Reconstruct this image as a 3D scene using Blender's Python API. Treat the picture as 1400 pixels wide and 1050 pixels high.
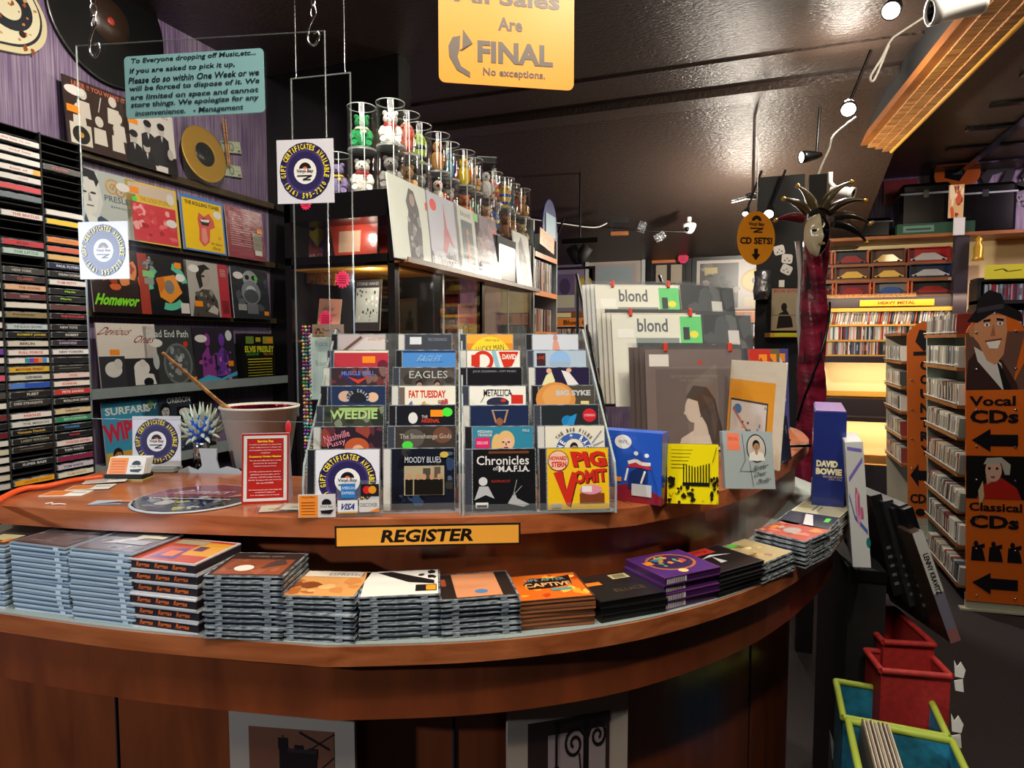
import bpy, math, random
from math import sin, cos, radians, sqrt, pi, atan2
from mathutils import Vector as V, Matrix
sc = bpy.context.scene
for o in list(bpy.data.objects): bpy.data.objects.remove(o)
COL = sc.collection
# ---------------- camera, exposure, world, lights ----------------
FPX, TH, PH, HC = 885.0, radians(20.45), radians(3.75), 1.6
FW = V((-sin(TH)*cos(PH), cos(TH)*cos(PH), -sin(PH))); RT = V((cos(TH), sin(TH), 0)); UP = RT.cross(FW)
cam = bpy.data.cameras.new('camera'); co = bpy.data.objects.new('camera', cam); COL.objects.link(co)
m = Matrix((RT, UP, -FW)).transposed().to_4x4(); m.translation = (0, 0, HC); co.matrix_world = m
cam.sensor_width = 36; cam.lens = FPX/1400*36; cam.clip_start = .02; sc.camera = co
sc.view_settings.view_transform = 'Standard'; sc.view_settings.look = 'None'; sc.view_settings.gamma = 1
sc.view_settings.use_curve_mapping = False; sc.view_settings.exposure = 0.5
w = bpy.data.worlds.new('world'); sc.world = w; w.use_nodes = True
w.node_tree.nodes['Background'].inputs[0].default_value = (1, .85, .7, 1); w.node_tree.nodes['Background'].inputs[1].default_value = .3
def light(kind, loc, target, power, col, size=.1, spot=70, blend=.5, sy=None):
    L = bpy.data.lights.new(kind.lower()+'_light', kind); L.energy = power; L.color = col
    if kind == 'AREA':
        L.size = size
        if sy: L.shape = 'RECTANGLE'; L.size_y = sy
    else: L.shadow_soft_size = size
    if kind == 'SPOT': L.spot_size = radians(spot); L.spot_blend = blend
    o = bpy.data.objects.new(kind.lower()+'_light', L); COL.objects.link(o); o.location = loc
    if target: o.rotation_euler = (V(target)-V(loc)).to_track_quat('-Z', 'Y').to_euler()
    return o
WARM = (1, .80, .56); COOL = (.72, .84, 1); NEUT = (1, .91, .78)
light('AREA', (-.3, .35, 3.2), (-.3, .5, 0), 42, NEUT, 1.1)                 # added broad fill light overhead, no ceiling panel is built
light('SPOT', (-2.3, -1.3, 2.1), (-1.25, .9, 1.1), 130, COOL, .06, 42, .6)    # cool light from the shop window at the left
light('SPOT', (-1.1, 1.5, 3.18), (-2.9, 2.7, 1.7), 110, NEUT, .05, 110, .8)   # wall of sleeves
light('SPOT', (.55, .5, 3.18), (-.3, 1.5, 1.25), 60, NEUT, .06, 75, .8)    # counter
light('SPOT', (.75, 2.3, 2.95), (-.1, 2.1, 1.45), 75, NEUT, .05, 62, .8)
light('SPOT', (-.1, 3.0, 3.1), (-1.2, 2.5, 2.1), 22, NEUT, .05, 100, .8)
light('AREA', (2.9, 6.2, 3.1), (2.6, 7.5, 2.0), 16, (1, .75, .9), .5)
light('POINT', (-.1, 5.6, 2.4), None, 85, NEUT, .06)                      # lamps over the back aisle
light('POINT', (.45, 4.0, 2.95), None, 22, NEUT, .05)
light('POINT', (.8, 2.6, 3.0), None, 12, NEUT, .05)
light('SPOT', (-.95, .3, 3.15), (-1.5, 2.2, 1.75), 40, NEUT, .04, 40, .8)      # added spot that brightens the end of the display case
light('POINT', (-1.5, 2.2, 2.04), None, .5, NEUT, .02)                      # added fill points inside the display case, no lamps modelled
light('POINT', (-1.42, 2.2, 1.86), None, .9, NEUT, .02)
light('POINT', (-1.6, 3.0, 1.75), None, 1.2, NEUT, .02)
light('POINT', (2.0, 3.2, 2.9), None, 14, WARM, .1)
# ---------------- pixel rays to points on real planes ----------------
def ray(x, y): return FW + RT*((x-700)/FPX) + UP*((525-y)/FPX)
CP = V((0, 0, HC))
def PZ(x, y, z): d = ray(x, y); return CP + d*((z-HC)/d.z)
def PY(x, y, s): d = ray(x, y); return CP + d*(s/d.y)
def PX(x, y, X): d = ray(x, y); return CP + d*(X/d.x)
def PD(x, y, zc): return CP + ray(x, y)*zc
# ---------------- colours and materials ----------------
def hx(c):
    if not isinstance(c, str): return c
    r = [int(c[i:i+2], 16)/255 for i in (0, 2, 4)]
    return tuple(x/12.92 if x < .04045 else ((x+.055)/1.055)**2.4 for x in r)
MT = {}
def newmat(n):
    mt = bpy.data.materials.new(n); mt.use_nodes = True; MT[n] = mt
    return mt, mt.node_tree.nodes, mt.node_tree.links, mt.node_tree.nodes['Principled BSDF']
def mat(n, c, rough=.5, metal=0, noise=0, nscale=40, stretch=(1, 1, 1), bump=0, coat=0, c2=None, emit=0, alpha=1, trans=0, attr=False):
    mt, N, L, B = newmat(n)
    c = hx(c); B.inputs['Base Color'].default_value = (*c, 1); B.inputs['Roughness'].default_value = rough
    B.inputs['Metallic'].default_value = metal; B.inputs['Coat Weight'].default_value = coat
    B.inputs['Coat Roughness'].default_value = .08; B.inputs['Alpha'].default_value = alpha
    B.inputs['Transmission Weight'].default_value = trans
    src = None
    if attr:
        a = N.new('ShaderNodeAttribute'); a.attribute_name = 'Col'; src = a.outputs['Color']; L.new(src, B.inputs['Base Color'])
    if noise or bump:
        tc = N.new('ShaderNodeTexCoord'); mp = N.new('ShaderNodeMapping'); mp.inputs['Scale'].default_value = stretch
        nz = N.new('ShaderNodeTexNoise'); nz.inputs['Scale'].default_value = nscale; nz.inputs['Detail'].default_value = 5
        L.new(tc.outputs['Object'], mp.inputs[0]); L.new(mp.outputs[0], nz.inputs[0])
        if noise:
            mx = N.new('ShaderNodeMix'); mx.data_type = 'RGBA'
            cr = N.new('ShaderNodeValToRGB'); cr.color_ramp.elements[0].position = .35; cr.color_ramp.elements[1].position = .65
            L.new(nz.outputs[0], cr.inputs[0]); L.new(cr.outputs[0], mx.inputs[0])
            if attr:
                for l in list(mx.inputs[0].links): L.remove(l)
                mx.blend_type = 'MULTIPLY'; mx.inputs[0].default_value = 1
                k = 1-noise; cr.color_ramp.elements[0].color = (k, k, k, 1)
                L.new(src, mx.inputs[6]); L.new(cr.outputs[0], mx.inputs[7])
            else:
                mx.inputs[6].default_value = (*c, 1); mx.inputs[7].default_value = (*(hx(c2) if c2 else tuple(x*(1-noise) for x in c)), 1)
            L.new(mx.outputs[2], B.inputs['Base Color'])
        if bump:
            b = N.new('ShaderNodeBump'); b.inputs['Strength'].default_value = bump; b.inputs['Distance'].default_value = .01
            L.new(nz.outputs[0], b.inputs['Height']); L.new(b.outputs[0], B.inputs['Normal'])
            if coat: L.new(b.outputs[0], B.inputs['Coat Normal'])
    if emit: B.inputs['Emission Color'].default_value = (*c, 1); B.inputs['Emission Strength'].default_value = emit
    return mt
mat('print', 'ffffff', .35, attr=True)
mat('gloss_print', 'ffffff', .3, attr=True, coat=.6)
mat('sleeve_print', 'ffffff', .35, attr=True, bump=.25, nscale=9, stretch=(1, 1, 2), coat=.8)
mat('paint', 'ffffff', .5, attr=True)
mat('plush', 'ffffff', .95, attr=True, noise=.35, nscale=160, bump=.6)
mat('black_metal', '0b0b0d', .35, metal=.3)
mat('black_matte', '0c0b0c', .7, noise=.5, nscale=8)
mat('black_gloss', '0b0a0b', .18)
mat('vinyl', '0a0a0b', .28, bump=.05, nscale=3)
mat('gold', 'cf9f34', .35, metal=.45)
mat('chrome', 'd8d8d8', .15, metal=1)
mat('white_plastic', 'dcdad4', .4)
mat('grey_metal', '98a2a2', .45, metal=.2, noise=.15, nscale=12)
mat('laminate', '8d9690', .45, noise=.12, nscale=220)
mat('case_edge', 'b4bcc0', .15, noise=.7, nscale=60, stretch=(1, 1, 9), alpha=.8, c2='3c4247')
mat('tray', '15161a', .35, noise=.5, nscale=90)
mat('wood_shelf', '9a5b28', .4, noise=.35, nscale=8, stretch=(1, 1, 12))
mat('pine', 'c98f4c', .5, noise=.4, nscale=5, stretch=(14, .7, 14), c2='7c4a22', bump=.1)
mat('cream_board', 'f0d49a', .6)
mat('yellow_board', 'd29a3a', .5)
mat('dark_board', '2c2229', .5)
mat('shelf_lip', '54452c', .4, metal=.3, noise=.3, nscale=20)
mat('satin_red', 'a82848', .32, noise=.5, nscale=7, stretch=(1, 1, 3), bump=.9, c2='5c0c24')
mat('red_fabric', 'a5201c', .7, noise=.3, nscale=60)
mat('teal_fabric', '1f7f9b', .7, noise=.3, nscale=30, c2='155a70')
mat('green_trim', '8b9a2c', .7)
mat('red_foil', '9b0d35', .12, metal=.9, bump=1.0, nscale=26, noise=.5)
mat('silver_foil', 'b9bcc0', .2, metal=.9, bump=1.0, nscale=30, noise=.5)
mat('orange_rubber', 'e0531a', .45)
mat('guitar_wood', 'b2591f', .2, coat=.8, noise=.3, nscale=4)
mat('carpet', '16131a', .9, noise=.9, nscale=260, c2='3a3030', bump=.3)
mat('lamp_glow', 'fff3d8', .5, emit=9)
mat('paper', 'e6e2d6', .6)
mat('mirror_disc', '8c8c90', .05, metal=1)
def wood(n, c, c2, st):
    mt, N, L, B = newmat(n)
    tc = N.new('ShaderNodeTexCoord'); mp = N.new('ShaderNodeMapping'); mp.inputs['Scale'].default_value = st
    nz = N.new('ShaderNodeTexNoise'); nz.inputs['Scale'].default_value = 3; nz.inputs['Detail'].default_value = 8; nz.inputs['Distortion'].default_value = .8
    cr = N.new('ShaderNodeValToRGB'); e = cr.color_ramp.elements
    e[0].position = .3; e[0].color = (*hx(c2), 1); e[1].position = .7; e[1].color = (*hx(c), 1)
    L.new(tc.outputs['Object'], mp.inputs[0]); L.new(mp.outputs[0], nz.inputs[0]); L.new(nz.outputs[0], cr.inputs[0]); L.new(cr.outputs[0], B.inputs['Base Color'])
    B.inputs['Roughness'].default_value = .28; B.inputs['Coat Weight'].default_value = .25; B.inputs['Coat Roughness'].default_value = .15
wood('counter_wood', 'b0653a', '87431f', (1.2, 6, 12))
wood('riser_wood', '86401f', '673018', (4, 4, .8))
# purple combed wall paint
mt, N, L, B = newmat('purple_wall')
tc = N.new('ShaderNodeTexCoord'); mp = N.new('ShaderNodeMapping'); mp.inputs['Scale'].default_value = (60, 60, 1.2)
nz = N.new('ShaderNodeTexNoise'); nz.inputs['Scale'].default_value = 2; nz.inputs['Detail'].default_value = 4
n2 = N.new('ShaderNodeTexNoise'); n2.inputs['Scale'].default_value = 2.2; n2.inputs['Detail'].default_value = 6
ma = N.new('ShaderNodeMath'); ma.operation = 'MULTIPLY_ADD'; ma.inputs[1].default_value = .55
cr = N.new('ShaderNodeValToRGB'); e = cr.color_ramp.elements
e[0].position = .5; e[0].color = (*hx('43344c'), 1); e[1].position = 1.0; e[1].color = (*hx('9c8ca0'), 1); x = e.new(.72); x.color = (*hx('675376'), 1)
L.new(tc.outputs['Object'], mp.inputs[0]); L.new(mp.outputs[0], nz.inputs[0]); L.new(tc.outputs['Object'], n2.inputs[0])
L.new(n2.outputs[0], ma.inputs[0]); L.new(nz.outputs[0], ma.inputs[2]); L.new(ma.outputs[0], cr.inputs[0]); L.new(cr.outputs[0], B.inputs['Base Color']); B.inputs['Roughness'].default_value = .5
# glossy trowelled black ceiling
mt, N, L, B = newmat('black_ceiling')
tc = N.new('ShaderNodeTexCoord'); nz = N.new('ShaderNodeTexNoise'); nz.inputs['Scale'].default_value = 38; nz.inputs['Detail'].default_value = 8
mp = N.new('ShaderNodeMapping'); mp.inputs['Scale'].default_value = (1, 3, 1)
B.inputs['Base Color'].default_value = (*hx('3a2f29'), 1); B.inputs['Roughness'].default_value = .3
b = N.new('ShaderNodeBump'); b.inputs['Strength'].default_value = .5; b.inputs['Distance'].default_value = .02
L.new(tc.outputs['Object'], mp.inputs[0]); L.new(mp.outputs[0], nz.inputs[0]); L.new(nz.outputs[0], b.inputs['Height']); L.new(b.outputs[0], B.inputs['Normal'])
# clear acrylic: fresnel mix of transparent and glossy
def clear(n, tint, base, rough=.03, haze=None):
    mt = bpy.data.materials.new(n); mt.use_nodes = True; MT[n] = mt; N = mt.node_tree.nodes; L = mt.node_tree.links; N.clear()
    out = N.new('ShaderNodeOutputMaterial'); mx = N.new('ShaderNodeMixShader'); t = N.new('ShaderNodeBsdfTransparent'); g = N.new('ShaderNodeBsdfGlossy')
    t.inputs[0].default_value = (*tint, 1); g.inputs['Roughness'].default_value = rough
    lw = N.new('ShaderNodeFresnel'); lw.inputs[0].default_value = 1.45; ad = N.new('ShaderNodeMath'); ad.operation = 'ADD'; ad.inputs[1].default_value = base; ad.use_clamp = True
    ge = N.new('ShaderNodeNewGeometry'); io = N.new('ShaderNodeMapRange'); io.inputs[3].default_value = 1.45; io.inputs[4].default_value = 1/1.45; L.new(ge.outputs['Backfacing'], io.inputs[0]); L.new(io.outputs[0], lw.inputs[0])
    L.new(lw.outputs[0], ad.inputs[0]); L.new(ad.outputs[0], mx.inputs[0]); L.new(t.outputs[0], mx.inputs[1]); L.new(g.outputs[0], mx.inputs[2])
    if haze:
        d = N.new('ShaderNodeBsdfDiffuse'); d.inputs[0].default_value = (.8, .85, .85, 1); m2 = N.new('ShaderNodeMixShader'); m2.inputs[0].default_value = haze
        L.new(mx.outputs[0], m2.inputs[1]); L.new(d.outputs[0], m2.inputs[2]); L.new(m2.outputs[0], out.inputs[0])
    else: L.new(mx.outputs[0], out.inputs[0])
clear('acrylic', (.97, .98, .97), .0)
clear('tube_plastic', (.94, .95, .94), .02)
clear('acrylic_rack', (.96, .97, .97), .03, .06, .05)
clear('acrylic_edge', (.6, .75, .72), .35, .2, .35)
clear('edge_faint', (.8, .88, .86), .05, .3, .06)
clear('bag', (.98, .98, .98), .0, .04, .015)
# ---------------- mesh builder ----------------
TXT = {}
def text_geo(s, bold=0):
    k = (s, bold)
    if k not in TXT:
        c = bpy.data.curves.new('t', 'FONT'); c.body = s; c.resolution_u = 8 if s == '66' else 2; c.offset = bold; c.align_x = 'CENTER'; c.align_y = 'CENTER'; c.space_line = .85
        o = bpy.data.objects.new('t', c); me = o.to_mesh()
        vs = [v.co.copy() for v in me.vertices]; fs = [tuple(p.vertices) for p in me.polygons]
        o.to_mesh_clear(); bpy.data.objects.remove(o); bpy.data.curves.remove(c)
        if vs:
            a = [min(v[i] for v in vs) for i in (0, 1)]; b = [max(v[i] for v in vs) for i in (0, 1)]
            W_, H_ = b[0]-a[0] or 1, b[1]-a[1] or 1; vs = [((v[0]-a[0])/W_-.5, (v[1]-a[1])/H_-.5) for v in vs]
        else: W_, H_ = 1, 1
        TXT[k] = (vs, fs, W_/H_)
    return TXT[k]
class MB:
    def __init__(s): s.v = []; s.f = []; s.m = []; s.c = []; s.s = []; s.mats = []; s.T = None
    def add(s, vs, fs, m, col=None, smooth=False):
        if m not in s.mats: s.mats.append(m)
        mi = s.mats.index(m); n = len(s.v); T = s.T
        s.v += [tuple(T @ V(v)) for v in vs] if T else [tuple(v) for v in vs]
        c = hx(col) if col else (.8, .8, .8)
        for f in fs: s.f.append(tuple(i+n for i in f)); s.m.append(mi); s.c.append(c); s.s.append(smooth)
        return s
    def box(s, a, b, m, col=None, bev=0):
        x0, y0, z0 = a; x1, y1, z1 = b
        if bev:
            e = bev; P = [(x0+e, y0), (x1-e, y0), (x1, y0+e), (x1, y1-e), (x1-e, y1), (x0+e, y1), (x0, y1-e), (x0, y0+e)]
            Q = [(min(max(x, x0+e), x1-e), min(max(y, y0+e), y1-e)) for x, y in P]
            R = [[(x, y, z0) for x, y in Q], [(x, y, z0+e) for x, y in P], [(x, y, z1-e) for x, y in P], [(x, y, z1) for x, y in Q]]
            vs = sum(R, []); fs = [tuple(range(7, -1, -1)), tuple(range(24, 32))]
            for k in range(3):
                for i in range(8): j = (i+1) % 8; fs.append((k*8+i, k*8+j, k*8+8+j, k*8+8+i))
            return s.add(vs, fs, m, col)
        vs = [(x, y, z) for z in (z0, z1) for x, y in ((x0, y0), (x1, y0), (x1, y1), (x0, y1))]
        return s.add(vs, [(3, 2, 1, 0), (4, 5, 6, 7), (0, 1, 5, 4), (1, 2, 6, 5), (2, 3, 7, 6), (3, 0, 4, 7)], m, col)
    def prism(s, P, a, b, m, col=None, axis='z', smooth=False):
        n = len(P)
        f = {'z': lambda p, h: (p[0], p[1], h), 'y': lambda p, h: (p[0], h, p[1]), 'x': lambda p, h: (h, p[0], p[1])}[axis]
        vs = [f(p, a) for p in P]+[f(p, b) for p in P]
        s.add(vs, [tuple(range(n-1, -1, -1)), tuple(range(n, 2*n))], m, col)
        return s.add(vs, [(i, (i+1) % n, n+(i+1) % n, n+i) for i in range(n)], m, col, smooth)
    def tube(s, path, r, m, col=None, n=8, caps=True):
        path = [V(p) for p in path]; rs = r if isinstance(r, (list, tuple)) else [r]*len(path); vs = []; up = None
        for i, p in enumerate(path):
            d = (path[min(i+1, len(path)-1)]-path[max(i-1, 0)]); d = d.normalized() if d.length > 1e-9 else V((0, 0, 1))
            if up is None: up = V((0, 0, 1)) if abs(d.z) < .9 else V((1, 0, 0))
            a = d.cross(up).normalized(); b = a.cross(d).normalized(); up = b
            vs += [p+a*(rs[i]*cos(2*pi*k/n))+b*(rs[i]*sin(2*pi*k/n)) for k in range(n)]
        fs = [(i*n+k, i*n+(k+1) % n, (i+1)*n+(k+1) % n, (i+1)*n+k) for i in range(len(path)-1) for k in range(n)]
        s.add(vs, fs, m, col, True)
        if caps: s.add(vs, [tuple(range(n-1, -1, -1)), tuple((len(path)-1)*n+k for k in range(n))], m, col)
        return s
    def lathe(s, prof, m, col=None, n=24, c=(0, 0, 0), smooth=True):
        vs = [(c[0]+r*cos(2*pi*k/n), c[1]+r*sin(2*pi*k/n), c[2]+z) for r, z in prof for k in range(n)]
        return s.add(vs, [(i*n+k, i*n+(k+1) % n, (i+1)*n+(k+1) % n, (i+1)*n+k) for i in range(len(prof)-1) for k in range(n)], m, col, smooth)
    def ball(s, c, r, m, col=None, n=12, k=8):
        r = (r, r, r) if not isinstance(r, tuple) else r
        vs = [(c[0]+r[0]*sin(pi*i/k)*cos(2*pi*j/n), c[1]+r[1]*sin(pi*i/k)*sin(2*pi*j/n), c[2]+r[2]*cos(pi*i/k)) for i in range(k+1) for j in range(n)]
        return s.add(vs, [(i*n+j, (i+1)*n+j, (i+1)*n+(j+1) % n, i*n+(j+1) % n) for i in range(k) for j in range(n)], m, col, True)
    # flat print: items drawn as layers just proud of a rectangle x:[0,w] z:[0,h] facing -y (or lying, facing +z)
    def art(s, x0, y0, z0, w, h, items, m='print', lying=False, eps=.00012):
        d = y0
        def put(P, fs, col):
            nonlocal d
            vs = [(x0+p[0]*w, z0+p[1]*h, d) if lying else (x0+p[0]*w, d, z0+p[1]*h) for p in P]
            s.add(vs, fs, m, col); d += eps if lying else -eps
        for it in items:
            k = it[0]
            if k == 'r': _, a, b, c, e, col = it; put([(a, b), (c, b), (c, e), (a, e)], [(0, 1, 2, 3)], col)
            elif k == 'e':
                _, cx, cy, rx, ry, col = it; put([(cx+rx*cos(2*pi*i/20), cy+ry*sin(2*pi*i/20)) for i in range(20)], [tuple(range(20))], col)
            elif k == 'p': put(it[1], [tuple(range(len(it[1])))], it[2])
            elif k == 'l':
                _, P, wd, col = it
                for (ax, ay), (bx, by) in zip(P, P[1:]):
                    L_ = sqrt((bx-ax)**2+(by-ay)**2) or 1; nx, ny = -(by-ay)/L_*wd/2, (bx-ax)/L_*wd/2
                    put([(ax+nx, ay+ny), (ax-nx, ay-ny), (bx-nx, by-ny), (bx+nx, by+ny)], [(0, 1, 2, 3)], col); d -= (eps if lying else -eps)*.9
                d += eps if lying else -eps
            elif k == 't':
                _, tx, cx, cy, tw, th, col = it[:7]; o = it[7] if len(it) > 7 else {}
                vs, fs, asp = text_geo(tx, o.get('b', 0))
                if not th: th = tw*w/asp/h
                if not tw: tw = th*h*asp/w
                sh, rot = o.get('s', 0), radians(o.get('r', 0)); P = []
                for a, b in vs:
                    X, Z = (a+sh*b)*tw*w, b*th*h; P.append((cx+(X*cos(rot)-Z*sin(rot))/w, cy+(X*sin(rot)+Z*cos(rot))/h))
                put(P, fs, col)
            elif k == 'a':   # text on an arc: centre, radius, mid angle, letter size, spacing
                _, tx, cx, cy, R, mid, sz, col = it[:8]; sp = it[8] if len(it) > 8 else .9; low = len(it) > 9
                n = len(tx); step = sz*sp/R; sg = 1 if low else -1
                for i, ch in enumerate(tx):
                    if ch == ' ': continue
                    an = radians(mid)+sg*step*(i-(n-1)/2); vs, fs, asp = text_geo(ch, .03); r = an-pi/2 if not low else an+pi/2; hz = sz*.16 if ch == '-' else sz
                    aw = min(sz*.5, sz*asp*.8); P = [(cx+R*cos(an)+a*aw*cos(r)-b*hz*sin(r), cy+R*sin(an)+a*aw*sin(r)+b*hz*cos(r)) for a, b in vs]
                    put(P, fs, col); d -= (eps if lying else -eps)*.95
                d += eps if lying else -eps
            elif k == 'n':   # photographic mottling: seed, count, colours, region, size
                _, sd, cnt, cols, a, b, c, e, s0, s1 = it; rg = random.Random(sd)
                for i in range(cnt):
                    cx, cy, r = rg.uniform(a, c), rg.uniform(b, e), rg.uniform(s0, s1); q = rg.uniform(.5, 1.6); col = rg.choice(cols)
                    rr = [r*rg.uniform(.6, 1.2) for _ in range(9)]
                    put([(min(max(cx+rr[j]*cos(2*pi*j/9), 0), 1), min(max(cy+q*rr[j]*sin(2*pi*j/9), 0), 1)) for j in range(9)], [tuple(range(9))], col); d -= (eps if lying else -eps)*.8
                d += eps if lying else -eps
            elif k == 'h':   # a printed bust: centre of head, size, skin, hair, clothes
                _, cx, cy, z, sk, ha, cl = it
                E = lambda a, b, rx, ry, c: put([(min(max(cx+a*z+rx*z*cos(2*pi*i/16), 0), 1), min(max(cy+b*z+ry*z*sin(2*pi*i/16), 0), 1)) for i in range(16)], [tuple(range(16))], c)
                G = lambda P, c: put([(min(max(cx+a*z, 0), 1), min(max(cy+b*z, 0), 1)) for a, b in P], [tuple(range(len(P)))], c)
                G([(-1.9, -3), (-1.7, -1.7), (-1.1, -1.3), (-.4, -1.05), (.4, -1.05), (1.1, -1.3), (1.7, -1.7), (1.9, -3)], cl)
                G([(-.35, -1.5), (-.35, -.6), (.35, -.6), (.35, -1.5), (0, -1.9)], sk)
                E(0, .22, .86, 1.05, ha); E(0, 0, .66, .88, sk)
                G([(-.7, .1), (-.62, .7), (0, .98), (.62, .7), (.7, .1), (.5, .5), (-.1, .62)], ha)
                E(-.26, .12, .13, .07, '201512'); E(.26, .12, .13, .07, '201512'); E(0, -.42, .24, .07, '7a3028'); G([(-.04, .1), (-.1, -.18), (.1, -.18), (.04, .1)], '8a6250')
            d = d
        return s
def obj(name, mb, parent=None, label=None, cat=None, group=None, kind=None, M=None):
    if isinstance(mb, MB):
        me = bpy.data.meshes.new(name); me.from_pydata(mb.v, [], mb.f)
        for n in mb.mats: me.materials.append(MT[n])
        me.polygons.foreach_set('material_index', mb.m); me.polygons.foreach_set('use_smooth', mb.s)
        a = me.color_attributes.new('Col', 'FLOAT_COLOR', 'CORNER'); buf = []
        for f, c in zip(mb.f, mb.c): buf += [c[0], c[1], c[2], 1.0]*len(f)
        a.data.foreach_set('color', buf); me.update()
    else: me = mb
    o = bpy.data.objects.new(name, me); COL.objects.link(o)
    if parent: o.parent = parent
    if M is not None: o.matrix_local = M
    for k, v in (('label', label), ('category', cat), ('group', group), ('kind', kind)):
        if v: o[k] = v
    return o
def thing(name, M, label, cat, group=None): return obj(name, None, None, label, cat, group, None, M)
def dup(r, M, label, group=None):
    c = r.copy(); COL.objects.link(c); c.matrix_world = M; c['label'] = label
    if group: c['group'] = group
    for ch in r.children:
        d = ch.copy(); COL.objects.link(d); d.parent = c
        for g in ch.children: e = g.copy(); COL.objects.link(e); e.parent = d
    return c
def FR(p, yaw=0, tilt=0, roll=0, lie=False):   # front faces -y; tilt leans the top backwards
    M = Matrix.Translation(p) @ Matrix.Rotation(radians(yaw), 4, 'Z') @ Matrix.Rotation(radians(-tilt), 4, 'X') @ Matrix.Rotation(radians(roll), 4, 'Y')
    return M
def yaw2(a, b): return math.degrees(atan2(b.y-a.y, b.x-a.x))
def star(mb, cx, cy, cz, r, m, col, n=12, th=.002, T='y'):
    P = [(cx+(r if i % 2 else r*.74)*cos(pi*i/n), cz+(r if i % 2 else r*.74)*sin(pi*i/n)) for i in range(2*n)]
    mb.prism(P, cy, cy+th, m, col, T)
# ================= SETTING =================
def slab(name, P, z0, z1, m, **k): mb = MB(); mb.prism(P, z0, z1, m); return obj(name, mb, **k)
S = dict(kind='structure')
mb = MB(); mb.box((-4, -2.2, -.1), (5, 9, 0), 'carpet'); obj('floor', mb, **S)
mb = MB(); mb.box((-3.05, -2.2, 0), (-2.9, 7.7, 3.4), 'purple_wall'); obj('wall_left', mb, **S)
mb = MB(); mb.box((-3.05, 7.6, 0), (5, 7.75, 3.4), 'purple_wall'); obj('wall_back', mb, **S)
mb = MB(); mb.box((4.6, -2.2, 0), (4.75, 7.7, 3.4), 'black_matte'); obj('wall_right', mb, **S)
mb = MB(); mb.box((-4, -2.3, 0), (5, -2.15, 3.4), 'black_matte'); obj('wall_front', mb, **S)
mb = MB(); mb.box((-3.05, -2.2, 3.25), (5, 7.7, 3.4), 'black_ceiling'); obj('ceiling', mb, **S)
# lower ceiling sloping down to the back wall, with its two stepped battens
mb = MB()
mb.prism([(4.72, 3.249), (7.6, 3.249), (7.6, 2.52)], -2.9, .95, 'black_ceiling', axis='x')
mb.box((-2.9, 4.55, 3.2), (.95, 4.74, 3.25), 'black_ceiling'); mb.box((-2.9, 4.1, 3.235), (.95, 4.2, 3.25), 'black_ceiling')
obj('trim_1', mb, **S)
mb = MB(); mb.box((-2.9, 3.36, 0), (-1.95, 3.5, 3.25), 'black_gloss'); obj('trim_2', mb, **S)    # dark partition at the end of the purple wall
# ================= CURVED COUNTER =================
UE = [PZ(x, y, 1.26) for x, y in [(10, 692), (150, 700), (400, 708), (600, 709), (830, 697), (900, 688), (1000, 667), (1060, 640), (1103, 607)]]
LE = [PZ(x, y, 1.08) for x, y in [(0, 838), (180, 862), (400, 880), (480, 883), (700, 873), (900, 843), (1050, 795), (1130, 745), (1156, 712)]]
def smooth(P, n=6):
    out = []
    for i in range(len(P)-1):
        a, b, c, d = P[max(i-1, 0)], P[i], P[i+1], P[min(i+2, len(P)-1)]
        for k in range(n): t = k/n; out.append(.5*((2*b)+(c-a)*t+(2*a-5*b+4*c-d)*t*t+(-a+3*b-3*c+d)*t**3))
    return out+[P[-1]]
v2 = lambda p: V((p[0], p[1]))
UE = smooth([V((-1.5, .864))]+[v2(p) for p in UE]+[V((.185, 2.55)), V((.16, 2.75)), V((.08, 2.92))])
LE = smooth([V((-2.3, .71)), V((-1.8, .75))]+[v2(p) for p in LE]+[V((.27, 2.3)), V((.245, 2.5)), V((.16, 2.7))])
def offs(P, d):
    out = []
    for i, p in enumerate(P): t = (P[min(i+1, len(P)-1)]-P[max(i-1, 0)]).normalized(); out.append(p+V((-t.y, t.x))*d)
    return out
def band(P, Q, z0, z1, m, mb):    # solid between outline P (front) and Q (back)
    n = len(P); vs = [(*p, z) for z in (z0, z1) for p in P]+[(*q, z) for z in (z0, z1) for q in Q]; fs = []
    for i in range(n-1):
        fs += [(i, i+1, n+i+1, n+i), (n+i, n+i+1, 3*n+i+1, 3*n+i), (i+1, i, 2*n+i, 2*n+i+1), (2*n+i+1, 2*n+i, 3*n+i, 3*n+i+1)]
    fs += [(0, n, 3*n, 2*n), (n-1, 3*n-1, 4*n-1, 2*n-1)]
    mb.add(vs, fs, m); return mb
UB = [V((q.x, min(q.y, 1.208+.227*(q.x+1.61)))) if q.x < -.78 else q for q in offs(UE, .42)]
UB[:7] = [V((-1.51, .88))+(V((-1.6, 1.205))-V((-1.51, .88)))*(k/6) for k in range(7)]
RI = [.13-.09*min(max((p.x+1.0)/.5, 0), 1) for p in UE]; on = offs(UE, 1.0); LI = [.34-.12*min(max((p.x+.1)/.3, 0), 1) for p in LE]; ln = offs(LE, 1.0)
ct = thing('curved_sales_counter', Matrix.Translation((0, 0, 0)), 'large curved reddish wood sales counter with a raised top and a grey lower ledge', 'counter')
obj('countertop', band(UE, UB, 1.222, 1.26, 'counter_wood', MB()), ct)
obj('riser_panel', band([p+(q-p)*r for p, q, r in zip(UE, on, RI)], [p+(q-p)*(r+.03) for p, q, r in zip(UE, on, RI)], 1.06, 1.222, 'riser_wood', MB()), ct)
obj('ledge', band(LE, [p+(q-p)*r for p, q, r in zip(LE, ln, LI)], 1.043, 1.078, 'counter_wood', MB()), ct)
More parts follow.
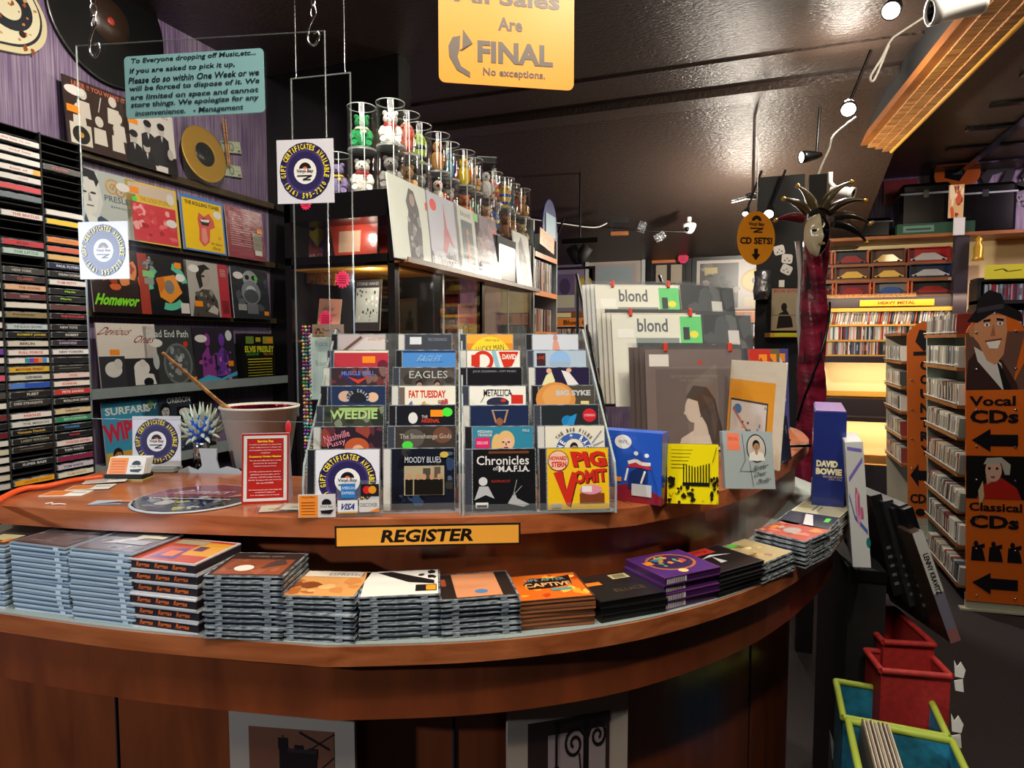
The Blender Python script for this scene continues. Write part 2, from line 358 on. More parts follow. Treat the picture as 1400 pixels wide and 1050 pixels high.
obj('ledge_laminate', band(offs(LE, .003), [p+(q-p)*(r-.01) for p, q, r in zip(LE, ln, LI)], 1.078, 1.081, 'laminate', MB()), ct, label='pale grey laminate on the ledge')
obj('apron', band(offs(LE, .03), offs(LE, .07), .93, 1.043, 'riser_wood', MB()), ct)
BP = offs(LE, .145)
obj('base_panel', band(BP, offs(LE, .18), 0, .95, 'riser_wood', MB()), ct)
for k in (14, 34, 52): p = BP[k]; mb = MB(); mb.box((p.x-.002, p.y-.004, 0), (p.x+.002, p.y+.003, .94), 'black_matte'); obj('panel_seam', mb, ct)
# REGISTER sign on the fascia
a, b = PZ(462, 738, 1.225), PZ(710, 733, 1.225); a.z = b.z = 1.218
off = V((sin(radians(yaw2(a, b))), -cos(radians(yaw2(a, b))), 0))*.028
W_ = (b-a).length; sg = thing('register_sign', FR(a+off, yaw2(a, b)), 'long orange sign reading REGISTER on the front edge of the counter top', 'sign')
mb = MB(); mb.box((0, 0, 0), (W_, .003, .041), 'print', '1a1410'); mb.art(0, -.0002, 0, W_, .041, [('r', .01, .08, .99, .92, 'f0a63c'), ('t', 'REGISTER', .5, .5, .5, .6, '14100e', {'b': .035, 's': .03})])
obj('sign_board', mb, sg)
# framed photographs on the base of the counter
def photo(px1, px2, z, label, items, h=.36, g='matted photographs on the counter front'):
    a, b = PZ(*px1, z), PZ(*px2, z); W_ = (b-a).length
    t = thing('matted_photograph', FR(V((a.x, a.y, z-h)), yaw2(a, b)), label, 'picture', g)
    mb = MB(); mb.box((0, 0, 0), (W_, .012, h), 'print', '9c8c7e'); obj('mat_board', mb, t)
    mb = MB(); mb.art(W_*.16, -.001, .06, W_*.68, h-.06-.05, items); obj('photo_print', mb, t)
photo((312, 955), (484, 967), .925, 'pale matted sepia photograph of a stone bridge tower with cables', [('r', 0, 0, 1, 1, '6b4331'), ('r', 0, 0, 1, .62, '96684c'),
    ('l', [(1, .98), (.45, .72), (.3, .2)], .012, '1c1416'), ('l', [(1, .8), (.6, .55), (.2, .1)], .012, '1c1416'), ('l', [(.4, .95), (.9, .2)], .008, '1c1416'), ('l', [(.6, .98), (.95, .86)], .02, '1c1416'),
    ('r', .36, 0, .8, .84, '1c1416'), ('r', .35, .84, .46, .93, '1c1416'), ('r', .54, .83, .64, .88, '1c1416'), ('r', .7, .78, .81, .86, '1c1416'), ('r', .46, .82, .8, .85, '2c2022'), ('p', [(.44, 0), (.44, .58), (.49, .7), (.54, .58), (.54, 0)], '8a5a42'), ('p', [(.62, 0), (.62, .54), (.67, .66), (.72, .54), (.72, 0)], '8a5a42'), ('p', [(.8, 0), (1, 0), (1, .6), (.84, .45)], '1a1214')])
spiral = lambda cx, cy, r, d: [(cx+d*r*(1-k/26)*cos(k*.5), cy+1.0*r*(1-k/26)*sin(k*.5)) for k in range(22)]
photo((694, 959), (859, 934), .925, 'pale matted photograph of an ornate iron scroll lamp bracket', [('r', 0, 0, 1, 1, '2a1c1c'), ('r', .24, 0, .95, .88, '8a7a78'), ('r', .7, 0, 1, .45, '221719'),
    ('r', .67, 0, .74, 1, '120d10'), ('l', [(.3, .97), (1, .98)], .03, '120d10'), ('l', spiral(.56, .78, .14, 1), .03, '120d10'), ('l', spiral(.85, .82, .12, -1), .03, '120d10'), ('l', [(.62, .7), (.66, .4)], .02, '120d10'),
    ('e', .34, .45, .09, .18, '120d10'), ('l', [(.34, .97), (.34, .6)], .03, '120d10'), ('l', [(.5, 0), (.52, .3)], .02, '3c3032')])
# ================= JEWEL CASES STACKED ON THE LEDGE =================
rnd = random.Random(4)
def cd_parts(t, w, d, h, style, top=None):
    """a disc case lying flat: x across, y depth, z up"""
    if style == 'jewel':
        mb = MB(); mb.box((0, 0, 0), (w, d, h*.2), 'case_edge'); mb.box((0, 0, h*.72), (w, d, h*.95), 'case_edge')
        for x in (.02, w-.034): mb.box((x, -.0006, h*.2), (x+.012, .002, h*.72), 'case_edge')
        obj('case', mb, t); mb = MB(); mb.box((.003, .003, h*.2), (w-.003, d-.003, h*.72), 'tray'); obj('disc_tray', mb, t)
    elif style == 'blue':  # cool glare on the left stacks is put into this pale blue colour
        mb = MB(); mb.box((0, 0, 0), (w, d, h*.32), 'gloss_print', 'b4c4ce'); mb.box((0, 0, h*.62), (w, d, h*.93), 'gloss_print', '8a9aa6'); mb.box((w-.03, -.0006, h*.2), (w-.018, .002, h*.8), 'print', 'c4d0d6')
        obj('case', mb, t); mb = MB(); mb.box((.002, .0015, h*.32), (w-.002, d-.002, h*.62), 'print', '4a5660'); obj('disc_tray', mb, t)
    else:
        edge, inner, txt = style; mb = MB(); mb.box((0, 0, 0), (w, d, h*.16), 'print', edge); mb.box((0, .001, h*.16), (w, d, h*.84), 'print', inner); mb.box((0, 0, h*.84), (w, d, h*.97), 'print', edge)
        if txt: mb.art(0, .0006, 0, w, h*.97, txt)
        obj('sleeve', mb, t)
    if top:
        mb = MB(); mb.art(.004, h*.972, .003, w-.008, d-.006, top, 'gloss_print', lying=True); obj('cover_print', mb, t)
ORD = ['bottom', 'second from the bottom', 'third', 'fourth', 'fifth', 'sixth', 'seventh', 'eighth', 'ninth', 'tenth', 'eleventh', 'twelfth', 'thirteenth']
def cd_stack(p1, p2, n, h, style, top, what, tdesc, w=.142, d=.125, z0=1.081, grp=None):
    a, b = PZ(*p1, z0), PZ(*p2, z0); yaw = yaw2(a, b); base = None
    for i in range(n):
        yj = yaw+rnd.uniform(-1.6, 1.6); j = V((rnd.uniform(-.002, .002), rnd.uniform(-.002, .002), 0))
        M = FR(a+j+V((0, 0, i*h)), yj); wl = what.replace('in the', 'lying '+('at the bottom' if i == 0 else 'just under the top' if i == n-2 else ORD[i]+('' if i == 1 else ' up'))+' in the', 1)
        if base is None or i == n-1:
            t = thing('cd_case', M, tdesc if i == n-1 else wl, 'CD', grp or what); cd_parts(t, w, d, h, style, top if i == n-1 else None); base = base or t
        else: dup(base, M, wl)
SC = lambda sd, c1, c2: ('n', sd, 16, [c1, c2, '4a403c', '2e2826'], .05, .05, .95, .95, .03, .09)
DK = [('r', 0, 0, 1, 1, '2b2422')]
cd_stack((-72, 824), (14, 832), 12, .0104, 'blue', DK+[('r', .2, .35, .75, .6, '43332e'), ('r', .5, .2, .9, .5, 'c9c08e'), ('r', .8, .1, .9, .3, 'e8842a')], 'glossy jewel case in the cut-off stack at far left', 'dark topped case with a pale sticker crowning the leftmost ledge stack')
cd_stack((19, 833), (94, 844), 13, .0104, 'blue', DK+[('r', .06, .06, .94, .94, '4b4547'), SC(2, '5a5050', '6a5e58'), ('r', .7, .8, .9, .92, '8a8478'), ('t', 'LIVE AT TEN', .4, .15, .4, .06, '9a9490')], 'bluish jewel case in the second stack from the left', 'plain grey-brown cover on top of the second ledge stack from the left')
cd_stack((99, 846), (173, 856), 13, .0104, 'blue', DK+[('r', .05, .05, .95, .95, '55504e'), SC(6, '7a7672', '8a8682'), ('p', [(.2, .3), (.5, .4), (.8, .85), (.6, .8)], 'b9b6b0'), ('r', .45, .35, .9, .55, '8d8c88'), ('r', .5, .68, .95, .8, 'd3cfae')], 'bluish jewel case in the third stack from the left', 'grey streaked cover with a cream sticker on top of the third ledge stack')
cd_stack((180, 857), (262, 867), 6, .0215, ('c9c6c4', '2a2226', [('t', 'Reggae', .22, .5, .2, .55, 'd8662a', {'b': .03, 's': .1}), ('t', 'Reggae', .5, .5, .2, .55, 'd8662a', {'b': .03, 's': .1}), ('t', 'Reggae', .77, .5, .2, .55, 'd8662a', {'b': .03, 's': .1})]),
    [('r', 0, 0, 1, 1, 'b8452c'), ('r', .55, .3, 1, .9, 'd99a32'), ('p', [(.2, .1), (.6, .1), (.5, .6), (.3, .5)], '5e3a7a'), ('r', .3, .2, .5, .45, 'e8742a'), ('r', .1, .75, .6, .95, 'a89a7a'), ('r', .6, .5, .75, .7, '3c2450')], 'dark digipak with orange lettering in the fourth stack', 'orange and purple sunset cover on top of the orange lettered digipaks')
cd_stack((279, 872), (374, 875), 11, .0102, 'jewel', [('r', 0, 0, 1, 1, '3a2a26'), ('r', .05, .05, .95, .7, '8e4a30'), ('n', 8, 10, ['a05a3c', '7e4028'], .08, .08, .92, .66, .05, .1), ('e', .38, .3, .13, .13, 'e8dfd0'), ('p', [(.6, .3), (.9, .5), (.8, .7), (.65, .55)], '4a3c38'), ('t', 'MICHEAL KEMP', .5, .82, .5, .06, '9a8a80')], 'clear jewel case in the tall rust topped ledge stack', 'rust cover with a white disc on top of the fifth ledge stack')
cd_stack((377, 874), (476, 878), 8, .0098, 'jewel', [('r', 0, 0, 1, 1, 'e0a05c'), ('n', 7, 14, ['b86a2e', 'f0b878', '8a4a24', 'd48a48'], .05, .05, .95, .6, .06, .16), ('r', .1, .75, .9, .98, 'e8dcc8'), ('t', 'ESPRESSO', .68, .86, .5, .1, '3c4a6a')], 'clear jewel case in the stack under the sandy cover', 'sandy orange painted cover on top of the sixth ledge stack')
cd_stack((491, 877), (597, 872), 8, .0098, 'jewel', [('r', 0, 0, 1, 1, 'ece6da'), ('p', [(.15, .95), (.35, .98), (.95, .55), (.95, .4), (.6, .5)], '1c1a1a'), ('r', .7, .12, .98, .38, '1c1a1a'), ('r', .84, .15, .97, .35, 'f0a020'), ('n', 3, 6, ['1c1a1a'], .7, .6, .98, .95, .03, .08)], 'bluish jewel case in the stack under the white cover', 'white cover with a black diagonal figure on top of the seventh ledge stack')
cd_stack((603, 873), (705, 865), 7, .0098, 'jewel', [('r', 0, 0, 1, 1, '2a2420'), ('r', .2, .03, .82, .98, 'd58e62'), ('e', .55, .22, .09, .08, '4f7fae'), ('r', .03, .5, .1, .8, '9a4a2c')], 'clear jewel case in the stack under the tan cover', 'tan cover with a small blue bowl on top of the eighth ledge stack')
cd_stack((710, 863), (808, 854), 7, .0078, ('5a3a28', 'a8643c', None), [('r', 0, 0, 1, 1, 'e06a1e'), ('n', 5, 16, ['f0a030', 'c8401a', 'f4c04a'], .03, .03, .97, .97, .05, .13), ('p', [(.15, .6), (.3, .85), (.6, .8), (.9, .9), (.85, .5), (.5, .4), (.2, .4)], '2a1a16'), ('t', 'LIFE AFTER', .5, .76, .6, .1, '7ac0b8'), ('t', 'CAPTIVE', .5, .55, .68, .16, 'e8b070', {'b': .03}), ('r', .5, .28, .8, .38, '5a9a94')], 'brown digipak in the stack under the flame cover', 'flame orange cover with cartoon lettering on top of the ninth ledge stack')
cd_stack((822, 853), (908, 838), 3, .014, ('1c1a1a', '0e0d0e', None), [('r', 0, 0, 1, 1, '252220'), ('r', .05, .6, .3, .74, 'e8822a'), ('r', .55, .75, .85, .95, 'c8b88c'), ('r', .6, .78, .8, .92, '8a8058'), ('t', 'ELUCE', .6, .3, .5, .12, '5c4a34')], 'thick black case in the low pile before the purple stack', 'black wrapped case with orange sticker on the low black pile')
cd_stack((909, 836), (982, 818), 4, .0165, ('5a2a66', '3c1a48', [('r', .03, .1, .38, .9, 'd8d0d4')]+[('r', .05+.03*i, .15, .062+.03*i, .85, '2a2028') for i in range(10)]), [('r', 0, 0, 1, 1, '4c2a6e'), ('e', .5, .55, .42, .38, 'b0603a'), ('e', .5, .55, .37, .33, '37264e'), ('n', 9, 12, ['d8843a', '3a7a9a', 'b04a50', '6a9a5a'], .25, .35, .75, .8, .04, .11), ('r', .05, .55, .2, .7, 'e88a2a'), ('e', .42, .12, .08, .08, 'd8c080')], 'purple boxed set with barcode spine in the purple pile', 'purple boxed set with psychedelic oval on top of the purple pile')
cd_stack((983, 818), (1037, 800), 6, .0088, ('2a282a', '141316', None), [('r', 0, 0, 1, 1, '141316'), ('p', [(.2, .6), (.5, .7), (.85, .55), (.5, .62)], 'd0cccc'), ('p', [(.35, .3), (.45, .6), (.5, .3)], 'b8b4b4'), ('r', .05, .75, .7, 1, 'c03428'), ('t', 'METTLE', .38, .87, .4, .1, '2a1414')], 'thin black sleeve in the pile beside the purple sets', 'black cover with white spike and red band right of the purple sets')
cd_stack((1041, 799), (1090, 778), 4, .0106, 'jewel', [('r', 0, 0, 1, 1, 'a89468'), ('n', 12, 22, ['d8cc9c', '6a4a34', 'b8a070', '8a7050'], .05, .05, .95, .95, .04, .1), ('r', .3, .82, .55, .95, '58d04a')], 'clear jewel case in the low green stickered stack', 'beige comic cover with green sticker on a low clear stack near the right end')
cd_stack((1101, 778), (1131, 762), 6, .0106, 'jewel', [('r', 0, 0, 1, 1, 'b04a3a'), ('n', 17, 18, ['d88068', '8a3028', 'c8b0a0'], .05, .05, .95, .95, .04, .1), ('e', .45, .5, .2, .16, 'a89a94'), ('r', .6, .1, .85, .25, 'e8882a'), ('r', .3, .8, .55, .92, 'e8882a')], 'clear jewel case in the red topped right end stack', 'red patterned cover with a grey oval on a tall stack near the right end', grp='right end clear stack')
cd_stack((1131, 760), (1148, 742), 6, .0106, 'jewel', [('r', 0, 0, 1, 1, '1c2238'), ('p', [(.1, .3), (.9, .5), (.9, .65), (.1, .5)], 'd8d8dc'), ('r', .5, .1, .8, .2, '58d04a')], 'clear jewel case in the blue topped stack near the tip', 'dark blue cover with a pale bird behind the red topped stack')
cd_stack((1147, 727), (1158, 715), 4, .0100, ('e0dcc8', '8a8470', None), [('r', 0, 0, 1, 1, 'cfc9a4'), ('r', .2, .6, .8, .65, '7a7660'), ('r', .2, .5, .7, .53, '7a7660')], 'cream card case in the last pile at the ledge tip', 'cream text cover on the last low pile at the right tip of the ledge')
# ================= THINGS ON THE COUNTER =================
Z1 = 1.2605
def gift(x0=0, y0=0, w=1, h=1):    # printed record logo of the gift certificate signs
    X = lambda a: x0+a*w; Y = lambda a: y0+a*h
    return [('e', X(.5), Y(.5), .455*w, .455*h, '241c48'), ('e', X(.5), Y(.5), .36*w, .36*h, '41346e'), ('e', X(.5), Y(.5), .31*w, .31*h, '2a2150'), ('e', X(.5), Y(.5), .2*w, .2*h, 'e4e0dc'),
        ('p', [(X(.5+.11*cos(pi*i/8)), Y(.53+.11*sin(pi*i/8))) for i in range(9)], '16131a'), ('e', X(.5), Y(.53), .045*w, .045*h, 'd8622a'), ('r', X(.38), Y(.5), X(.62), Y(.54), 'e4e0dc'),
        ('t', 'Vinyl Bay', X(.5), Y(.5), .3*w, .07*h, '16131a', {'b': .02}), ('l', [(X(.36), Y(.43)), (X(.62), Y(.43)), (X(.46), Y(.37)), (X(.6), Y(.37))], .018*w, '16131a'),
        ('a', 'GIFT CERTIFICATES AVAILABLE', X(.5), Y(.5), .385*w, 90, .088*w, 'e8d23a', .6), ('a', '(516) 595-7210', X(.5), Y(.5), .385*w, 270, .085*w, 'e8d23a', .72, 1)]
# --- acrylic CD racks and their 28 cases
RY = 25
def cdart(bg, *items): return [('r', 0, 0, 1, 1, bg)]+list(items)
ORS = lambda x, y, s=.2: ('r', x, y, x+s, y+s*.55, 'f08a1e')
R1 = [[('white card with the purple record logo in front of the left rack', cdart('d8d6dc', *gift(0, 0, 1, 1))),
 ('case with a red haired figure over dark ground and pink script', cdart('2a1c26', ('n', 2, 12, ['5a2c34', '8a3c30', '3a2434'], 0, .2, 1, 1, .06, .16), ('e', .58, .66, .2, .16, 'b0522c'), ('e', .6, .6, .1, .1, 'd8a080'), ('t', 'Nashville', .25, .85, .42, .12, 'e08a9a', {'r': 15}), ('t', 'Pussy', .25, .72, .3, .12, 'e08a9a', {'r': 15}))),
 ('case with ghostly pale green block lettering', cdart('3c4034', ('n', 3, 16, ['5a6050', '2a2e28', '788068'], 0, .3, 1, 1, .05, .12), ('t', 'WEEDIE', .5, .85, .8, .16, 'a8c47a', {'b': .03}), ('r', .25, .92, .9, .97, '9ab86a'))),
 ('dark case with two pale faces and an arched title', cdart('223050', ('e', .3, .82, .12, .1, 'c8a48c'), ('e', .78, .8, .1, .09, 'd8b090'), ('e', .52, .82, .2, .12, '20222a'), ('a', 'GOOD CHARMS', .52, .74, .18, 90, .06, 'b8bcc8'))),
 ('dark case with a lit stage and blue lettering', cdart('3a2830', ('n', 5, 18, ['6a3434', '283058', '7a5a54'], 0, .7, 1, 1, .04, .1), ('t', 'MUSCLE HALL', .5, .9, .6, .08, '6a7ac8', {'b': .02}), ('p', [(.3, .84), (.5, .7), (.7, .84), (.5, .78)], 'c83a30'))),
 ('red case with an orange price sticker', cdart('b83440', ('r', 0, .96, 1, 1, 'e8dcc0'), ORS(.52, .76, .24), ('e', .9, .72, .1, .1, '6a2030'))),
 ('pale beige case with a slanted roof line at the top of the left rack', cdart('b8aaa8', ('l', [(.1, .65), (.5, .95)], .06, '6a4c40'), ('p', [(.3, .7), (.6, .95), (1, .9), (1, .6)], 'cfc4c0'), ('t', 'SUMMER CAMP', .78, .9, .3, .05, 'c87a3c')))],
 [('dark case with a small sepia group photograph', cdart('121420', ('n', 21, 36, ['2c3e5c', '1a2234', '4a5a70', '0c0e16', '343028'], .02, .02, .98, .98, .03, .09), ('t', 'MOODY BLUES', .5, .82, .58, .1, 'c8ccd0'), ('r', .2, .24, .84, .72, 'a89878'), ('r', .5, .5, .62, .68, '4a4438'), ('r', .68, .52, .78, .7, '5a5040'),
   *[it for x in (.28, .42, .52, .64, .76) for it in (('r', x-.06, .25, x+.06, .5, '15130f'), ('e', x, .54, .035, .05, 'b88a68'))], ('e', .84, .9, .07, .05, 'c0a84a'))),
 ('brown case with gothic title and a green dot', cdart('3a322e', ('e', .78, .85, .16, .14, '6a4434'), ('e', .3, .8, .18, .16, '56504a'), ('t', 'The Stonehenge Gods', .5, .82, .86, .11, 'a8a090', {'b': .01}), ('e', .2, .68, .09, .07, '4ad040'))),
 ('black case with bright green dot and orange sticker', cdart('17171f', ('e', .28, .78, .08, .1, 'd8d4d0'), ('t', 'THE', .48, .8, .1, .05, 'd8d0c8'), ('t', 'ARSENAL', .58, .73, .32, .07, 'd03c24', {'b': .02}), ORS(.58, .8, .22), ('e', .87, .88, .09, .08, '4ade3c'))),
 ('cream case with red cartoon title', cdart('e4dcc8', ('t', 'FAT TUESDAY', .5, .85, .66, .14, 'c83424', {'b': .04}), ('n', 6, 10, ['5a6aa0', 'c89a4a', 'b04a4a'], .2, .62, .85, .72, .03, .06), ('r', 0, .5, .1, .98, '6a5c54'))),
 ('grey stone case with pale wide capitals', cdart('4a4240', ('n', 8, 12, ['5a504c', '38322f'], 0, .6, 1, 1, .06, .12), ('t', 'EAGLES', .52, .87, .7, .14, 'b0b4ac'), ('h', .35, .68, .07, 'b08a78', '241c1a', '241c1a'), ('h', .68, .68, .07, 'b08a78', '241c1a', '241c1a'))),
 ('bright blue case with engraved scroll lettering', cdart('4a84c4', ('r', 0, .96, 1, 1, '1c3a6a'), ('t', 'EAGLES', .5, .84, .42, .14, '8ab0d8', {'s': .2}), ('l', [(.25, .78), (.75, .78)], .01, '2a5a94'))),
 ('dark grey case at the back of the left rack', cdart('3c4048', ('r', .1, .8, .35, .95, 'd0d4d8'), ('t', 'RECORDINGS', .7, .9, .4, .06, '8a9098')))]]
R2 = [[('black case with gothic title and two crouching figures', cdart('121214', ('t', 'Chronicles', .48, .82, .84, .15, 'd8d4d0', {'b': .01}), ('t', 'of', .36, .69, .08, .07, 'd8d4d0'), ('t', 'M.A.F.I.A.', .66, .68, .5, .1, 'd8d4d0', {'b': .03}), ('r', .25, .93, .9, .97, '6a3a24'), ('t', 'EXPLICIT', .45, .48, .3, .04, 'b8342c'), ('e', .16, .48, .07, .07, 'c8c8c8'), ('p', [(.02, .18), (.1, .4), (.24, .4), (.34, .2), (.2, .26)], 'b0b0b0'), ('p', [(.55, .12), (.66, .3), (.7, .2), (.9, .1), (.8, .06)], 'a8a8a8'), ('r', .04, .05, .24, .14, 'd8d4d0'), ('r', .06, .06, .22, .1, '2a2a2a'), ('l', [(.7, .5), (.64, .25), (.78, .4)], .012, '8a8a8a'))),
 ('teal case with a blonde woman and a pink sticker', cdart('2f7f98', ('h', .55, .72, .17, 'e0b090', 'd8b070', '1c1c24'), ('e', .4, .68, .09, .2, 'd8b070'), ('t', 'MEGHAN', .2, .92, .24, .05, 'e8e8e0'), ('t', 'TRAINOR', .2, .86, .24, .05, 'e8e8e0'), ('t', 'TITLE', .88, .93, .12, .04, 'e8e8e0'), ('r', .04, .64, .28, .82, 'd02860'), ('t', 'DELUXE', .16, .73, .18, .05, 'f0d0d8'))),
 ('navy case with a woman raising both arms', cdart('1c2848', ('l', [(.38, .92), (.44, .7)], .03, 'b0805c'), ('l', [(.64, .92), (.58, .7)], .03, 'b0805c'), ('l', [(.36, .92), (.66, .92)], .012, 'a8a8a8'), ('e', .5, .72, .06, .07, '8a5a3a'))),
 ('white case with spiked black title and a red badge', cdart('e4e0d4', ('t', 'METALLICA', .5, .88, .5, .13, '1c1c1c', {'b': .02}), ('l', [(.2, .7), (.32, .93), (.7, .93), (.82, .75)], .012, '1c1c1c'), ('e', .5, .7, .2, .1, '2a2c40'), ('e', .6, .74, .05, .03, 'c83428'), ('r', .74, .68, .95, .84, 'c82c24'))),
 ('black case with thin white title line', cdart('141318', ('t', 'JACK COLEMAN - CITY MUSIC', .5, .93, .8, .05, '9a98a0'))),
 ('white case with red ring stripes and pale blue band', cdart('e8e0d4', ('e', .3, .8, .2, .2, 'c8301c'), ('e', .3, .8, .13, .13, 'e8e0d4'), ('r', .08, .7, .24, .92, 'c8301c'), ('l', [(.5, 1), (.6, .6)], .08, '8ab8c8'), ('p', [(.6, .98), (.98, .98), (.85, .7), (.7, .66)], 'c8301c'), ('t', 'DAVID', .8, .88, .26, .1, 'e8e0d4', {'b': .03}))),
 ('yellow orange case with a big round disc at the top', cdart('d8882a', ('r', 0, .82, 1, 1, 'e8a43a'), ('e', .5, .5, .46, .46, 'e8c42a'), ('e', .5, .5, .45, .45, 'f0cc34'), ('t', 'LUCKY MAN', .5, .72, .6, .12, '3a3420', {'r': 6}), ('t', 'FIRST ISSUE', .55, .88, .3, .04, '5a5030')))],
 [('yellow case with big red cartoon title', cdart('e4b61c', *[('t', 'PIG', .68+o, .82-o, .56, .26, c, {'b': .06, 's': -.1}) for o, c in ((.014, '1a1410'), (0, 'c42a1c'))], *[('p', [(a+o, b-o) for a, b in [(.1, .6), (.24, .64), (.3, .3), (.4, .62), (.5, .58), (.36, .05), (.3, .08)]], c) for o, c in ((.014, '1a1410'), (0, 'c42a1c'))],
   *[('t', 'OMIT', .7+o, .54-o, .54, .22, c, {'b': .05, 'r': 4}) for o, c in ((.012, '1a1410'), (0, 'c42a1c'))], ('e', .18, .8, .17, .17, '1a1410'), ('e', .18, .8, .16, .16, 'e8b8a0'), ('t', 'HOWARD', .18, .84, .28, .07, 'c42a1c', {'b': .04}), ('t', 'STERN', .19, .74, .24, .09, 'c42a1c', {'b': .04}), ('r', .52, .1, .92, .26, '7a3c20'), ('e', .7, .32, .18, .08, 'd8889a'), ('r', .56, .28, .72, .38, 'e0d8d4'), ('r', .06, .03, .22, .1, 'b8b0a0'))),
 ('cream case with blue arched title and a boy portrait', cdart('dcd4c0', ('e', .48, .6, .3, .28, '3a5ca0'), ('e', .48, .6, .17, .18, 'dcd4c0'), ('h', .48, .62, .08, 'b09078', '201a18', '3a3a3a'), ('a', 'TIME * RADIO', .48, .58, .24, 90, .1, 'f0ece0'), ('a', 'THE BOB FILES', .48, .58, .36, 90, .06, '2a2a30'), ('l', [(.78, .7), (.95, .92)], .012, '3a5ca0'), ('l', [(.8, .66), (.98, .74)], .012, '3a5ca0'))),
 ('dark case with a blue bird figure and a red seal', cdart('23282c', ('e', .45, .72, .1, .1, '1f7ab0'), ('p', [(.42, .6), (.55, .6), (.62, .85), (.5, .8)], '2a88c0'), ('l', [(.4, .5), (.55, .64)], .01, 'd83a4a'), ('e', .84, .82, .12, .12, 'c42430'), ('t', 'STEREO', .84, .82, .18, .04, 'e8d0d0'))),
 ('tan case with pale chrome title', cdart('4a4438', ('e', .3, .75, .36, .32, 'cf8a44'), ('e', .32, .8, .26, .22, 'd89c58'), ('t', 'BIG SYKE', .62, .87, .62, .1, 'b8bcbc', {'b': .05}), ('r', .75, .66, .9, .72, 'd8c48a'))),
 ('purple and cream case with two posing figures', cdart('241c3a', ('p', [(.1, .64), (.2, .86), (.3, .92), (.36, .75), (.28, .62)], 'd8d4a4'), ('p', [(.48, .95), (.62, .92), (.8, .68), (.6, .66)], 'dcd4d4'), ('e', .25, .94, .05, .05, 'd8a888'), ('e', .62, .95, .05, .04, 'd8a888'))),
 ('pale silvery blue case with a faded face', cdart('a8b8c8', ('e', .5, .8, .2, .2, '8ab0d8'), ('r', .3, .7, .7, .78, '98a8b8'), ('r', .05, .7, .22, .95, '3a2424'), ('t', 'LIVE', .13, .86, .14, .06, 'd83a2c'))),
 ('white case with a small bare shouldered figure', cdart('c4c8d0', ('e', .5, .93, .05, .07, 'b88878'), ('p', [(.42, .6), (.45, .86), (.56, .86), (.62, .6)], 'd09080')))]]
def cd_upright(M, label, items, w=.142, h=.125, spine='1c1b20', group=None, th=.0105):
    t = thing('cd_case', M, label, 'CD', group)
    mb = MB(); mb.box((0, 0, 0), (w, th, h), 'case_edge'); mb.box((.001, -.0003, .002), (.014, 0, h-.002), 'gloss_print', spine); obj('case', mb, t)
    mb = MB(); mb.art(.0165, -.0005, .002, w-.018, h-.004, items, 'gloss_print'); obj('booklet', mb, t); return t
def cd_rack(px, items, desc, kx, mcards):
    o = PZ(*px, Z1); t = thing('cd_display_rack', FR(o, RY), desc, 'display rack')
    mb = MB(); PITCH, RISE, W_ = .05, .0385, .303
    for x in (0, W_):
        P = [(-.012, 0), (.40, 0), (.40, .36), (.35, .37), (-.0, .1), (-.012, .06)]
        m2 = MB(); m2.prism(P, x, x+.003, 'acrylic_rack', axis='x'); m2.prism([(-.014, 0), (-.012, .06), (0, .1), (.35, .37), (.353, .366), (.003, .098), (-.009, .06), (-.011, 0)], x-.0004, x+.0034, 'acrylic_edge', axis='x'); obj('side_panel', m2, t)
    for k in range(7):
        m2 = MB(); y, z = k*PITCH, k*RISE; m2.box((.003, y-.006, z), (W_, y+.016, z+.003), 'acrylic_edge'); m2.box((.003, y-.008, z), (W_, y-.006, z+.02), 'acrylic_rack'); obj('tier_shelf', m2, t)
    m2 = MB(); m2.box((.003, .38, .01), (W_, .383, .36), 'acrylic_rack'); obj('back_panel', m2, t)
    for c, col in enumerate(items):
        for k, (lab, art_) in enumerate(col):
            ox = .005+c*.148+[.0, .003, .001, .002, 0, .002, .004][k]-(0 if c else k*.002)
            M = FR(o, RY) @ Matrix.Translation((ox, k*PITCH-.004, k*RISE+.004)) @ Matrix.Rotation(radians(-9), 4, 'X')
            cd_upright(M, lab, art_, w=.142 if k < 6 else .13, spine=['1c1b20', '3a3c48', 'c8c4bc'][(k*5+c*2+kx) % 3], group='cases in the counter racks')
cd_rack((416, 704), R1, 'left clear acrylic CD rack with seven tiers on the counter', 0, 1)
cd_rack((632, 703), R2, 'right clear acrylic CD rack with seven tiers, fronted by the yellow cartoon case', 1, 0)
o = PZ(416, 704, Z1); F0 = FR(o, RY) @ Matrix.Translation((0, -.026, .002))
t = thing('payment_card_sign', F0 @ Matrix.Translation((.068, 0, 0)), 'clear strip with four payment card logos in front of the left rack', 'sign')
mb = MB(); mb.box((0, 0, 0), (.085, .001, .07), 'acrylic_rack'); obj('clear_strip', mb, t)
mb = MB(); mb.art(0, -.0006, 0, .085, .07, [('r', .1, .52, .42, .92, '2a7ac0'), ('t', 'AMERICAN', .26, .8, .28, .08, 'e8f0f8'), ('t', 'EXPRESS', .26, .66, .28, .08, 'e8f0f8'), ('r', .54, .55, .95, .9, '241c1c'), ('e', .68, .74, .09, .11, 'd82a24'), ('e', .8, .74, .09, .11, 'e8942a'),
  ('r', .02, .1, .47, .46, 'e4e4e4'), ('t', 'VISA', .25, .28, .34, .18, '1c3478', {'b': .04, 's': .2}), ('r', .02, .1, .47, .14, 'e0a83a'), ('r', .5, .12, .95, .46, 'd8d4d0'), ('t', 'DISCOVER', .72, .32, .38, .11, '3a3434'), ('p', [(.7, .12), (.95, .12), (.95, .24)], 'e8842a')]); obj('logo_prints', mb, t)
t = thing('business_card', F0 @ Matrix.Translation((-.004, -.002, 0)), 'orange and white shop card propped against the left rack', 'card')
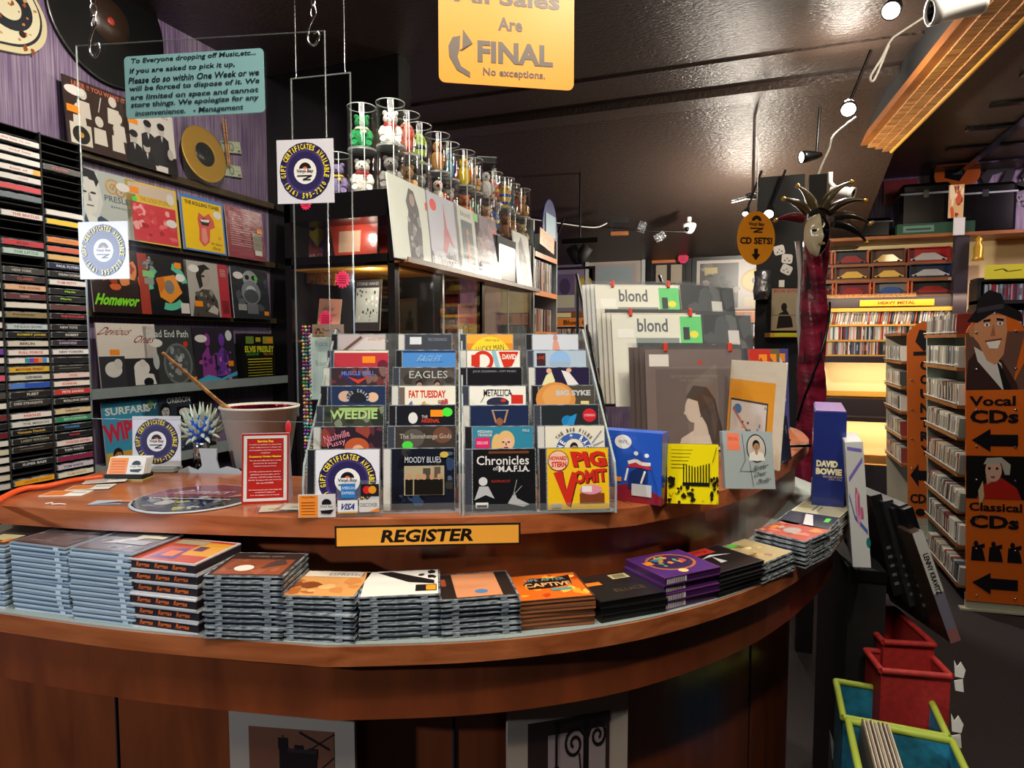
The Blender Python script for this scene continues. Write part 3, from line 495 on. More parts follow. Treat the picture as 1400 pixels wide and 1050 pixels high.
mb = MB(); mb.box((0, 0, 0), (.07, .001, .045), 'print', 'd4d0cc'); mb.art(0, -.0003, 0, .07, .045, [('r', .02, .02, .52, .96, 'ee8a2e')]+[('r', .08, .12+.13*i, .45, .15+.13*i, '8a4a18') for i in range(5)]+[('t', 'Vinyl Bay', .27, .88, .36, .1, '7a3410'), ('e', .76, .6, .13, .2, '16131a'), ('r', .58, .3, .95, .55, 'd4d0cc'), ('t', 'Vinyl Bay', .76, .46, .34, .14, '16131a'), ('p', [(.6, .3), (.94, .34), (.86, .15), (.62, .18)], '16131a')]); obj('printed_card', mb, t)
# --- boxed sets and cases right of the racks
def slabbox(px, yaw, w, h, d, label, items, side, tilt=0, roll=0, z=Z1, name='box_set', cat='box set', fm='gloss_print', pos=None, sitems=None, grp=None, edge=None):
    o = pos if pos is not None else PZ(*px, z); M = FR(o, yaw, tilt, roll); t = thing(name, M, label, cat, grp)
    mb = MB(); mb.box((0, 0, 0), (w, d, h), 'print', side, bev=min(.002, d*.2))
    obj('box_body' if d > .02 else 'case', mb, t)
    mb = MB(); mb.art(0, -.0004, 0, w, h, items, fm); obj('cover_print', mb, t)
    if sitems:
        mb = MB(); mb.T = Matrix.Translation((w+.0004, 0, 0)) @ Matrix.Rotation(pi/2, 4, 'Z'); mb.art(0, 0, 0, d, h, sitems, fm); obj('spine_print', mb, t)
    return t
slabbox((815, 680), -10, .145, .15, .045, 'blue boxed set with a gaping red mouth cartoon beside the right rack', [('r', 0, 0, 1, 1, '1f52b8'), ('p', [(0, 0), (1, 0), (1, .12), (.62, .3), (0, .12)], '8a1c30'), ('e', .42, .85, .13, .1, 'e8e4e0'), ('t', 'VINYL', .42, .85, .14, .05, '2a2830'), ('e', .62, .7, .035, .03, 'f0f0f0'), ('e', .78, .68, .035, .03, 'f0f0f0'),
  ('p', [(.48, .5), (.6, .62), (.8, .58), (.86, .48), (.7, .5)], 'c43040'), ('l', [(.5, .56), (.62, .6), (.7, .56), (.84, .56)], .05, 'f0ece4'), ('p', [(.5, .2), (.52, .42), (.64, .5), (.8, .48), (.8, .16)], '17306e'), ('l', [(.5, .48), (.46, .3)], .03, 'f0f0f0'), ('l', [(.76, .46), (.7, .28)], .03, 'f0f0f0'), ORS(.28, .28, .12), ('r', .56, .1, .86, .27, 'c8ccd0'),
  *[('l', [(.12, .9-.05*i), (.26, .9-.05*i+.0)], .012, '5a84d0') for i in range(9)]], '1c4cab', sitems=[('r', 0, 0, 1, 1, '1c469c'), ('p', [(0, 0), (1, 0), (1, .35), (0, .2)], '8a1c34'), ('l', [(.5, .9), (.55, .6)], .03, '7aa0d8')])
slabbox((912, 688), 14, .105, .125, .018, 'yellow case with a black gate drawing next to the blue box', [('r', 0, 0, 1, 1, 'e8d40e'), *[('l', [(.08, .9-.06*i), (.5-.03*i, .9-.06*i)], .01, '6a6410') for i in range(6)], ('r', .3, .3, .82, .36, '1c1a14'), *[('l', [(.32+.055*i, .3), (.32+.055*i, .62+.05*abs(4-i)/4)], .022, '1c1a14') for i in range(10)], ('n', 31, 26, ['1c1a14', '1c1a14', 'e8d40e'], .02, .02, .98, .3, .02, .06), ('l', [(.88, .7), (.96, .95)], .01, '1c1a14'), ('n', 33, 10, ['1c1a14'], .85, .2, .99, .45, .02, .04), ('n', 35, 10, ['1c1a14'], .02, .3, .14, .45, .02, .05)], '1c1a14', tilt=6, roll=0, name='cd_case', cat='CD')
slabbox((992, 668), 32, .128, .135, .016, 'grey case with an oval portrait leaning back beside the yellow one', [('r', 0, 0, 1, 1, '9aa4a4'), ('r', .08, .66, .33, .96, 'e8795a'), ('t', 'SPECIAL', .2, .86, .2, .06, 'a84a30'), ('e', .66, .7, .2, .25, '14161a'), ('e', .66, .7, .18, .23, 'b8b0a4'), ('h', .66, .74, .085, 'b08058', '15120f', 'd8d4cc'), ('l', [(.38, .95), (.42, .5), (.3, .3), (.62, .3)], .008, '2a2e30'), ('l', [(.5, .45), (.55, .04)], .008, '2a2e30'),
  ('t', 'Number', .72, .38, .3, .09, '1c1e20', {'s': .4, 'r': 12}), ('t', 'Ones', .7, .26, .24, .08, '1c1e20', {'s': .4, 'r': 12}), ('t', 'Thriller', .76, .14, .3, .08, '1c1e20', {'s': .4, 'r': 12})], '80898a', tilt=14, roll=3, name='cd_case', cat='CD')
t = slabbox(None, -60, .285, .285, .006, 'white record sleeve with an orange border and a splashed print, behind the grey case', [('r', 0, 0, 1, 1, 'e0d8c0'), ('r', 0, .12, .86, .8, 'f0a41e'), ('r', .05, .14, .76, .6, '3a3638'), ('r', .06, .15, .74, .58, 'e0dcd4'), ('e', .2, .5, .08, .05, '4a84c0'), ('l', [(.1, .5), (.4, .3)], .03, 'c87a60'), ('n', 44, 12, ['3a3430', '5a94c8'], .3, .18, .7, .4, .01, .03), ('t', 'A', .72, .55, .04, .03, '3a3638'), ('r', .6, .02, .8, .09, 'c8c4b8')], 'd8d0b8', pos=PZ(1064, 644, Z1)-V((cos(radians(-60))*.285, sin(radians(-60))*.285, 0)), name='record_sleeve', cat='record', fm='sleeve_print', tilt=3)
# blue spined cases at the far right end of the counter
for i, (c, lab) in enumerate([('1a1c22', 'black disc case leaning at the rounded end of the counter'), ('2c3a5c', 'dark blue disc case leaning at the rounded end of the counter'), ('22272e', 'charcoal disc case behind the blue one at the counter end'), ('303a30', 'greenish disc case at the back of the counter end row')]):
    o = PZ(1066, 634, Z1)+V((.004, .075*i, .001)); slabbox(None, 70, .09, .125-.006*(i % 2), .018, lab, [('r', 0, 0, 1, 1, c), ('r', .3, .7, .45, .85, '4ab04a' if i == 1 else c), ('r', .7, .6, .85, .8, 'd8842a' if i == 1 else '4a5060')], c, pos=o, tilt=8, name='cd_case', cat='CD', grp='disc cases at the counter end')
# --- wire record rack with bagged records
RK = 27; rp = PZ(878, 622, Z1)+V((.0, .02, 0)); RM = FR(rp, RK)
t = thing('wire_record_rack', RM, 'black metal stepped rack holding bagged records on the counter', 'display rack')
for x in (-.075, .26):
    mb = MB(); mb.tube([(x, .0, .0), (x, .10, .02), (x, .62, .60)], .007, 'black_metal'); mb.tube([(x, .36, .3), (x, .36, 0)], .006, 'black_metal'); mb.tube([(x, .6, .58), (x, .6, 0)], .006, 'black_metal'); obj('side_rail', mb, t)
for k, (y, z) in enumerate(((.02, .012), (.2, .13), (.38, .26))):
    mb = MB(); mb.tube([(-.075, y, z), (.55, y, z)], .005, 'black_metal'); mb.tube([(-.075, y+.12, z), (.55, y+.12, z)], .005, 'black_metal'); obj('cross_wire', mb, t)
def record(M, label, items, grp='bagged records in the wire rack', clips=0, side='d8d4c8', tag=True):
    t = thing('bagged_record', M, label, 'record', grp)
    mb = MB(); mb.box((0, 0, 0), (.313, .004, .313), 'print', side); mb.art(0, -.0003, 0, .313, .313, items, 'sleeve_print'); obj('sleeve', mb, t)
    mb = MB(); mb.box((-.006, -.002, -.002), (.321, -.0016, .327), 'bag'); obj('plastic_bag', mb, t)
    for x in ((.06, .27) if clips else ()): mb = MB(); mb.box((x, -.006, .306), (x+.012, .01, .334), 'print', 'b8341e', bev=.002); obj('clip', mb, t, label='red plastic clip')
blond = [('r', 0, 0, 1, 1, 'e4e2d2'), ('t', 'blond', .45, .88, .34, .15, '5e6468', {'b': .02}), ('r', .26, .2, .74, .74, '8a9490'), ('n', 51, 6, ['7a8684', '98a29c'], .3, .3, .7, .7, .08, .15), ('r', .06, .74, .24, .84, 'f0eee4'), ('r', .76, .68, 1, .98, '6ad07a'), ('r', .79, .72, .86, .86, '3a3a44'), ('e', .91, .78, .05, .04, 'e8e04a')]
port = [('r', 0, 0, 1, 1, '7a6a66'), ('r', .1, 0, .92, .8, '6a5c58'), ('l', [(.1, .82), (.93, .82)], .006, '8a7c74'), ('r', .04, .83, .24, .95, 'e4e0d8'), ('t', 'THE TORTURED POETS DEPARTMENT', .5, .73, .5, .028, '90827a'), ('t', 'THE ANTHOLOGY', .5, .69, .3, .022, '90827a'), ('e', .56, .87, .025, .02, 'c83028'),
  ('p', [(.3, 0), (.34, .12), (.48, .2), (.6, .16), (.75, .1), (.82, 0)], 'cfc4b8'), ('p', [(.46, .14), (.48, .3), (.6, .34), (.62, .14)], 'c8bcae'), ('e', .47, .4, .085, .13, 'c8bcae'), ('p', [(.4, .42), (.37, .36), (.41, .34)], 'c8bcae'), ('p', [(.4, .52), (.48, .64), (.62, .62), (.7, .5), (.74, .3), (.8, .05), (.66, .02), (.6, .25), (.54, .36), (.52, .48)], '30241f'), ('p', [(.56, .55), (.64, .4), (.68, .1), (.72, .3), (.68, .5)], '463630')]
grey = [('r', 0, 0, 1, 1, '45484c'), ('n', 53, 12, ['5a5e62', '36383c', '6a6e70'], .05, .05, .95, .95, .08, .2), ('r', .55, .6, .75, .82, 'd8d8d4')]
tan = [('r', 0, 0, 1, 1, '5a4c44'), ('e', .5, .5, .35, .55, 'b0907c'), ('r', .1, .5, .35, .75, 'b8c0c8'), ('p', [(.7, 0), (1, 0), (1, 1), (.85, 1)], '3a4248')]
TI = [(.02, 0, .0), (-.035, .17, .12), (-.05, .33, .235)]
for k, (dx, y, z) in enumerate(TI):
    for i in range(3, -1, -1):
        M = RM @ Matrix.Translation((dx-.012*i, y+.016*i+.012, z+.006*(i > 0)+.006)) @ Matrix.Rotation(radians([-9, -13, -16][k]), 4, 'X')
        lab = [['large grey brown sleeve with a woman seen in profile, front of the wire rack', 'lower white sleeve lettered in grey with a green sticker, middle tier', 'upper white sleeve lettered in grey with a green sticker, top tier'][k], None][i > 0] or '%s sleeve tucked %s behind the %s tier front record' % (['brown', 'cream', 'white'][k], ['', 'directly', 'second', 'third'][i], ['lower', 'middle', 'top'][k])
        record(M, lab, (port if k == 0 else blond) if i == 0 else [('r', 0, 0, 1, 1, ['5c4c46', 'dcd6c4', 'e0dfd8'][k])], clips=i == 0, side=['5a4a44', 'd8d0bc', 'dcdad0'][k])
    for i in range(4, -1, -1):
        M = RM @ Matrix.Translation((dx+[.15, .33, .35][k]-.022*i, y+.085+.012*i, z+.006)) @ Matrix.Rotation(radians([22, 28, 28][k]), 4, 'Z') @ Matrix.Rotation(radians(-8), 4, 'X')
        art_ = [tan, grey, grey][k] if i == 0 else [('r', 0, 0, 1, 1, ['e0dccc', '1c1c1e', 'e4e0d4'][k])]
        record(M, ['tan portrait', 'charcoal scribbled', 'grey misty'][k]+' sleeve at the right front of the '+['lower', 'middle', 'top'][k]+' tier' if i == 0 else '%s edge of a sleeve, %s behind the right front one of the %s tier' % (['cream', 'black', 'white'][k], ['', 'first', 'second', 'third', 'last'][i], ['lower', 'middle', 'top'][k]), art_, side=['d8d4c4', '222224', 'dedaca'][k])
for dx, dy, c, lab in ((.62, .2, 'b8342c', 'red sleeve standing behind the tan portrait record'), (.70, .28, '6a5a40', 'brown sleeve with a pink starburst sticker near the red column'), (.78, .36, '4a4884', 'violet lettered sleeve beside the red column')):
    M = RM @ Matrix.Translation((dx-.35, dy+.12, .0)) @ Matrix.Rotation(radians(-5), 4, 'X')
    slabbox(None, 0, .313, .313, .012, lab, [('r', 0, 0, 1, 1, c), ('r', .86, .84, .96, .94, 'e08a2a'), ('n', 3, 8, [c, 'c8c4d8' if c == '4a4884' else c], .6, .2, .98, .9, .03, .06), ('e', .85, .65, .06, .1, 'd02a5a' if c == '6a5a40' else c)], c, name='record_sleeve', cat='record', pos=V((0, 0, 0))).matrix_world = M
# --- left end of the counter
t = thing('card_box', FR(PZ(142, 657, Z1), 20), 'small black card tray holding orange and white shop cards', 'card holder')
mb = MB(); mb.box((0, 0, 0), (.095, .05, .014), 'black_matte', bev=.002); mb.box((-.001, -.001, 0), (.096, .051, .003), 'print', 'c8b868'); obj('tray', mb, t)
for i in range(5):
    c = thing('business_card', FR(PZ(142, 657, Z1), 20) @ Matrix.Translation((.002+.001*i, .008+.006*i, .012)) @ Matrix.Rotation(radians(-24), 4, 'X'), 'orange and white shop card standing %s in the black tray' % ['foremost', 'second', 'third', 'fourth', 'last'][i], 'card', 'shop cards in the tray')
    mb = MB(); mb.box((0, 0, 0), (.09, .001, .045), 'print', 'e0dcd4'); mb.art(0, -.0003, 0, .09, .045, [('r', .02, .02, .52, .96, 'f0862c')]+[('r', .08, .15+.15*k, .46, .19+.15*k, 'b85c1c') for k in range(5)]+[('e', .76, .6, .12, .2, '16131a'), ('r', .6, .3, .95, .55, 'e0dcd4'), ('t', 'Vinyl Bay', .76, .46, .34, .14, '16131a'), ('p', [(.62, .3), (.94, .34), (.86, .15), (.64, .18)], '16131a')]); obj('printed_card', mb, c)
def gsign(M, w, label, stand=None):
    t = thing('gift_certificate_sign', M, label, 'sign'); mb = MB(); mb.box((0, 0, 0), (w, .0015, w*1.06), 'print', 'c8c6cc'); mb.art(0, -.0004, .0, w, w*1.06, [('r', 0, 0, 1, 1, 'd2d0d8')]+gift(0, .0, 1, 1)); obj('sign_card', mb, t)
    if stand: mb = MB(); mb.box((.01, -.02, -.012), (w-.01, .03, -.002), 'acrylic_edge'); mb.box((.03, .004, -.01), (w-.03, .006, .06), 'acrylic_edge'); obj('clear_stand', mb, t)
    return t
gsign(FR(PZ(172, 640, 1.273)+V((0, .02, 0)), 22, 3), .125, 'white card with the purple record logo on a clear stand at the counter back edge', 1)
# scattered cards and the orange cable
for i, (px, c, lab) in enumerate(((( 52, 679), 'd8742a', 'orange and white card lying nearest the cable'), ((88, 671), 'd87a30', 'orange and white card lying second from the cable'), ((112, 662), 'b8b4ac', 'grey and white card lying near the black card tray'))):
    t = obj('loose_card', MB().box((0, 0, 0), (.09, .05, .0012), 'paper').art(0, .0014, 0, .09, .05, [('r', .02, .05, .55, .95, c), ('r', .6, .5, .95, .62, '8a8680')], lying=True), None, lab, 'card', 'loose cards on the counter', None, FR(PZ(*px, Z1+.0015*i), 25+8*i))
obj('picture_strip', MB().box((0, 0, 0), (.11, .04, .0012), 'gloss_print', '6a6a72').art(0, .0014, 0, .11, .04, [('r', 0, .05, .6, .95, 'a8b0bc'), ('p', [(.1, .1), (.9, .3), (.95, .8), (.5, .7)], '3a3440'), ('r', .5, .5, .8, .9, 'c8743c')], lying=True), None, 'small glossy photo strip lying by the counter edge', 'picture', None, None, FR(PZ(118, 691, Z1), 24))
obj('rubber_band', MB().tube([(0, 0, .002), (.01, .008, .003), (.02, -.004, .003), (.03, .006, .002), (.045, .004, .002)], .0012, 'paper', None, 5), None, 'thin cream rubber band left on the wood near the edge', 'rubber band', None, None, FR(PZ(62, 690, Z1), 10))
cab = [PZ(x, y, Z1+.008) for x, y in ((-40, 712), (0, 683), (30, 669), (62, 665), (100, 657), (140, 652))]; o = cab[1]
obj('orange_cable', MB().tube([p-o for p in smooth([V(p) for p in cab], 5)], .0065, 'orange_rubber'), None, 'flat orange cable curving along the foot of the cassette rack', 'cable', None, None, Matrix.Translation(o))
# picture disc lying flat
ctr = PZ(275, 681, Z1); mb = MB(); mb.lathe([(.001, .004), (.148, .004), (.151, .002), (.148, 0), (.001, 0)], 'print', 'a8acb0', 48)
t = thing('picture_disc', FR(ctr+V((-.005, -.01, 0)), 18) @ Matrix.Scale(.84, 4), 'round picture disc with silver script lying on the counter', 'record'); obj('disc_rim', mb, t)
mb = MB(); mb.art(-.147, .0045, -.147, .294, .294, [('e', .5, .5, .49, .49, '3c3a44')], 'mirror_disc', lying=True)
mb.art(-.147, .0047, -.147, .294, .294, [('p', [(.5+.48*cos(a/12*pi), .5+.48*sin(a/12*pi)) for a in range(0, 13)], '7a1c30'), ('p', [(.5+.48*cos(a/12*pi), .5+.48*sin(a/12*pi)) for a in range(13, 22)], '3a3c44'), ('n', 61, 22, ['6a6c78', '2a2830', '9a9a4c', '30406a', 'a8a49c'], .2, .12, .8, .5, .03, .08), ('t', 'Rumors', .5, .68, .5, .16, 'd8ccd0', {'s': .3}), ('l', [(.15, .45), (.85, .42)], .02, 'c8c0c0'), ('p', [(.78, .5), (.9, .7), (.93, .55)], 'd88a6a')], 'gloss_print', lying=True); obj('printed_face', mb, t)
# bucket with red foil and a wooden back scratcher
bk = PZ(345, 655, Z1)+V((-.105, .15, -.04)); t = thing('white_bucket', Matrix.Translation(bk), 'cream plastic bucket lined with crinkled red foil', 'bucket')
BS = 1.0
obj('shell', MB().lathe([(.001, 0), (.066, 0), (.1, .2), (.104, .2), (.104, .206), (.098, .206), (.096, .2), (.064, .006), (.001, .006)], 'print', 'cfc8b8', 40), t)
mb = MB(); prof = []
rg = random.Random(9); vs = []; fs = []
for i in range(7):
    for k in range(40): r = .0955-.004*i+rg.uniform(-.004, .001); a = 2*pi*k/40; vs.append((r*cos(a), r*sin(a), .2-i*.022))
fs = [(i*40+k, (i+1)*40+k, (i+1)*40+(k+1) % 40, i*40+(k+1) % 40) for i in range(6) for k in range(40)]+[tuple(6*40+k for k in range(40))]
mb.add(vs, fs, 'red_foil'); obj('foil_lining', mb, t, label='crinkled metallic red foil lining')
for a in range(3): obj('red_flower', MB().ball((.102, -.01+.0, .15), (.003, .012, .02), 'print', 'b8242c'), t) if a == 0 else None
pa, pb = bk+V((-.045, -.03, .17)), PD(222, 482, 1.62)
t = thing('wooden_stick', Matrix.Translation(pa), 'long pale wooden stick poking up out of the red lined bucket', 'stick')
obj('shaft', MB().tube([V((0, 0, 0)), (pb-pa)*.12, (pb-pa)*.3, (pb-pa)*.6, pb-pa], [.011, .009, .005, .0045, .004], 'pine'), t)
# service fee sign
sf = PZ(330, 689, Z1); t = thing('service_fee_sign', FR(sf, 30, 0), 'red service notice in a silver framed triangular table tent', 'sign')
TA = Matrix.Rotation(radians(-9.1), 4, 'X'); mb = MB(); mb.prism([(0, 0), (.055, 0), (.027, .145), (.024, .145)], 0, .095, 'print', 'b0b4bc', axis='x'); obj('tent', mb, t)
mb = MB(); mb.T = TA; red = 'a81c16'
mb.art(-.0, -.0012, 0, .095, .146, [('r', 0, 0, 1, 1, red), ('r', .04, .03, .96, .97, 'c8c8c0'), ('r', .11, .07, .89, .93, red), ('t', 'Service Fee', .5, .89, .34, .035, 'f0d83a', {'b': .03})]+[('t', s_, .5, y, w_, .022, 'f0e8e0') for s_, y, w_ in (('In order to maintain our low prices', .84, .68), ('under today economic climate and', .8, .66), ('municipalities, Card Services fees', .76, .68), ('companies', .72, .2), ('We can now offer the same quality', .61, .68), ('products & services', .57, .5), ('without raising our Prices.', .53, .48), ('A 3.99% customer service charge is', .45, .66), ('applied to all store sales. (As an', .41, .62), ('example, a $10.00 charge becomes', .37, .66), ('$10.40). As always, there are no fees for', .33, .7), ('the use of CASH!', .29, .36), ('We thank you for your patronage and', .19, .7), ('continued support!', .155, .42), ('It is our pleasure to serve you!', .115, .6))]+[('t', 'Customer Pricing Notice', .5, .665, .68, .035, 'f0d83a', {'b': .03})]); obj('printed_panel', mb, t)
# clear sleeves scattered right of the sign
for i, (px, yw) in enumerate((((345, 704), 35), ((372, 700), 20))):
    obj('plastic_sleeve', MB().box((0, 0, 0), (.1, .07, .002), 'bag').art(.01, .0022, .01, .08, .05, [('r', 0, 0, 1, 1, 'b0a898'), ('r', .2, .3, .7, .5, '8a8a58')], lying=True), None, ['clear plastic sleeve lying flat in front of the red sign', 'clear plastic sleeve with a grey card beside the left rack'][i], 'sleeve', 'plastic sleeves on the counter', None, FR(PZ(*px, Z1+.003*i), yw))
# blue spiked glass lamp and grey plastic guitar shape behind
lp = PD(268, 640, 1.72); lp.z = 1.26; t = thing('spiked_glass_ornament', Matrix.Translation(V((lp.x, lp.y+.02, 1.24))), 'blue ball ornament bristling with pale flame shaped spikes', 'ornament'); H0 = .125
obj('bulb', MB().ball((0, 0, H0), (.036, .036, .04), 'gloss_print', '1650b8', 16, 12), t)
mb = MB(); rg = random.Random(3)
for i in range(52):
    u, a = 1-1.75*(i+.5)/52, i*2.4; q = sqrt(max(0, 1-u*u)); d = V((q*cos(a), q*sin(a), u)); p = V((0, 0, H0))+d*.034
    mb.tube([p, p+d*.014+V((0, 0, .004)), p+d*.024+V((0, 0, .018 if u > -.3 else .004))], [.0062, .0045, .0008], 'gloss_print', 'c4d0bc', 6)
mb2 = obj('spikes', mb, t, label='pale curling glass spikes', kind='stuff')
obj('neck', MB().lathe([(.001, .04), (.02, .04), (.022, .06), (.019, .066), (.022, .072), (.019, .08), (.021, .092), (.001, .095)], 'chrome', None, 20), t)
obj('bottle_foot', MB().lathe([(.001, 0), (.03, 0), (.034, .008), (.02, .02), (.013, .032), (.013, .042)], 'tube_plastic', None, 20), t)
gp = PZ(256, 652, 1.26)+V((-.02, .06, 0)); P = [(-.085, 0), (-.08, .018), (-.055, .028), (-.03, .018), (-.018, .03), (-.022, .06), (-.026, .075), (.022, .075), (.02, .045), (.026, .022), (.045, .028), (.075, .02), (.1, 0)]
obj('grey_display_stand', MB().prism(P, 0, .006, 'print', 'a4aaac', axis='y'), None, 'flat grey cut-out display stand standing behind the counter edge', 'stand', None, None, FR(gp+V((.03, .0, -.012)), 20))
# ================= HANGING CLEAR SHEETS, NOTE, SIGNS =================
A_, B_ = PD(103, 62, 1.28), PD(464, 40, 1.3); yw = 13.5
SW = .50; o = PD(105, 572, 1.36); top = PD(103, 62, 1.30); SH = top.z-o.z
o = V((top.x, top.y, o.z)); SM = FR(o, yw)
SW = max(.4, (PD(466, 45, 1.30+.05)-top).xy.length)
t = thing('clear_acrylic_screen', SM, 'large clear acrylic screen hanging from chains over the left counter', 'screen')
obj('acrylic_sheet', MB().box((0, 0, 0), (SW, .003, SH), 'acrylic'), t)
for a, b in (((0, 0), (.0012, SH)), ((SW-.0012, 0), (SW, SH)), ((0, 0), (SW, .001)), ((0, SH-.001), (SW, SH))): obj('polished_edge', MB().box((a[0], -.0002, a[1]), (b[0], .0032, b[1]), 'edge_faint'), t)
def chain(top_px, bot_px, zc, lab):
    a, b = PD(*bot_px, zc), PD(*top_px, zc); b = V((a.x, a.y, 3.25)); n = 0; z = a.z+.05; t = thing('hanging_chain', Matrix.Translation(a), lab, 'chain', 'chains of the clear screen')
    hook = [V((0, 0, .05)), V((-.012, 0, .03)), V((-.014, 0, .006)), V((0, 0, -.006)), V((.012, 0, .006)), V((.011, 0, .02)), V((0, 0, .018))]
    obj('hook', MB().tube(smooth(hook, 4), .0022, 'chrome', None, 6), t)
    link = MB(); link.tube([(.0065*cos(k*pi/6), 0, .013*sin(k*pi/6)) for k in range(13)], .0016, 'chrome', None, 5, False); me = None; zz = .062
    for i in range(int((3.25-a.z-.06)/.0225)):
        l = obj('chain_link', me or link, t, M=Matrix.Translation((0, 0, zz)) @ Matrix.Rotation(pi/2*(i % 2), 4, 'Z')); me = l.data; zz += .0225
chain((128, 0), (130, 74), 1.29, 'steel chain with open hook at the left corner of the clear screen'); chain((427, 0), (429, 58), 1.33, 'steel chain with hook at the right corner of the clear screen')
def on_sheet(px, off=-.003):   # point of the hanging sheet seen at a pixel
    d = ray(*px); n = V((sin(radians(yw)), -cos(radians(yw)), 0)); k = (o+n*(-off)-CP).dot(n)/d.dot(n); return CP+d*k
a, b, c = on_sheet((173, 163)), on_sheet((362, 146)), on_sheet((170, 72)); W_, H_ = (b-a).length, (on_sheet((360, 58))-b).length
t = thing('handwritten_notice', FR(a, yw, 0, -0.3) @ Matrix.Rotation(0, 4, 'Y'), 'pale blue handwritten notice about dropped off music taped to the clear screen', 'notice')
def rr(w, h, r, n=5): return [(cx+r*cos(a0+pi/2*k/n), cy+r*sin(a0+pi/2*k/n)) for cx, cy, a0 in ((w-r, h-r, 0), (r, h-r, pi/2), (r, r, pi), (w-r, r, -pi/2)) for k in range(n+1)]
obj('card', MB().prism(rr(W_, H_, .008), 0, .001, 'print', '76a0a4', axis='y'), t)
hw = [('To Everyone dropping off Music,etc...', .5, .92, .9, .1), ('If you are asked to pick it up,', .42, .76, .76, .1), ('Please do so within One Week or we', .5, .62, .94, .1), ('will be forced to dispose of it. We', .5, .48, .94, .1), ('are limited on space and cannot', .5, .34, .92, .1), ('store things. We apologize for any', .5, .22, .92, .1), ('inconvenience.   - Management', .46, .08, .78, .1)]
obj('handwriting', MB().art(0, -.0006, 0, W_, H_, [('t', s_, x, y, w_, h_, '16202a', {'b': .022, 's': .01, 'r': .5}) for s_, x, y, w_, h_ in hw]), t)
a, b = on_sheet((110, 382)), on_sheet((177, 380)); gsign(FR(a, yw), (b-a).length, 'purple record sign stuck low on the left side of the clear screen')
a, b = on_sheet((380, 279)), on_sheet((457, 276)); gsign(FR(a, yw), (b-a).length, 'purple record sign on the right part of the clear screen, on white card')
p = PD(397, 560, 2.1); q = PD(397, 107, 2.1); r = PD(479, 98, 2.05); r.z = q.z; W_ = (r.xy-q.xy).length; a = V((q.x, q.y, 1.35))
t = thing('clear_acrylic_screen', FR(a, yaw2(q, r)), 'narrow clear acrylic screen hanging behind the large one', 'screen')
obj('acrylic_sheet', MB().box((0, 0, 0), (W_, .004, q.z-1.35), 'acrylic'), t)
for a, b in (((0, 0), (.003, q.z-1.35)), ((W_-.003, 0), (W_, q.z-1.35)), ((0, q.z-1.353), (W_, q.z-1.35))): obj('polished_edge', MB().box((a[0], -.0003, a[1]), (b[0], .0043, b[1]), 'edge_faint'), t)
for x in (.02, W_-.02): obj('hanging_wire', MB().tube([(x, .002, q.z-1.35), (x, .002, 3.25-1.35)], .0006, 'chrome', None, 4), t)
# ALL SALES ARE FINAL
a = PD(600, 112, 1.36); W_, H_ = .293, .27; t = thing('final_sale_sign', FR(a, 30, 0), 'orange hanging sign with grey wording about final sales', 'sign')
W_ = 190/885*1.36*1.0
obj('sign_board', MB().prism(rr(W_, H_, .014), 0, .003, 'print', 'e0921e', axis='y'), t)
TG = '62564a'; sp_ = [(.15+.09*cos(a_), .27+.11*sin(a_)) for a_ in [pi*k/10 for k in range(4, 11)]]
obj('lettering', MB().art(0, -.0006, 0, W_, H_, [('t', 'All Sales', .5, .68, .78, .13, TG, {'b': .03}), ('t', 'Are', .52, .475, .18, .1, TG, {'b': .03}), ('t', 'FINAL', .56, .255, .56, .165, TG, {'b': .04}), ('t', 'No exceptions.', .55, .095, .46, .075, TG, {'b': .02}),
   ('p', [(.225, .05), (.13, .1), (.075, .2), (.07, .28), (.1, .345), (.155, .36), (.15, .27), (.135, .2), (.16, .13), (.225, .09)], TG), ('p', [(.145, .25), (.245, .31), (.175, .41), (.17, .25)], TG)]), t)
for x in (.03, W_-.03): obj('hanging_wire', MB().tube([(x, .001, H_), (x, .001, 3.25-a.z)], .0008, 'chrome', None, 4), t)
# ================= LEFT WALL: RECORD SLEEVES =================
XW = -2.86
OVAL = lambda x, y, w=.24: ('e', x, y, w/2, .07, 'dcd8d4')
def rail(z, s0, s1, m, X=-2.9, dep=.05, lab=None, h=.02):
    t = MB(); t.box((0, 0, -h), (dep, s1-s0, 0), m); t.box((dep, 0, -h), (dep+.004, s1-s0, .012), m)
    return obj('wall_shelf', t, None, lab, 'shelf', 'record ledges on the purple wall', None, Matrix.Translation((X, s0, z)))
RZ = [2.452, 2.085, 1.735]
for z, n in zip(RZ, ('topmost narrow dark record ledge on the purple wall', 'second narrow dark record ledge on the purple wall', 'third narrow dark record ledge on the purple wall')): rail(z, 2.05, 3.35, 'shelf_lip', lab=n)
rail(1.375, 2.0, 3.35, 'grey_metal', dep=.13, lab='wide grey metal record shelf under the three dark ledges', h=.035); rail(1.02, 2.0, 3.35, 'grey_metal', dep=.13, lab='lowest grey metal shelf behind the counter', h=.035)
def wall_lp(px, z, items, label, w=.3, X=XW, tilt=5, y=None, side='c8c4bc', d=.006, h=None, shift=.045):
    p = PX(px, 400, X+shift); s_ = p.y if y is None else y
    t = thing('record_sleeve', Matrix.Translation((X+shift, s_, z+.001)) @ Matrix.Rotation(pi/2, 4, 'Z') @ Matrix.Rotation(radians(-tilt), 4, 'X'), label, 'record', 'record sleeves on the purple wall')
    obj('sleeve', MB().box((0, 0, 0), (w, d, h or w), 'print', side), t)
    obj('cover_print', MB().art(0, -.0004, 0, w, h or w, items, 'sleeve_print'), t)
BW = ['d8d4d0', '9a9694']
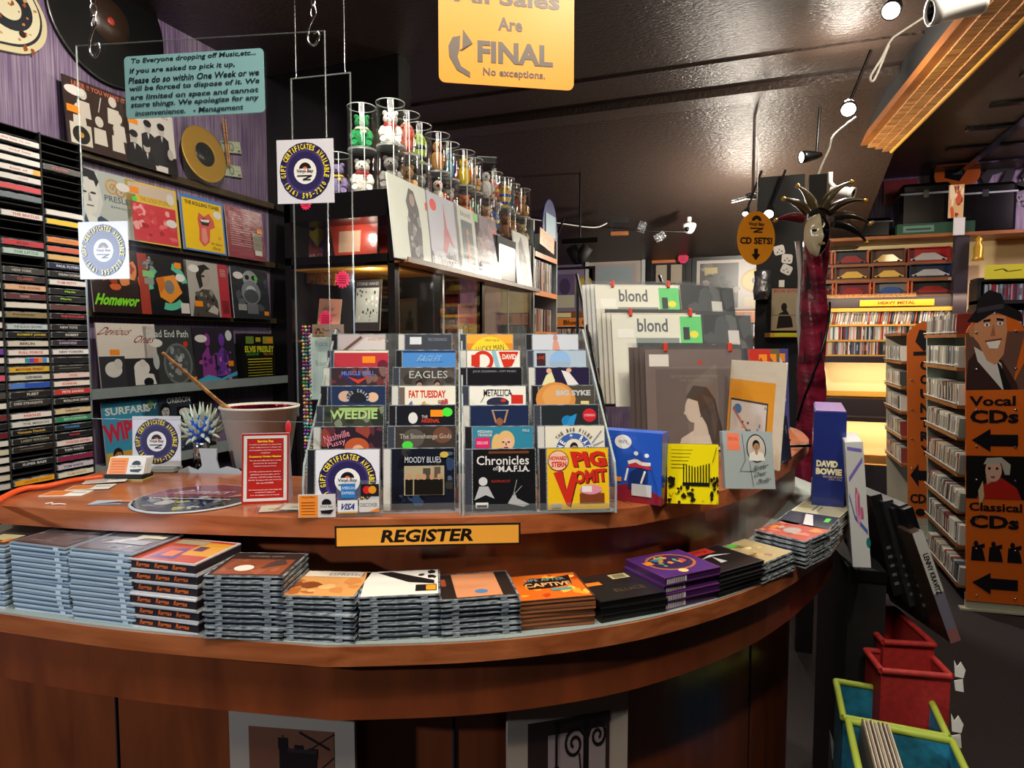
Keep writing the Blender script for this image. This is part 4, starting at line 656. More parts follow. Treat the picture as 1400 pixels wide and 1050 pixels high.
fig = lambda x, y, s_, c: [('e', x, y+.1*s_, .05*s_, .06*s_, c), ('p', [(x-.08*s_, y-.16*s_), (x-.07*s_, y+.02*s_), (x+.07*s_, y+.02*s_), (x+.08*s_, y-.16*s_)], c)]
wall_lp(103, RZ[0], [('r', 0, 0, 1, 1, '33211c'), ('t', 'LIVER !! YOU WANT IT', .55, .93, .84, .07, 'c8684a', {'b': .02})]+sum([fig(x, y, 1.3, 'cfc6bc') for x, y in ((.28, .68), (.75, .72), (.2, .45), (.5, .35), (.78, .32), (.82, .5))], [])+[OVAL(.16, .82, .3), ('r', .02, .5, .22, .6, 'f08a1e'), ('r', .04, .06, .36, .36, 'cac4b4'), ('e', .2, .2, .13, .13, '1a1614'), ('e', .2, .2, .04, .04, 'c88a3a'), ('l', [(.5, .62), (.56, .85)], .015, 'cfc6bc')], 'brown sleeve with pale cut-out musicians at the left of the top ledge', .31, side='2c2a2c')
wall_lp(178, RZ[0], [('r', 0, 0, 1, 1, 'cfc8c2'), ('t', 'THE STONES', .6, .95, .6, .06, '7a3a30'), ('t', 'TELL ME', .3, .84, .3, .04, '4a4644'), ('r', .12, .66, .3, .74, 'f08a1e'), *[it for x, y in ((.48, .68), (.74, .7), (.2, .44), (.42, .34)) for it in (('p', [(x-.15, max(0, y-.6)), (x-.13, y-.14), (x-.05, y-.09), (x+.05, y-.09), (x+.13, y-.14), (x+.15, max(0, y-.6))], '26242a' if y > .5 else '1a181c'), ('e', x, y, .065, .09, 'b8b0aa'), ('e', x, y+.06, .075, .06, '1e1b1e'), ('p', [(x-.02, y-.1), (x+.02, y-.1), (x, y-.2)], 'd0ccc8'), ('r', x-.035, y-.0, x-.015, y+.012, '201c1c'), ('r', x+.015, y-.0, x+.035, y+.012, '201c1c'))], ('p', [(.8, 0), (.82, .25), (1, .3), (1, 0)], '221f22'), ('e', .88, .33, .06, .09, 'b0a8a4')], 'white sleeve with four dark suited young men, top ledge', .3)
# gold record in plastic with dollar bills behind
gp_ = PX(287, 265, -2.80); t = thing('gold_record', Matrix.Translation((-2.83, gp_.y, RZ[0]+.165)) @ Matrix.Rotation(pi/2, 4, 'Z') @ Matrix.Rotation(radians(-8), 4, 'X') @ Matrix.Rotation(pi/2, 4, 'X'), 'big gold coloured record with black centre standing on the top ledge', 'record')
obj('disc', MB().lathe([(.045, .004), (.075, .0035), (.08, .005)]+[(.085+.005*i, .0045+.0006*(i % 2)) for i in range(12)]+[(.15, .004), (.152, .002), (.15, 0), (.001, 0)], 'gold', None, 64), t)
obj('centre_label', MB().lathe([(.001, .007), (.063, .007), (.065, .003)], 'vinyl', None, 32), t, label='black centre label')
obj('plastic_bag', MB().box((-.165, -.165, .009), (.165, .165, .0095), 'bag'), t)
for i, (dy, dz, rl) in enumerate(((.24, .20, -12), (.235, .07, -8))):
    t = thing('dollar_bill', Matrix.Translation((-2.88, gp_.y+dy-.06, RZ[0]+dz+.03)) @ Matrix.Rotation(pi/2, 4, 'Z') @ Matrix.Rotation(radians(rl), 4, 'Y'), ['upper', 'lower'][i]+' play banknote pinned beside the gold record', 'banknote')
    obj('note_paper', MB().box((0, 0, 0), (.156, .001, .066), 'print', '9aa58c').art(0, -.0004, 0, .156, .066, [('r', .03, .06, .97, .94, 'b4bba0'), ('e', .5, .5, .13, .38, '6a7460'), ('e', .5, .52, .08, .26, 'a8ae98'), ('r', .06, .7, .2, .88, '5c6a54'), ('r', .8, .1, .94, .28, '5c6a54'), ('l', [(.7, .5), (.9, .5)], .05, '7a8468')]), t)
sk = V((-2.85, gp_.y+.19, RZ[0]+.16)); obj('wooden_chopsticks', MB().tube([V((0, 0, 0)), V((.0, -.03, .25))], [.006, .004], 'pine').tube([V((0, .014, 0)), V((0, -.01, .25))], [.006, .004], 'pine'), None, 'pair of pale wooden sticks hanging over the banknotes', 'sticks', None, None, Matrix.Translation(sk))
wall_lp(113, RZ[1], [('r', 0, 0, 1, 1, 'aeb4b2'), ('p', [(.0, 0), (0, .95), (.36, .95), (.42, .5), (.3, .2)], 'c8c8c6'), ('p', [(0, .6), (0, 1), (.1, 1), (.32, .97), (.38, .82), (.32, .72), (.2, .86), (.08, .84), (.04, .6)], '1c1c24'), ('p', [(.04, .84), (.3, .82), (.36, .6), (.3, .36), (.16, .26), (.04, .4)], 'd2d0cc'), ('e', .12, .63, .05, .018, '20202a'), ('e', .27, .63, .05, .018, '20202a'), ('p', [(.2, .64), (.24, .5), (.18, .5)], '8a8a8c'), ('r', .15, .42, .26, .445, '7a6a6a'), ('p', [(0, 0), (.12, .3), (.24, .22), (.36, .3), (.62, .18), (.6, 0)], '27425e'), ('p', [(.12, .3), (.2, .0), (.26, .0), (.3, .26)], 'd8d8d4'), ('l', spiral(.6, .78, .14, 1), .03, 'c89a4a'), ('l', spiral(.72, .74, .12, -1), .03, 'b88a4a'), OVAL(.78, .82, .24), ('t', 'PRESLEY', .7, .6, .5, .09, '56606a'), ('t', 'SINGLES', .74, .48, .4, .03, '7a848c')], 'pale grey sleeve with a quiffed man in profile, second ledge', .3)
wall_lp(181, RZ[1], [('r', 0, 0, 1, 1, 'd8b84a'), ('r', .05, .78, .95, .97, 'c8b4a4'), ('r', .08, .02, .95, .66, 'c83a44'), ('n', 71, 26, ['e06a70', 'a82434', 'e8a0a0', 'd04a50'], .1, .04, .93, .64, .03, .1), ('t', 'THE GOLD STUDIO', .55, .73, .6, .07, 'b06a2a'), ('r', .08, .8, .24, .9, 'f08a1e'), ('e', .15, .7, .05, .04, '5ad04a'), ('e', .86, .82, .08, .1, 'd0ccc8'), OVAL(.84, .4, .22)], 'yellow edged sleeve with crinkled red picture in plastic, second ledge', .295)
wall_lp(254, RZ[1], [('r', 0, 0, 1, 1, '4a7ac0'), ('r', .04, .03, .96, .94, 'e8bc14'), ('t', 'THE ROLLING TONES', .5, .87, .8, .07, '1c1a14', {'b': .03}), ('p', [(.36, .6), (.4, .72), (.52, .66), (.64, .74), (.74, .62), (.76, .5), (.64, .44), (.6, .2), (.46, .1), (.36, .2), (.38, .42)], 'd0584c'), ('p', [(.4, .58), (.5, .64), (.66, .6), (.6, .5), (.46, .5)], '2a1414'), ('p', [(.42, .6), (.64, .62), (.62, .57), (.44, .56)], 'e8d8d0'), ('p', [(.42, .2), (.5, .15), (.56, .24), (.54, .46), (.44, .44)], 'e08a80'), OVAL(.84, .74, .2), ('t', 'No Spare', .76, .18, .26, .06, '2a2a18', {'s': .2}), ('t', 'Parts', .76, .1, .18, .06, '2a2a18', {'s': .2}), ('r', .82, .28, .88, .33, 'f08a1e')], 'bright yellow sleeve with a pink tongue drawing and blue rim', .295)
wall_lp(315, RZ[1], [('r', 0, 0, 1, 1, '8a3440')]+[('l', [(.08, .88-.045*i), (.34+.06*(i % 3), .88-.045*i)], .01, 'd0a8a8') for i in range(15)]+[('l', [(.42, .88-.045*i), (.62+.05*(i % 2), .88-.045*i)], .01, 'd0a8a8') for i in range(15)]+[('r', .66, .2, .92, .55, '8a8470'), ('r', .7, .1, .9, .2, 'd8d4d0'), ('r', .8, .56, .94, .65, 'f08a1e')], 'maroon sleeve back printed with a song list, right end of second ledge', .295)
wall_lp(128, RZ[2], [('r', 0, 0, 1, 1, '2c1c1c'), ('n', 73, 22, ['c8602c', 'a03c20', 'd8844a'], .05, .3, .95, .95, .05, .12), ('r', .82, .0, 1, 1, 'a03a2c'), ('t', 'Homewor', .42, .2, .74, .18, '7ad02c', {'b': .04, 's': .1})], 'black sleeve with orange splashes and slimy green title', .3)
wall_lp(192, RZ[2], [('r', 0, 0, 1, 1, '16161a'), *[('p', [(.58+r*cos(a_), .5+r*sin(a_)) for r, a_ in [(.42, a0+.02*k) for k in range(0, 60, 6)]+[(.3, a0+.02*k) for k in range(54, -6, -6)]], '5ab89a') for a0 in (.2, 2.3, 4.4)], ('p', [(.36, .62), (.72, .7), (.86, .4), (.6, .2), (.4, .3)], 'e08a2c'), ('e', .6, .48, .1, .12, '7a7470'), ('p', [(.34, .6), (.5, .66), (.52, .5), (.42, .36)], 'c86a1c'), ('r', .1, .62, .32, .72, '7ac07a'), ('n', 75, 10, ['5a5a5c', '8a8a8a'], .06, .74, .3, .95, .03, .06), ('r', .12, .5, .3, .6, '8a8c88'), OVAL(.84, .66, .2), ('r', .74, .82, .88, .92, 'f08a1e'), ('r', .8, .04, .98, .22, 'd0ccc8')], 'black sleeve with a teal and orange circular figure', .3)
wall_lp(257, RZ[2], [('r', 0, 0, 1, 1, 'a8a29c'), ('r', .76, 0, 1, 1, 'b0303a'), ('p', [(.1, 0), (.2, .4), (.36, .5), (.58, .5), (.7, .3), (.72, 0)], '4a4440'), ('n', 77, 26, ['2a2624', '8a847c', '605a54'], .2, .03, .66, .46, .02, .05), ('e', .44, .72, .13, .16, 'a89a90'), ('p', [(.3, .5), (.24, .74), (.3, .92), (.46, .96), (.58, .88), (.46, .86), (.36, .76), (.38, .56)], '221e1e'), ('e', .4, .74, .04, .02, '1c1818'), ('p', [(.44, .1), (.6, .22), (.7, .14), (.66, .04)], 'b8b0a8'), OVAL(.2, .86, .24), ('r', .16, .18, .34, .28, 'f08a1e'), *[('l', [(.8, .3-.03*i), (.96, .3-.03*i)], .01, '2a1a1c') for i in range(8)], *[('l', [(.8, .9-.03*i), (.94, .9-.03*i)], .01, 'e0b0b0') for i in range(5)]], 'grey sleeve of a long haired woman with a red right band', .3)
wall_lp(320, RZ[2], [('r', 0, 0, 1, 1, '2c2e34'), ('n', 79, 14, ['4a4e56', '3a3c44', '5c6068'], .05, .1, .95, .95, .05, .12), ('e', .5, .8, .2, .16, '9a9ca0'), ('e', .42, .82, .06, .05, '15161a'), ('e', .6, .82, .06, .05, '15161a'), ('e', .5, .52, .26, .24, '7c8088'), ('e', .5, .56, .13, .1, 'b8bac0'), ('e', .5, .45, .2, .14, '4a4c54'), ('r', .36, .1, .66, .3, '6a6c72'), OVAL(.18, .84, .26), ('e', .66, .82, .05, .04, '4ad03a'), ('r', .82, .08, .95, .16, 'f08a1e'), ('r', .12, .16, .34, .28, '9a9a9c')], 'charcoal sleeve with a skull and mushroom like grey face', .3)
wall_lp(134, 1.376, [('r', 0, 0, 1, 1, 'd6ccc4'), ('r', 0, 0, .42, .5, '34343a'), ('r', .42, 0, 1, .46, '2c2c30'), ('e', .22, .3, .14, .12, 'd0ccc8'), ('e', .3, .38, .07, .08, 'c8c4c0'), ('e', .7, .3, .14, .12, 'd8d4d0'), ('p', [(.56, .04), (.56, .26), (.9, .2), (.94, .04)], 'd8d4d0'), ('e', .72, .38, .06, .06, 'd0c8c4'), ('e', .8, .08, .09, .07, '1c1c20'), ('t', 'Devious', .32, .88, .5, .12, '8a3a34', {'s': .3}), ('t', 'Ones', .8, .76, .36, .12, '8a3a34', {'s': .3}), ('r', .18, .52, .34, .6, 'f08a1e')], 'white and black split sleeve with red script, grey shelf left', .31, X=-2.83)
wall_lp(198, 1.376, [('r', 0, 0, 1, 1, '3a3c3e'), ('t', 'Dead End Path', .48, .88, .84, .12, 'c8ccc8', {'b': .01}), ('e', .64, .36, .3, .36, '6a6e70'), ('e', .64, .36, .26, .32, '4a4e50'), ('n', 81, 24, ['8a8e90', '5a5e60', 'a8acae'], .44, .12, .84, .6, .02, .06), OVAL(.22, .72, .26), ('e', .2, .42, .06, .14, 'b0b4b4'), ('e', .82, .7, .05, .05, 'd03a24'), ('r', .88, .04, 1, .12, 'f08a1e')], 'dark grey sleeve with white gothic title and oval engraving', .3, X=-2.83)
wall_lp(264, 1.376, [('r', 0, 0, 1, 1, '2c2832'), *[it for x, c in ((.34, '8a3a8a'), (.68, '6a3a9a')) for it in (('e', x, .78, .07, .12, c), ('p', [(x-.16, .1), (x-.14, .5), (x, .66), (x+.14, .5), (x+.16, .1)], c))], ('n', 83, 22, ['a04a9a', '4a2a6a', '2c2840', 'c06aa8'], .15, .05, .9, .6, .02, .07), ('p', [(0, .04), (.3, .14), (.6, .06), (1, .18), (1, .1), (.5, .0)], '4aa0c8'), OVAL(.2, .8, .28), ('e', .86, .86, .08, .1, 'c8ccd0'), ('r', .8, .28, .93, .38, 'f08a1e')], 'dark sleeve with two purple tinted figures', .3, X=-2.83)
wall_lp(330, 1.376, [('r', 0, 0, 1, 1, '15140f'), ('t', 'ELVIS PRESLEY', .52, .66, .9, .14, 'd0d02c', {'b': .04}), ('r', .1, .78, .34, .94, '6a8a3a'), ('r', .4, .82, .55, .92, 'b8a82c'), ('r', .62, .78, .95, .94, '9a9a34'), ('r', .76, .8, .92, .9, 'f08a1e'), ('t', 'GOLDEN RECORDS', .3, .55, .38, .06, '5ab03a'), ('t', 'VOL FIVE', .78, .55, .3, .06, 'e0a030')]+[('l', [(.14, .44-.06*i), (.9, .44-.06*i)], .022 if i < 2 else .012, 'c8b82c') for i in range(7)], 'thick black box set lettered in yellow at the right end of the grey shelf', .27, X=-2.87, side='101010', d=.05, tilt=1, h=.27, shift=.09)
wall_lp(137, 1.021, [('r', 0, 0, 1, 1, '3f92b4'), ('t', 'SURFARIS', .45, .84, .8, .12, 'd8e0dc', {'b': .03}), ('t', 'WIPE', .3, .52, .6, .3, 'c03048', {'b': .05, 'r': 6}), ('r', 0, 0, 1, .2, 'c8a040'), ('h', .2, .14, .1, 'b0804c', '2a2018', '4a2a2a'), ('h', .6, .14, .1, 'c89858', '2a2018', '6a4a2a'), ('e', .86, .9, .05, .06, '6a8a5a')], 'blue sleeve with slanted crimson letters behind the card tray', .3, X=-2.83)
wall_lp(192, 1.021, [('r', 0, 0, 1, 1, '2c3440'), ('t', 'ROY', .16, .86, .26, .1, 'd8d8d8'), ('t', 'ORBISON', .74, .92, .48, .1, 'd8d8d8'), ('h', .45, .74, .12, 'b0b0b0', '15151a', '20222a'), OVAL(.84, .7, .24), ('r', .05, .1, .9, .4, '3a4656')], 'slate blue sleeve with a dark haired singer on the lowest shelf', .3, X=-2.83)
wall_lp(240, 1.021, [('r', 0, 0, 1, 1, '201a1c'), ('n', 85, 12, ['a83c24', '6a2418', 'c8502c'], .4, .3, .95, .7, .04, .09), ('p', [(0, .2), (.3, .5), (.34, .46), (.06, .1)], 'd8d4d0')], 'black sleeve with red brick like patches on the lowest shelf', .24, X=-2.83, h=.24)
# enamel road shield, big wall record
p = PX(62, 88, -2.895); SHD = [(0, .28), (-.0, .33), (.06, .44), (.02, .56), (.1, .62), (.22, .58), (.3, .64), (.38, .58), (.5, .62), (.58, .56), (.54, .44), (.6, .33), (.6, .28), (.54, .1), (.42, .02), (.3, 0), (.18, .02), (.06, .1)]
SHD = [(.31, .0), (.22, .02), (.1, .05), (.03, .12), (.02, .22), (.08, .34), (.1, .48), (.04, .6), (.14, .7), (.31, .66), (.48, .7), (.58, .6), (.52, .48), (.54, .34), (.6, .22), (.59, .12), (.52, .05), (.4, .02)]
SHD = [tuple(v) for v in smooth([V(p) for p in SHD+SHD[:1]], 5)[:-1]]
t = thing('road_shield_sign', Matrix.Translation((-2.9, p.y-.60, p.z-.04)) @ Matrix.Rotation(pi/2, 4, 'Z'), 'rusty cream enamel road shield numbered 66 high on the left wall', 'sign')
obj('enamel_plate', MB().prism(SHD, -.02, 0, 'print', 'd0c49c', axis='y'), t)
sh2 = [(.31+(x-.31)*.93, .35+(y-.35)*.93) for x, y in SHD]; sh3 = [(.31+(x-.31)*.9, .35+(y-.35)*.9) for x, y in SHD]
mb = MB(); mb.art(0, -.0205, 0, 1, 1, [('p', sh2, '1c2028'), ('p', sh3, 'd8d0b0'), ('t', '66', .335, .27, .42, .3, '1a1e26'), ('n', 91, 26, ['a85a24', 'c07a3a', '8a4418', 'b89a64'], .4, .05, .56, .3, .004, .012), ('n', 92, 10, ['a85a24', '8a4418'], .1, .1, .5, .6, .003, .008), ('e', .5, .12, .014, .014, '2a1410')]); obj('painted_face', mb, t)
p = PX(150, 42, -2.89); t = thing('wall_record', Matrix.Translation((-2.9, p.y, p.z+.04)) @ Matrix.Rotation(pi/2, 4, 'Y'), 'oversized black record mounted high on the purple wall', 'record')
obj('disc', MB().lathe([(.001, .016), (.06, .016), (.062, .014)]+[(.07+.008*i, .013+.0012*(i % 2)) for i in range(28)]+[(.3, .012), (.302, .006), (.3, 0)], 'vinyl', None, 64), t)
obj('centre_label', MB().lathe([(.001, .018), (.1, .018), (.101, .014)], 'print', '35261c', 40), t); obj('spindle_hub', MB().ball((0, 0, .02), (.02, .02, .008), 'print', 'a8382a'), t)
# ================= CASSETTE RACK =================
XC = -1.85; c0 = PX(137, 650, XC); zt = PX(45, 185, XC).z; y1 = PX(137, 600, XC).y; cols = {}
yc = [PX(x, 540, XC).y for x in (-46, 9, 73, 137)]; CW = .1095
t = thing('cassette_rack', Matrix.Translation((XC-.07, yc[0]-.02, 1.172)), 'tall black cassette rack with rows of spines on the left counter end', 'rack'); hh = zt-1.172+.012
YS = [yc[1]-.112, yc[1]+.002, yc[1]+.118]
YE = YS[2]+.116-yc[0]+.0185
obj('rack_back', MB().box((0, 0, 0), (.006, YE, hh), 'black_matte'), t)
for ys in YS+[YS[2]+.116]: obj('rack_upright', MB().box((.006, ys-yc[0]+.0145, 0), (.075, ys-yc[0]+.0185, hh), 'black_matte'), t)
for i in range(45):
    z = .0+i*(hh-.004)/44; obj('rack_divider', MB().box((.006, .02, z), (.07, YE, z+.0022), 'black_matte'), t)
BK = '1a191c'
t = thing('low_black_cabinet', Matrix.Translation((-2.3, yc[0]-.06, 0)), 'low black cabinet under the cassette rack behind the counter', 'cabinet'); obj('cabinet_body', MB().box((0, 0, 0), (.47, y1-yc[0]+.12, 1.17), 'black_matte'), t)
for k in range(2): obj('cabinet_door', MB().box((.47, .03+.26*k, .08), (.482, .27+.26*k, 1.12), 'black_gloss'), t)
K = [[], [], []]
K[0] = [(y, c, '', '') for y, c in zip((204, 216, 228, 240, 255, 263, 275, 286, 302, 317, 329, 343, 354, 366, 378, 391, 430, 445, 458, 470, 481, 493, 505, 517, 529, 541, 555, 571, 583, 595, 606, 618, 629, 641, 653, 665), 'd8d4cc d8d4cc c8c4b8 dcd8d0 d8d4cc 3a78b8 d0ccc4 d8d4c8 3f84c0 c83434 c83434 d8d4cc d8b08a d8b84a b89a6a d8d4cc d4d0c8 d8c8c4 4a4644 d8d4cc 6a3a9a d8d4cc 4a4a48 c8506a 2a2a2c 4a4440 d8d0c8 6a2a30 1c1a1c 6a1c28 d4d0c8 c8bfa8 d8d4cc d4c8c0 c8bca8 b8b4b4'.split())]
K[1] = [(197, 'cfcac6', 'the hits go on', 'b06a6a'), (211, 'cbc6c2', 'gold hits', 'b06a6a'), (223, 'd4d0cc', '', ''), (235, 'cfcac6', 'best of', 'b06a6a'), (247, 'cac6c4', 'gold', 'b08080'), (260, 'c02c3c', '', ''), (272, '5a6a78', '', ''), (296, 'd0ccc8', 'THE BEATLES', 'c04040'), (334, 'b8303c', 'AC DC', '2a1a1c'), (346, 'a8c0b8', 'THE LITTLE', '4a7a70'), (371, '3a3836', 'NEW YORK', 'b0aca4'), (382, '30242a', 'CLASSIC', 'b85a4a'), (394, 'd0a884', 'THE DOORS', '8a3a2a'), (406, '5a3034', 'MARK', 'b08a8a'), (418, 'd0ccc0', '', ''), (431, '8a7a54', 'Foreigner', '2c2618'), (447, 'aebcc0', 'THE BLACK CROWES', '5a6a72'), (458, BK, 'ROBERT JONES', 'c8b43a'), (470, 'c4bcb0', 'BERLIN', '2a2624'), (482, 'd4ccc8', 'FULL FORCE', 'c83a34'), (493, 'd0ccc8', '', ''), (505, 'c8a030', 'MOTHER FINEST', '7a1c1c'), (516, 'c0bcac', 'GENESIS', '2c3c6a'), (527, '2a54a8', '', ''), (539, BK, 'FLEET', 'b8b4a8'), (551, '2c2a28', 'DIRE STRAIGHTS', 'b4b0a8'), (568, 'd4ccc8', 'PAROLES', 'c03434'), (579, 'c8c8c4', 'THE MISSION', '6a6a6a'), (590, BK, 'Vanessa Daniels', 'c09a4a'), (602, '23211e', 'LARRY WATSON', '9a9484'), (613, '2c241c', '', ''), (634, '1e1e20', 'SUPER BASS', 'b8b8b8'), (658, 'e09a24', 'HAWKES CLASSIC', 'a86a18')]
K[2] = [(237, '201a1c', 'B JONES', 'b83434'), (296, 'cfcbc8', '', ''), (308, 'd8b82c', '', ''), (332, 'd88038', '', ''), (344, 'c8604a', '', ''), (355, 'd0a868', '', ''), (366, '1c2444', 'PAUL FLYNN', 'c8ccd8'), (377, BK, 'DEAN DORIAN', 'b8b4b0'), (388, 'd4d0cc', 'TOM PETTY', 'c04848'), (400, BK, 'Magic', '8ad02c'), (410, BK, 'Magic', '8ad02c'), (421, '5a3838', '', ''), (433, '1e1416', 'THE ROLLING', 'c83a44'), (448, BK, 'NEW TOYS', 'b8b4b0'), (458, BK, 'ROBERT', 'c8c4c0'), (469, '2a2030', 'DARKNESS', 'a89ab0'), (481, 'd4d0d0', 'NEW YORKERS', '4a4448'), (492, BK, '', ''), (503, '232020', '', ''), (513, 'd4b8b4', 'PINK', 'c87a7a'), (524, 'd8ccc4', 'SCANDAL', 'c83434'), (535, 'b83430', 'PETE SANDS', 'e0c8c0'), (547, '222020', 'ROLLING SKIES', 'c0bcb8'), (561, 'c8b088', 'TIFFANY', '6a5a4a'), (572, '2f7a58', 'BEATLEMANIA', '9ac8b0'), (583, '1c1e24', 'TOOLING', '4a8ac8'), (594, BK, 'Randy', 'c83434'), (604, 'd4c4c0', 'TWISTED SISTERS', 'c04a4a'), (614, '1e1c1e', 'TOM WAITS', 'c8c8c8'), (625, '7a2444', '', ''), (636, 'b8acbc', 'TOM WAITS', '3a3444'), (647, 'd0ccb8', 'TOM WAITS', 'b88a4a')]
def cname(c):
    r, g, b = [int(c[i:i+2], 16) for i in (0, 2, 4)]; mx, mn = max(r, g, b), min(r, g, b)
    if mx < 60: return 'black'
    if mx-mn < 26: return 'white' if mx > 190 else 'grey'
    if mx-mn < 45 and mx > 180: return 'cream'
    if r == mx: return 'red' if g < r*.45 else 'orange' if g < r*.72 else 'yellow' if b < g*.55 else 'tan'
    return 'green' if g == mx else 'blue' if r < g else 'violet'
seen = set()
for ci in range(3):
    pxs = (10, 40, 100)[ci]
    for i, (py, c, tx, tc_) in enumerate(K[ci]):
        z = PX(pxs, py, XC).z-.008; z = max(z, 1.179); ys = YS[ci]
        colw = ('cut-off left', 'middle', 'right')[ci]; fr = py
        pos = 'near the top' if fr < 300 else 'above the middle' if fr < 430 else 'below the middle' if fr < 560 else 'near the foot'
        prev = cname(K[ci][i-1][1]) if i else 'no'; lab = '%s cassette%s, %s of the %s rack column, beneath a %s one' % (cname(c), ' lettered '+cname(tc_) if tx else '', pos, colw, prev)
        if not i: lab = '%s cassette at the very top of the %s rack column' % (cname(c), colw)
        nx = cname(K[ci][i+1][1]) if i+1 < len(K[ci]) else 'no'
        if lab in seen: lab = '%s cassette, %s of the %s rack column, between %s and %s' % (cname(c), pos, colw, prev, nx)
        if lab in seen: lab = '%s cassette, %s in the %s rack column counting down from its top' % (cname(c), 'th'.join([str(i+1), '']), colw)
        seen.add(lab)
        t = thing('cassette', Matrix.Translation((XC-.0, ys+.004, z)) @ Matrix.Rotation(pi/2, 4, 'Z'), lab, 'cassette', 'cassettes in the black rack')
        obj('case', MB().box((0, -.003, 0), (.1095, .06, .0165), 'case_edge', bev=.001), t)
        it = [('r', 0, 0, 1, 1, c)]
        if tx: it.append(('t', tx, .5+.08*((i*7) % 5-2)/2, .5, min(.7, .06*len(tx)), .5, tc_, {'b': .03}))
        elif i % 3 == 0: it += [('r', .15, .42, .75, .58, '8a8480' if c > '9' else '6a6864')]
        if py == 493 and ci == 1: it += [('r', .38+.11*k, .05, .49+.11*k, .95, q) for k, q in enumerate(('1f8a8a', '6a3ab0', 'c83a24', 'd87a3a', '3a84c8'))]
        if py == 235 and ci == 1: it += [('r', .8, 0, 1, 1, 'f0a020')]
        if py == 527: it = [('r', 0, 0, 1, 1, '4a74c0'), ('r', .35, .05, 1, .95, '2247a8')]
        obj('spine_card', MB().art(.002, -.0034, .0015, .1055, .0135, it, 'gloss_print'), t)
# ================= DISPLAY CASE WITH PLUSH TUBES =================
XF = -1.27; c0 = PX(541, 357, XF); y0c, y1c, zb = c0.y, PX(727, 400, XF).y, 1.905; zt = 2.175; X0 = -1.78
t = thing('glass_display_case', Matrix.Translation((X0, y0c, 0)), 'tall black framed glass display case behind the counter', 'display case'); DX, DY = XF-X0, y1c-y0c
obj('plinth', MB().box((0, 0, 0), (DX, DY, .8), 'black_matte'), t)
obj('top_box', MB().box((0, 0, zb), (DX-.03, DY, zb+.03), 'black_gloss').box((.0, 0, zt-.1), (DX-.03, DY, zt), 'black_gloss'), t)
for x, y in ((0, 0), (DX-.035, 0), (0, DY-.03), (DX-.035, DY-.03), (DX-.03, DY*.52)): obj('frame_post', MB().box((x, y, .8), (x+.03, y+.03, zt), 'black_gloss'), t)
obj('back_panel', MB().box((0.0, .03, .8), (.006, DY-.03, zt), 'black_matte'), t)
obj('mid_panel', MB().box((.03, .42, .8), (DX-.06, .426, zt-.1), 'black_matte'), t)
obj('record_ledge', MB().box((DX-.03, 0, zb-.008), (DX+.05, DY, zb), 'wood_shelf').box((DX+.05, 0, zb-.008), (DX+.054, DY, zb+.012), 'shelf_lip'), t)
for ya, yb in ((.03, DY*.26), (DY*.26+.002, DY*.52), (DY*.52+.03, DY*.76), (DY*.76+.002, DY-.03)): obj('glass_door', MB().box((DX-.012, ya, .85), (DX-.007, yb, zb-.01), 'acrylic'), t); obj('door_edge', MB().box((DX-.0125, ya, .85), (DX-.0065, ya+.004, zb-.01), 'acrylic_edge'), t)
obj('end_glass', MB().box((.03, .004, .85), (DX-.035, .008, zt-.1), 'acrylic'), t)
for z in (1.16, 1.47): obj('glass_shelf', MB().box((.01, .43, z), (DX-.04, DY-.03, z+.006), 'acrylic_edge'), t)
obj('lit_shelf', MB().box((.03, .03, 1.598), (DX-.04, .41, 1.606), 'pine'), t); obj('lower_shelf', MB().box((.03, .03, 1.47), (DX-.04, .41, 1.476), 'white_plastic') if 0 else MB().box((.03, .02, 1.885), (DX-.04, .41, 1.893), 'yellow_board'), t)
CB = V((X0, y0c, 0))
def flatcard(name, cat, pos, yaw, w, h, items, label, tilt=0, d=.004, side='c8c4bc', fm='sleeve_print', roll=0, grp=None):
    t = thing(name, FR(pos, yaw, tilt, roll), label, cat, grp); obj('board', MB().box((0, 0, 0), (w, d, h), 'print', side), t); obj('print', MB().art(0, -.0004, 0, w, h, items, fm), t); return t
ya = y0c+.14
def atx(px, py, s, dz=0): p = PY(px, py, s); return V((p.x, s, p.z+dz))
flatcard('record_sleeve', 'record', atx(407, 355, ya), 0, .2, .24, [('r', 0, 0, 1, 1, '8a3c48'), ('n', 95, 26, ['3a4a8a', 'b0603c', '7a4a8a', '8a2c34'], .05, .1, .95, .95, .05, .12), ('p', [(.25, .65), (.75, .65), (.8, .5), (.5, .2), (.2, .5)], 'c8b040'), ('e', .36, .58, .11, .09, '3a3020'), ('e', .66, .58, .11, .09, '3a3020'), ('t', 'CAB CITY', .5, .05, .6, .06, 'd8ccc0')], 'multicoloured sleeve with a yellow masked face inside the case end', tilt=5)
flatcard('record_sleeve', 'record', atx(480, 355, ya+.03), 0, .2, .25, [('r', 0, 0, 1, 1, 'c8382c'), ('r', 0, .74, 1, 1, 'ccbcae'), ('r', .66, .86, .84, .92, '3a3634'), ('l', [(.3, 1), (.75, 0)], .02, 'c09078')], 'right hand red and cream sleeve inside the case end', tilt=5)
flatcard('record_sleeve', 'record', atx(441, 355, ya-.02), 0, .26, .25, [('r', 0, 0, 1, 1, 'b03c2c'), ('p', [(0, .7), (1, .74), (1, 1), (0, 1)], 'b89c8c'), ('p', [(0, 1), (0, 0), (.25, 0)], '2a1c1c'), ('r', .3, .1, .7, .45, 'c8a088'), ('e', .36, .66, .1, .09, 'e8dcd8'), ('e', .36, .66, .08, .07, 'b8a8a0'), ('e', .28, .82, .05, .05, '5ab84a')], 'large red and cream sleeve in the middle of the case end', tilt=5)
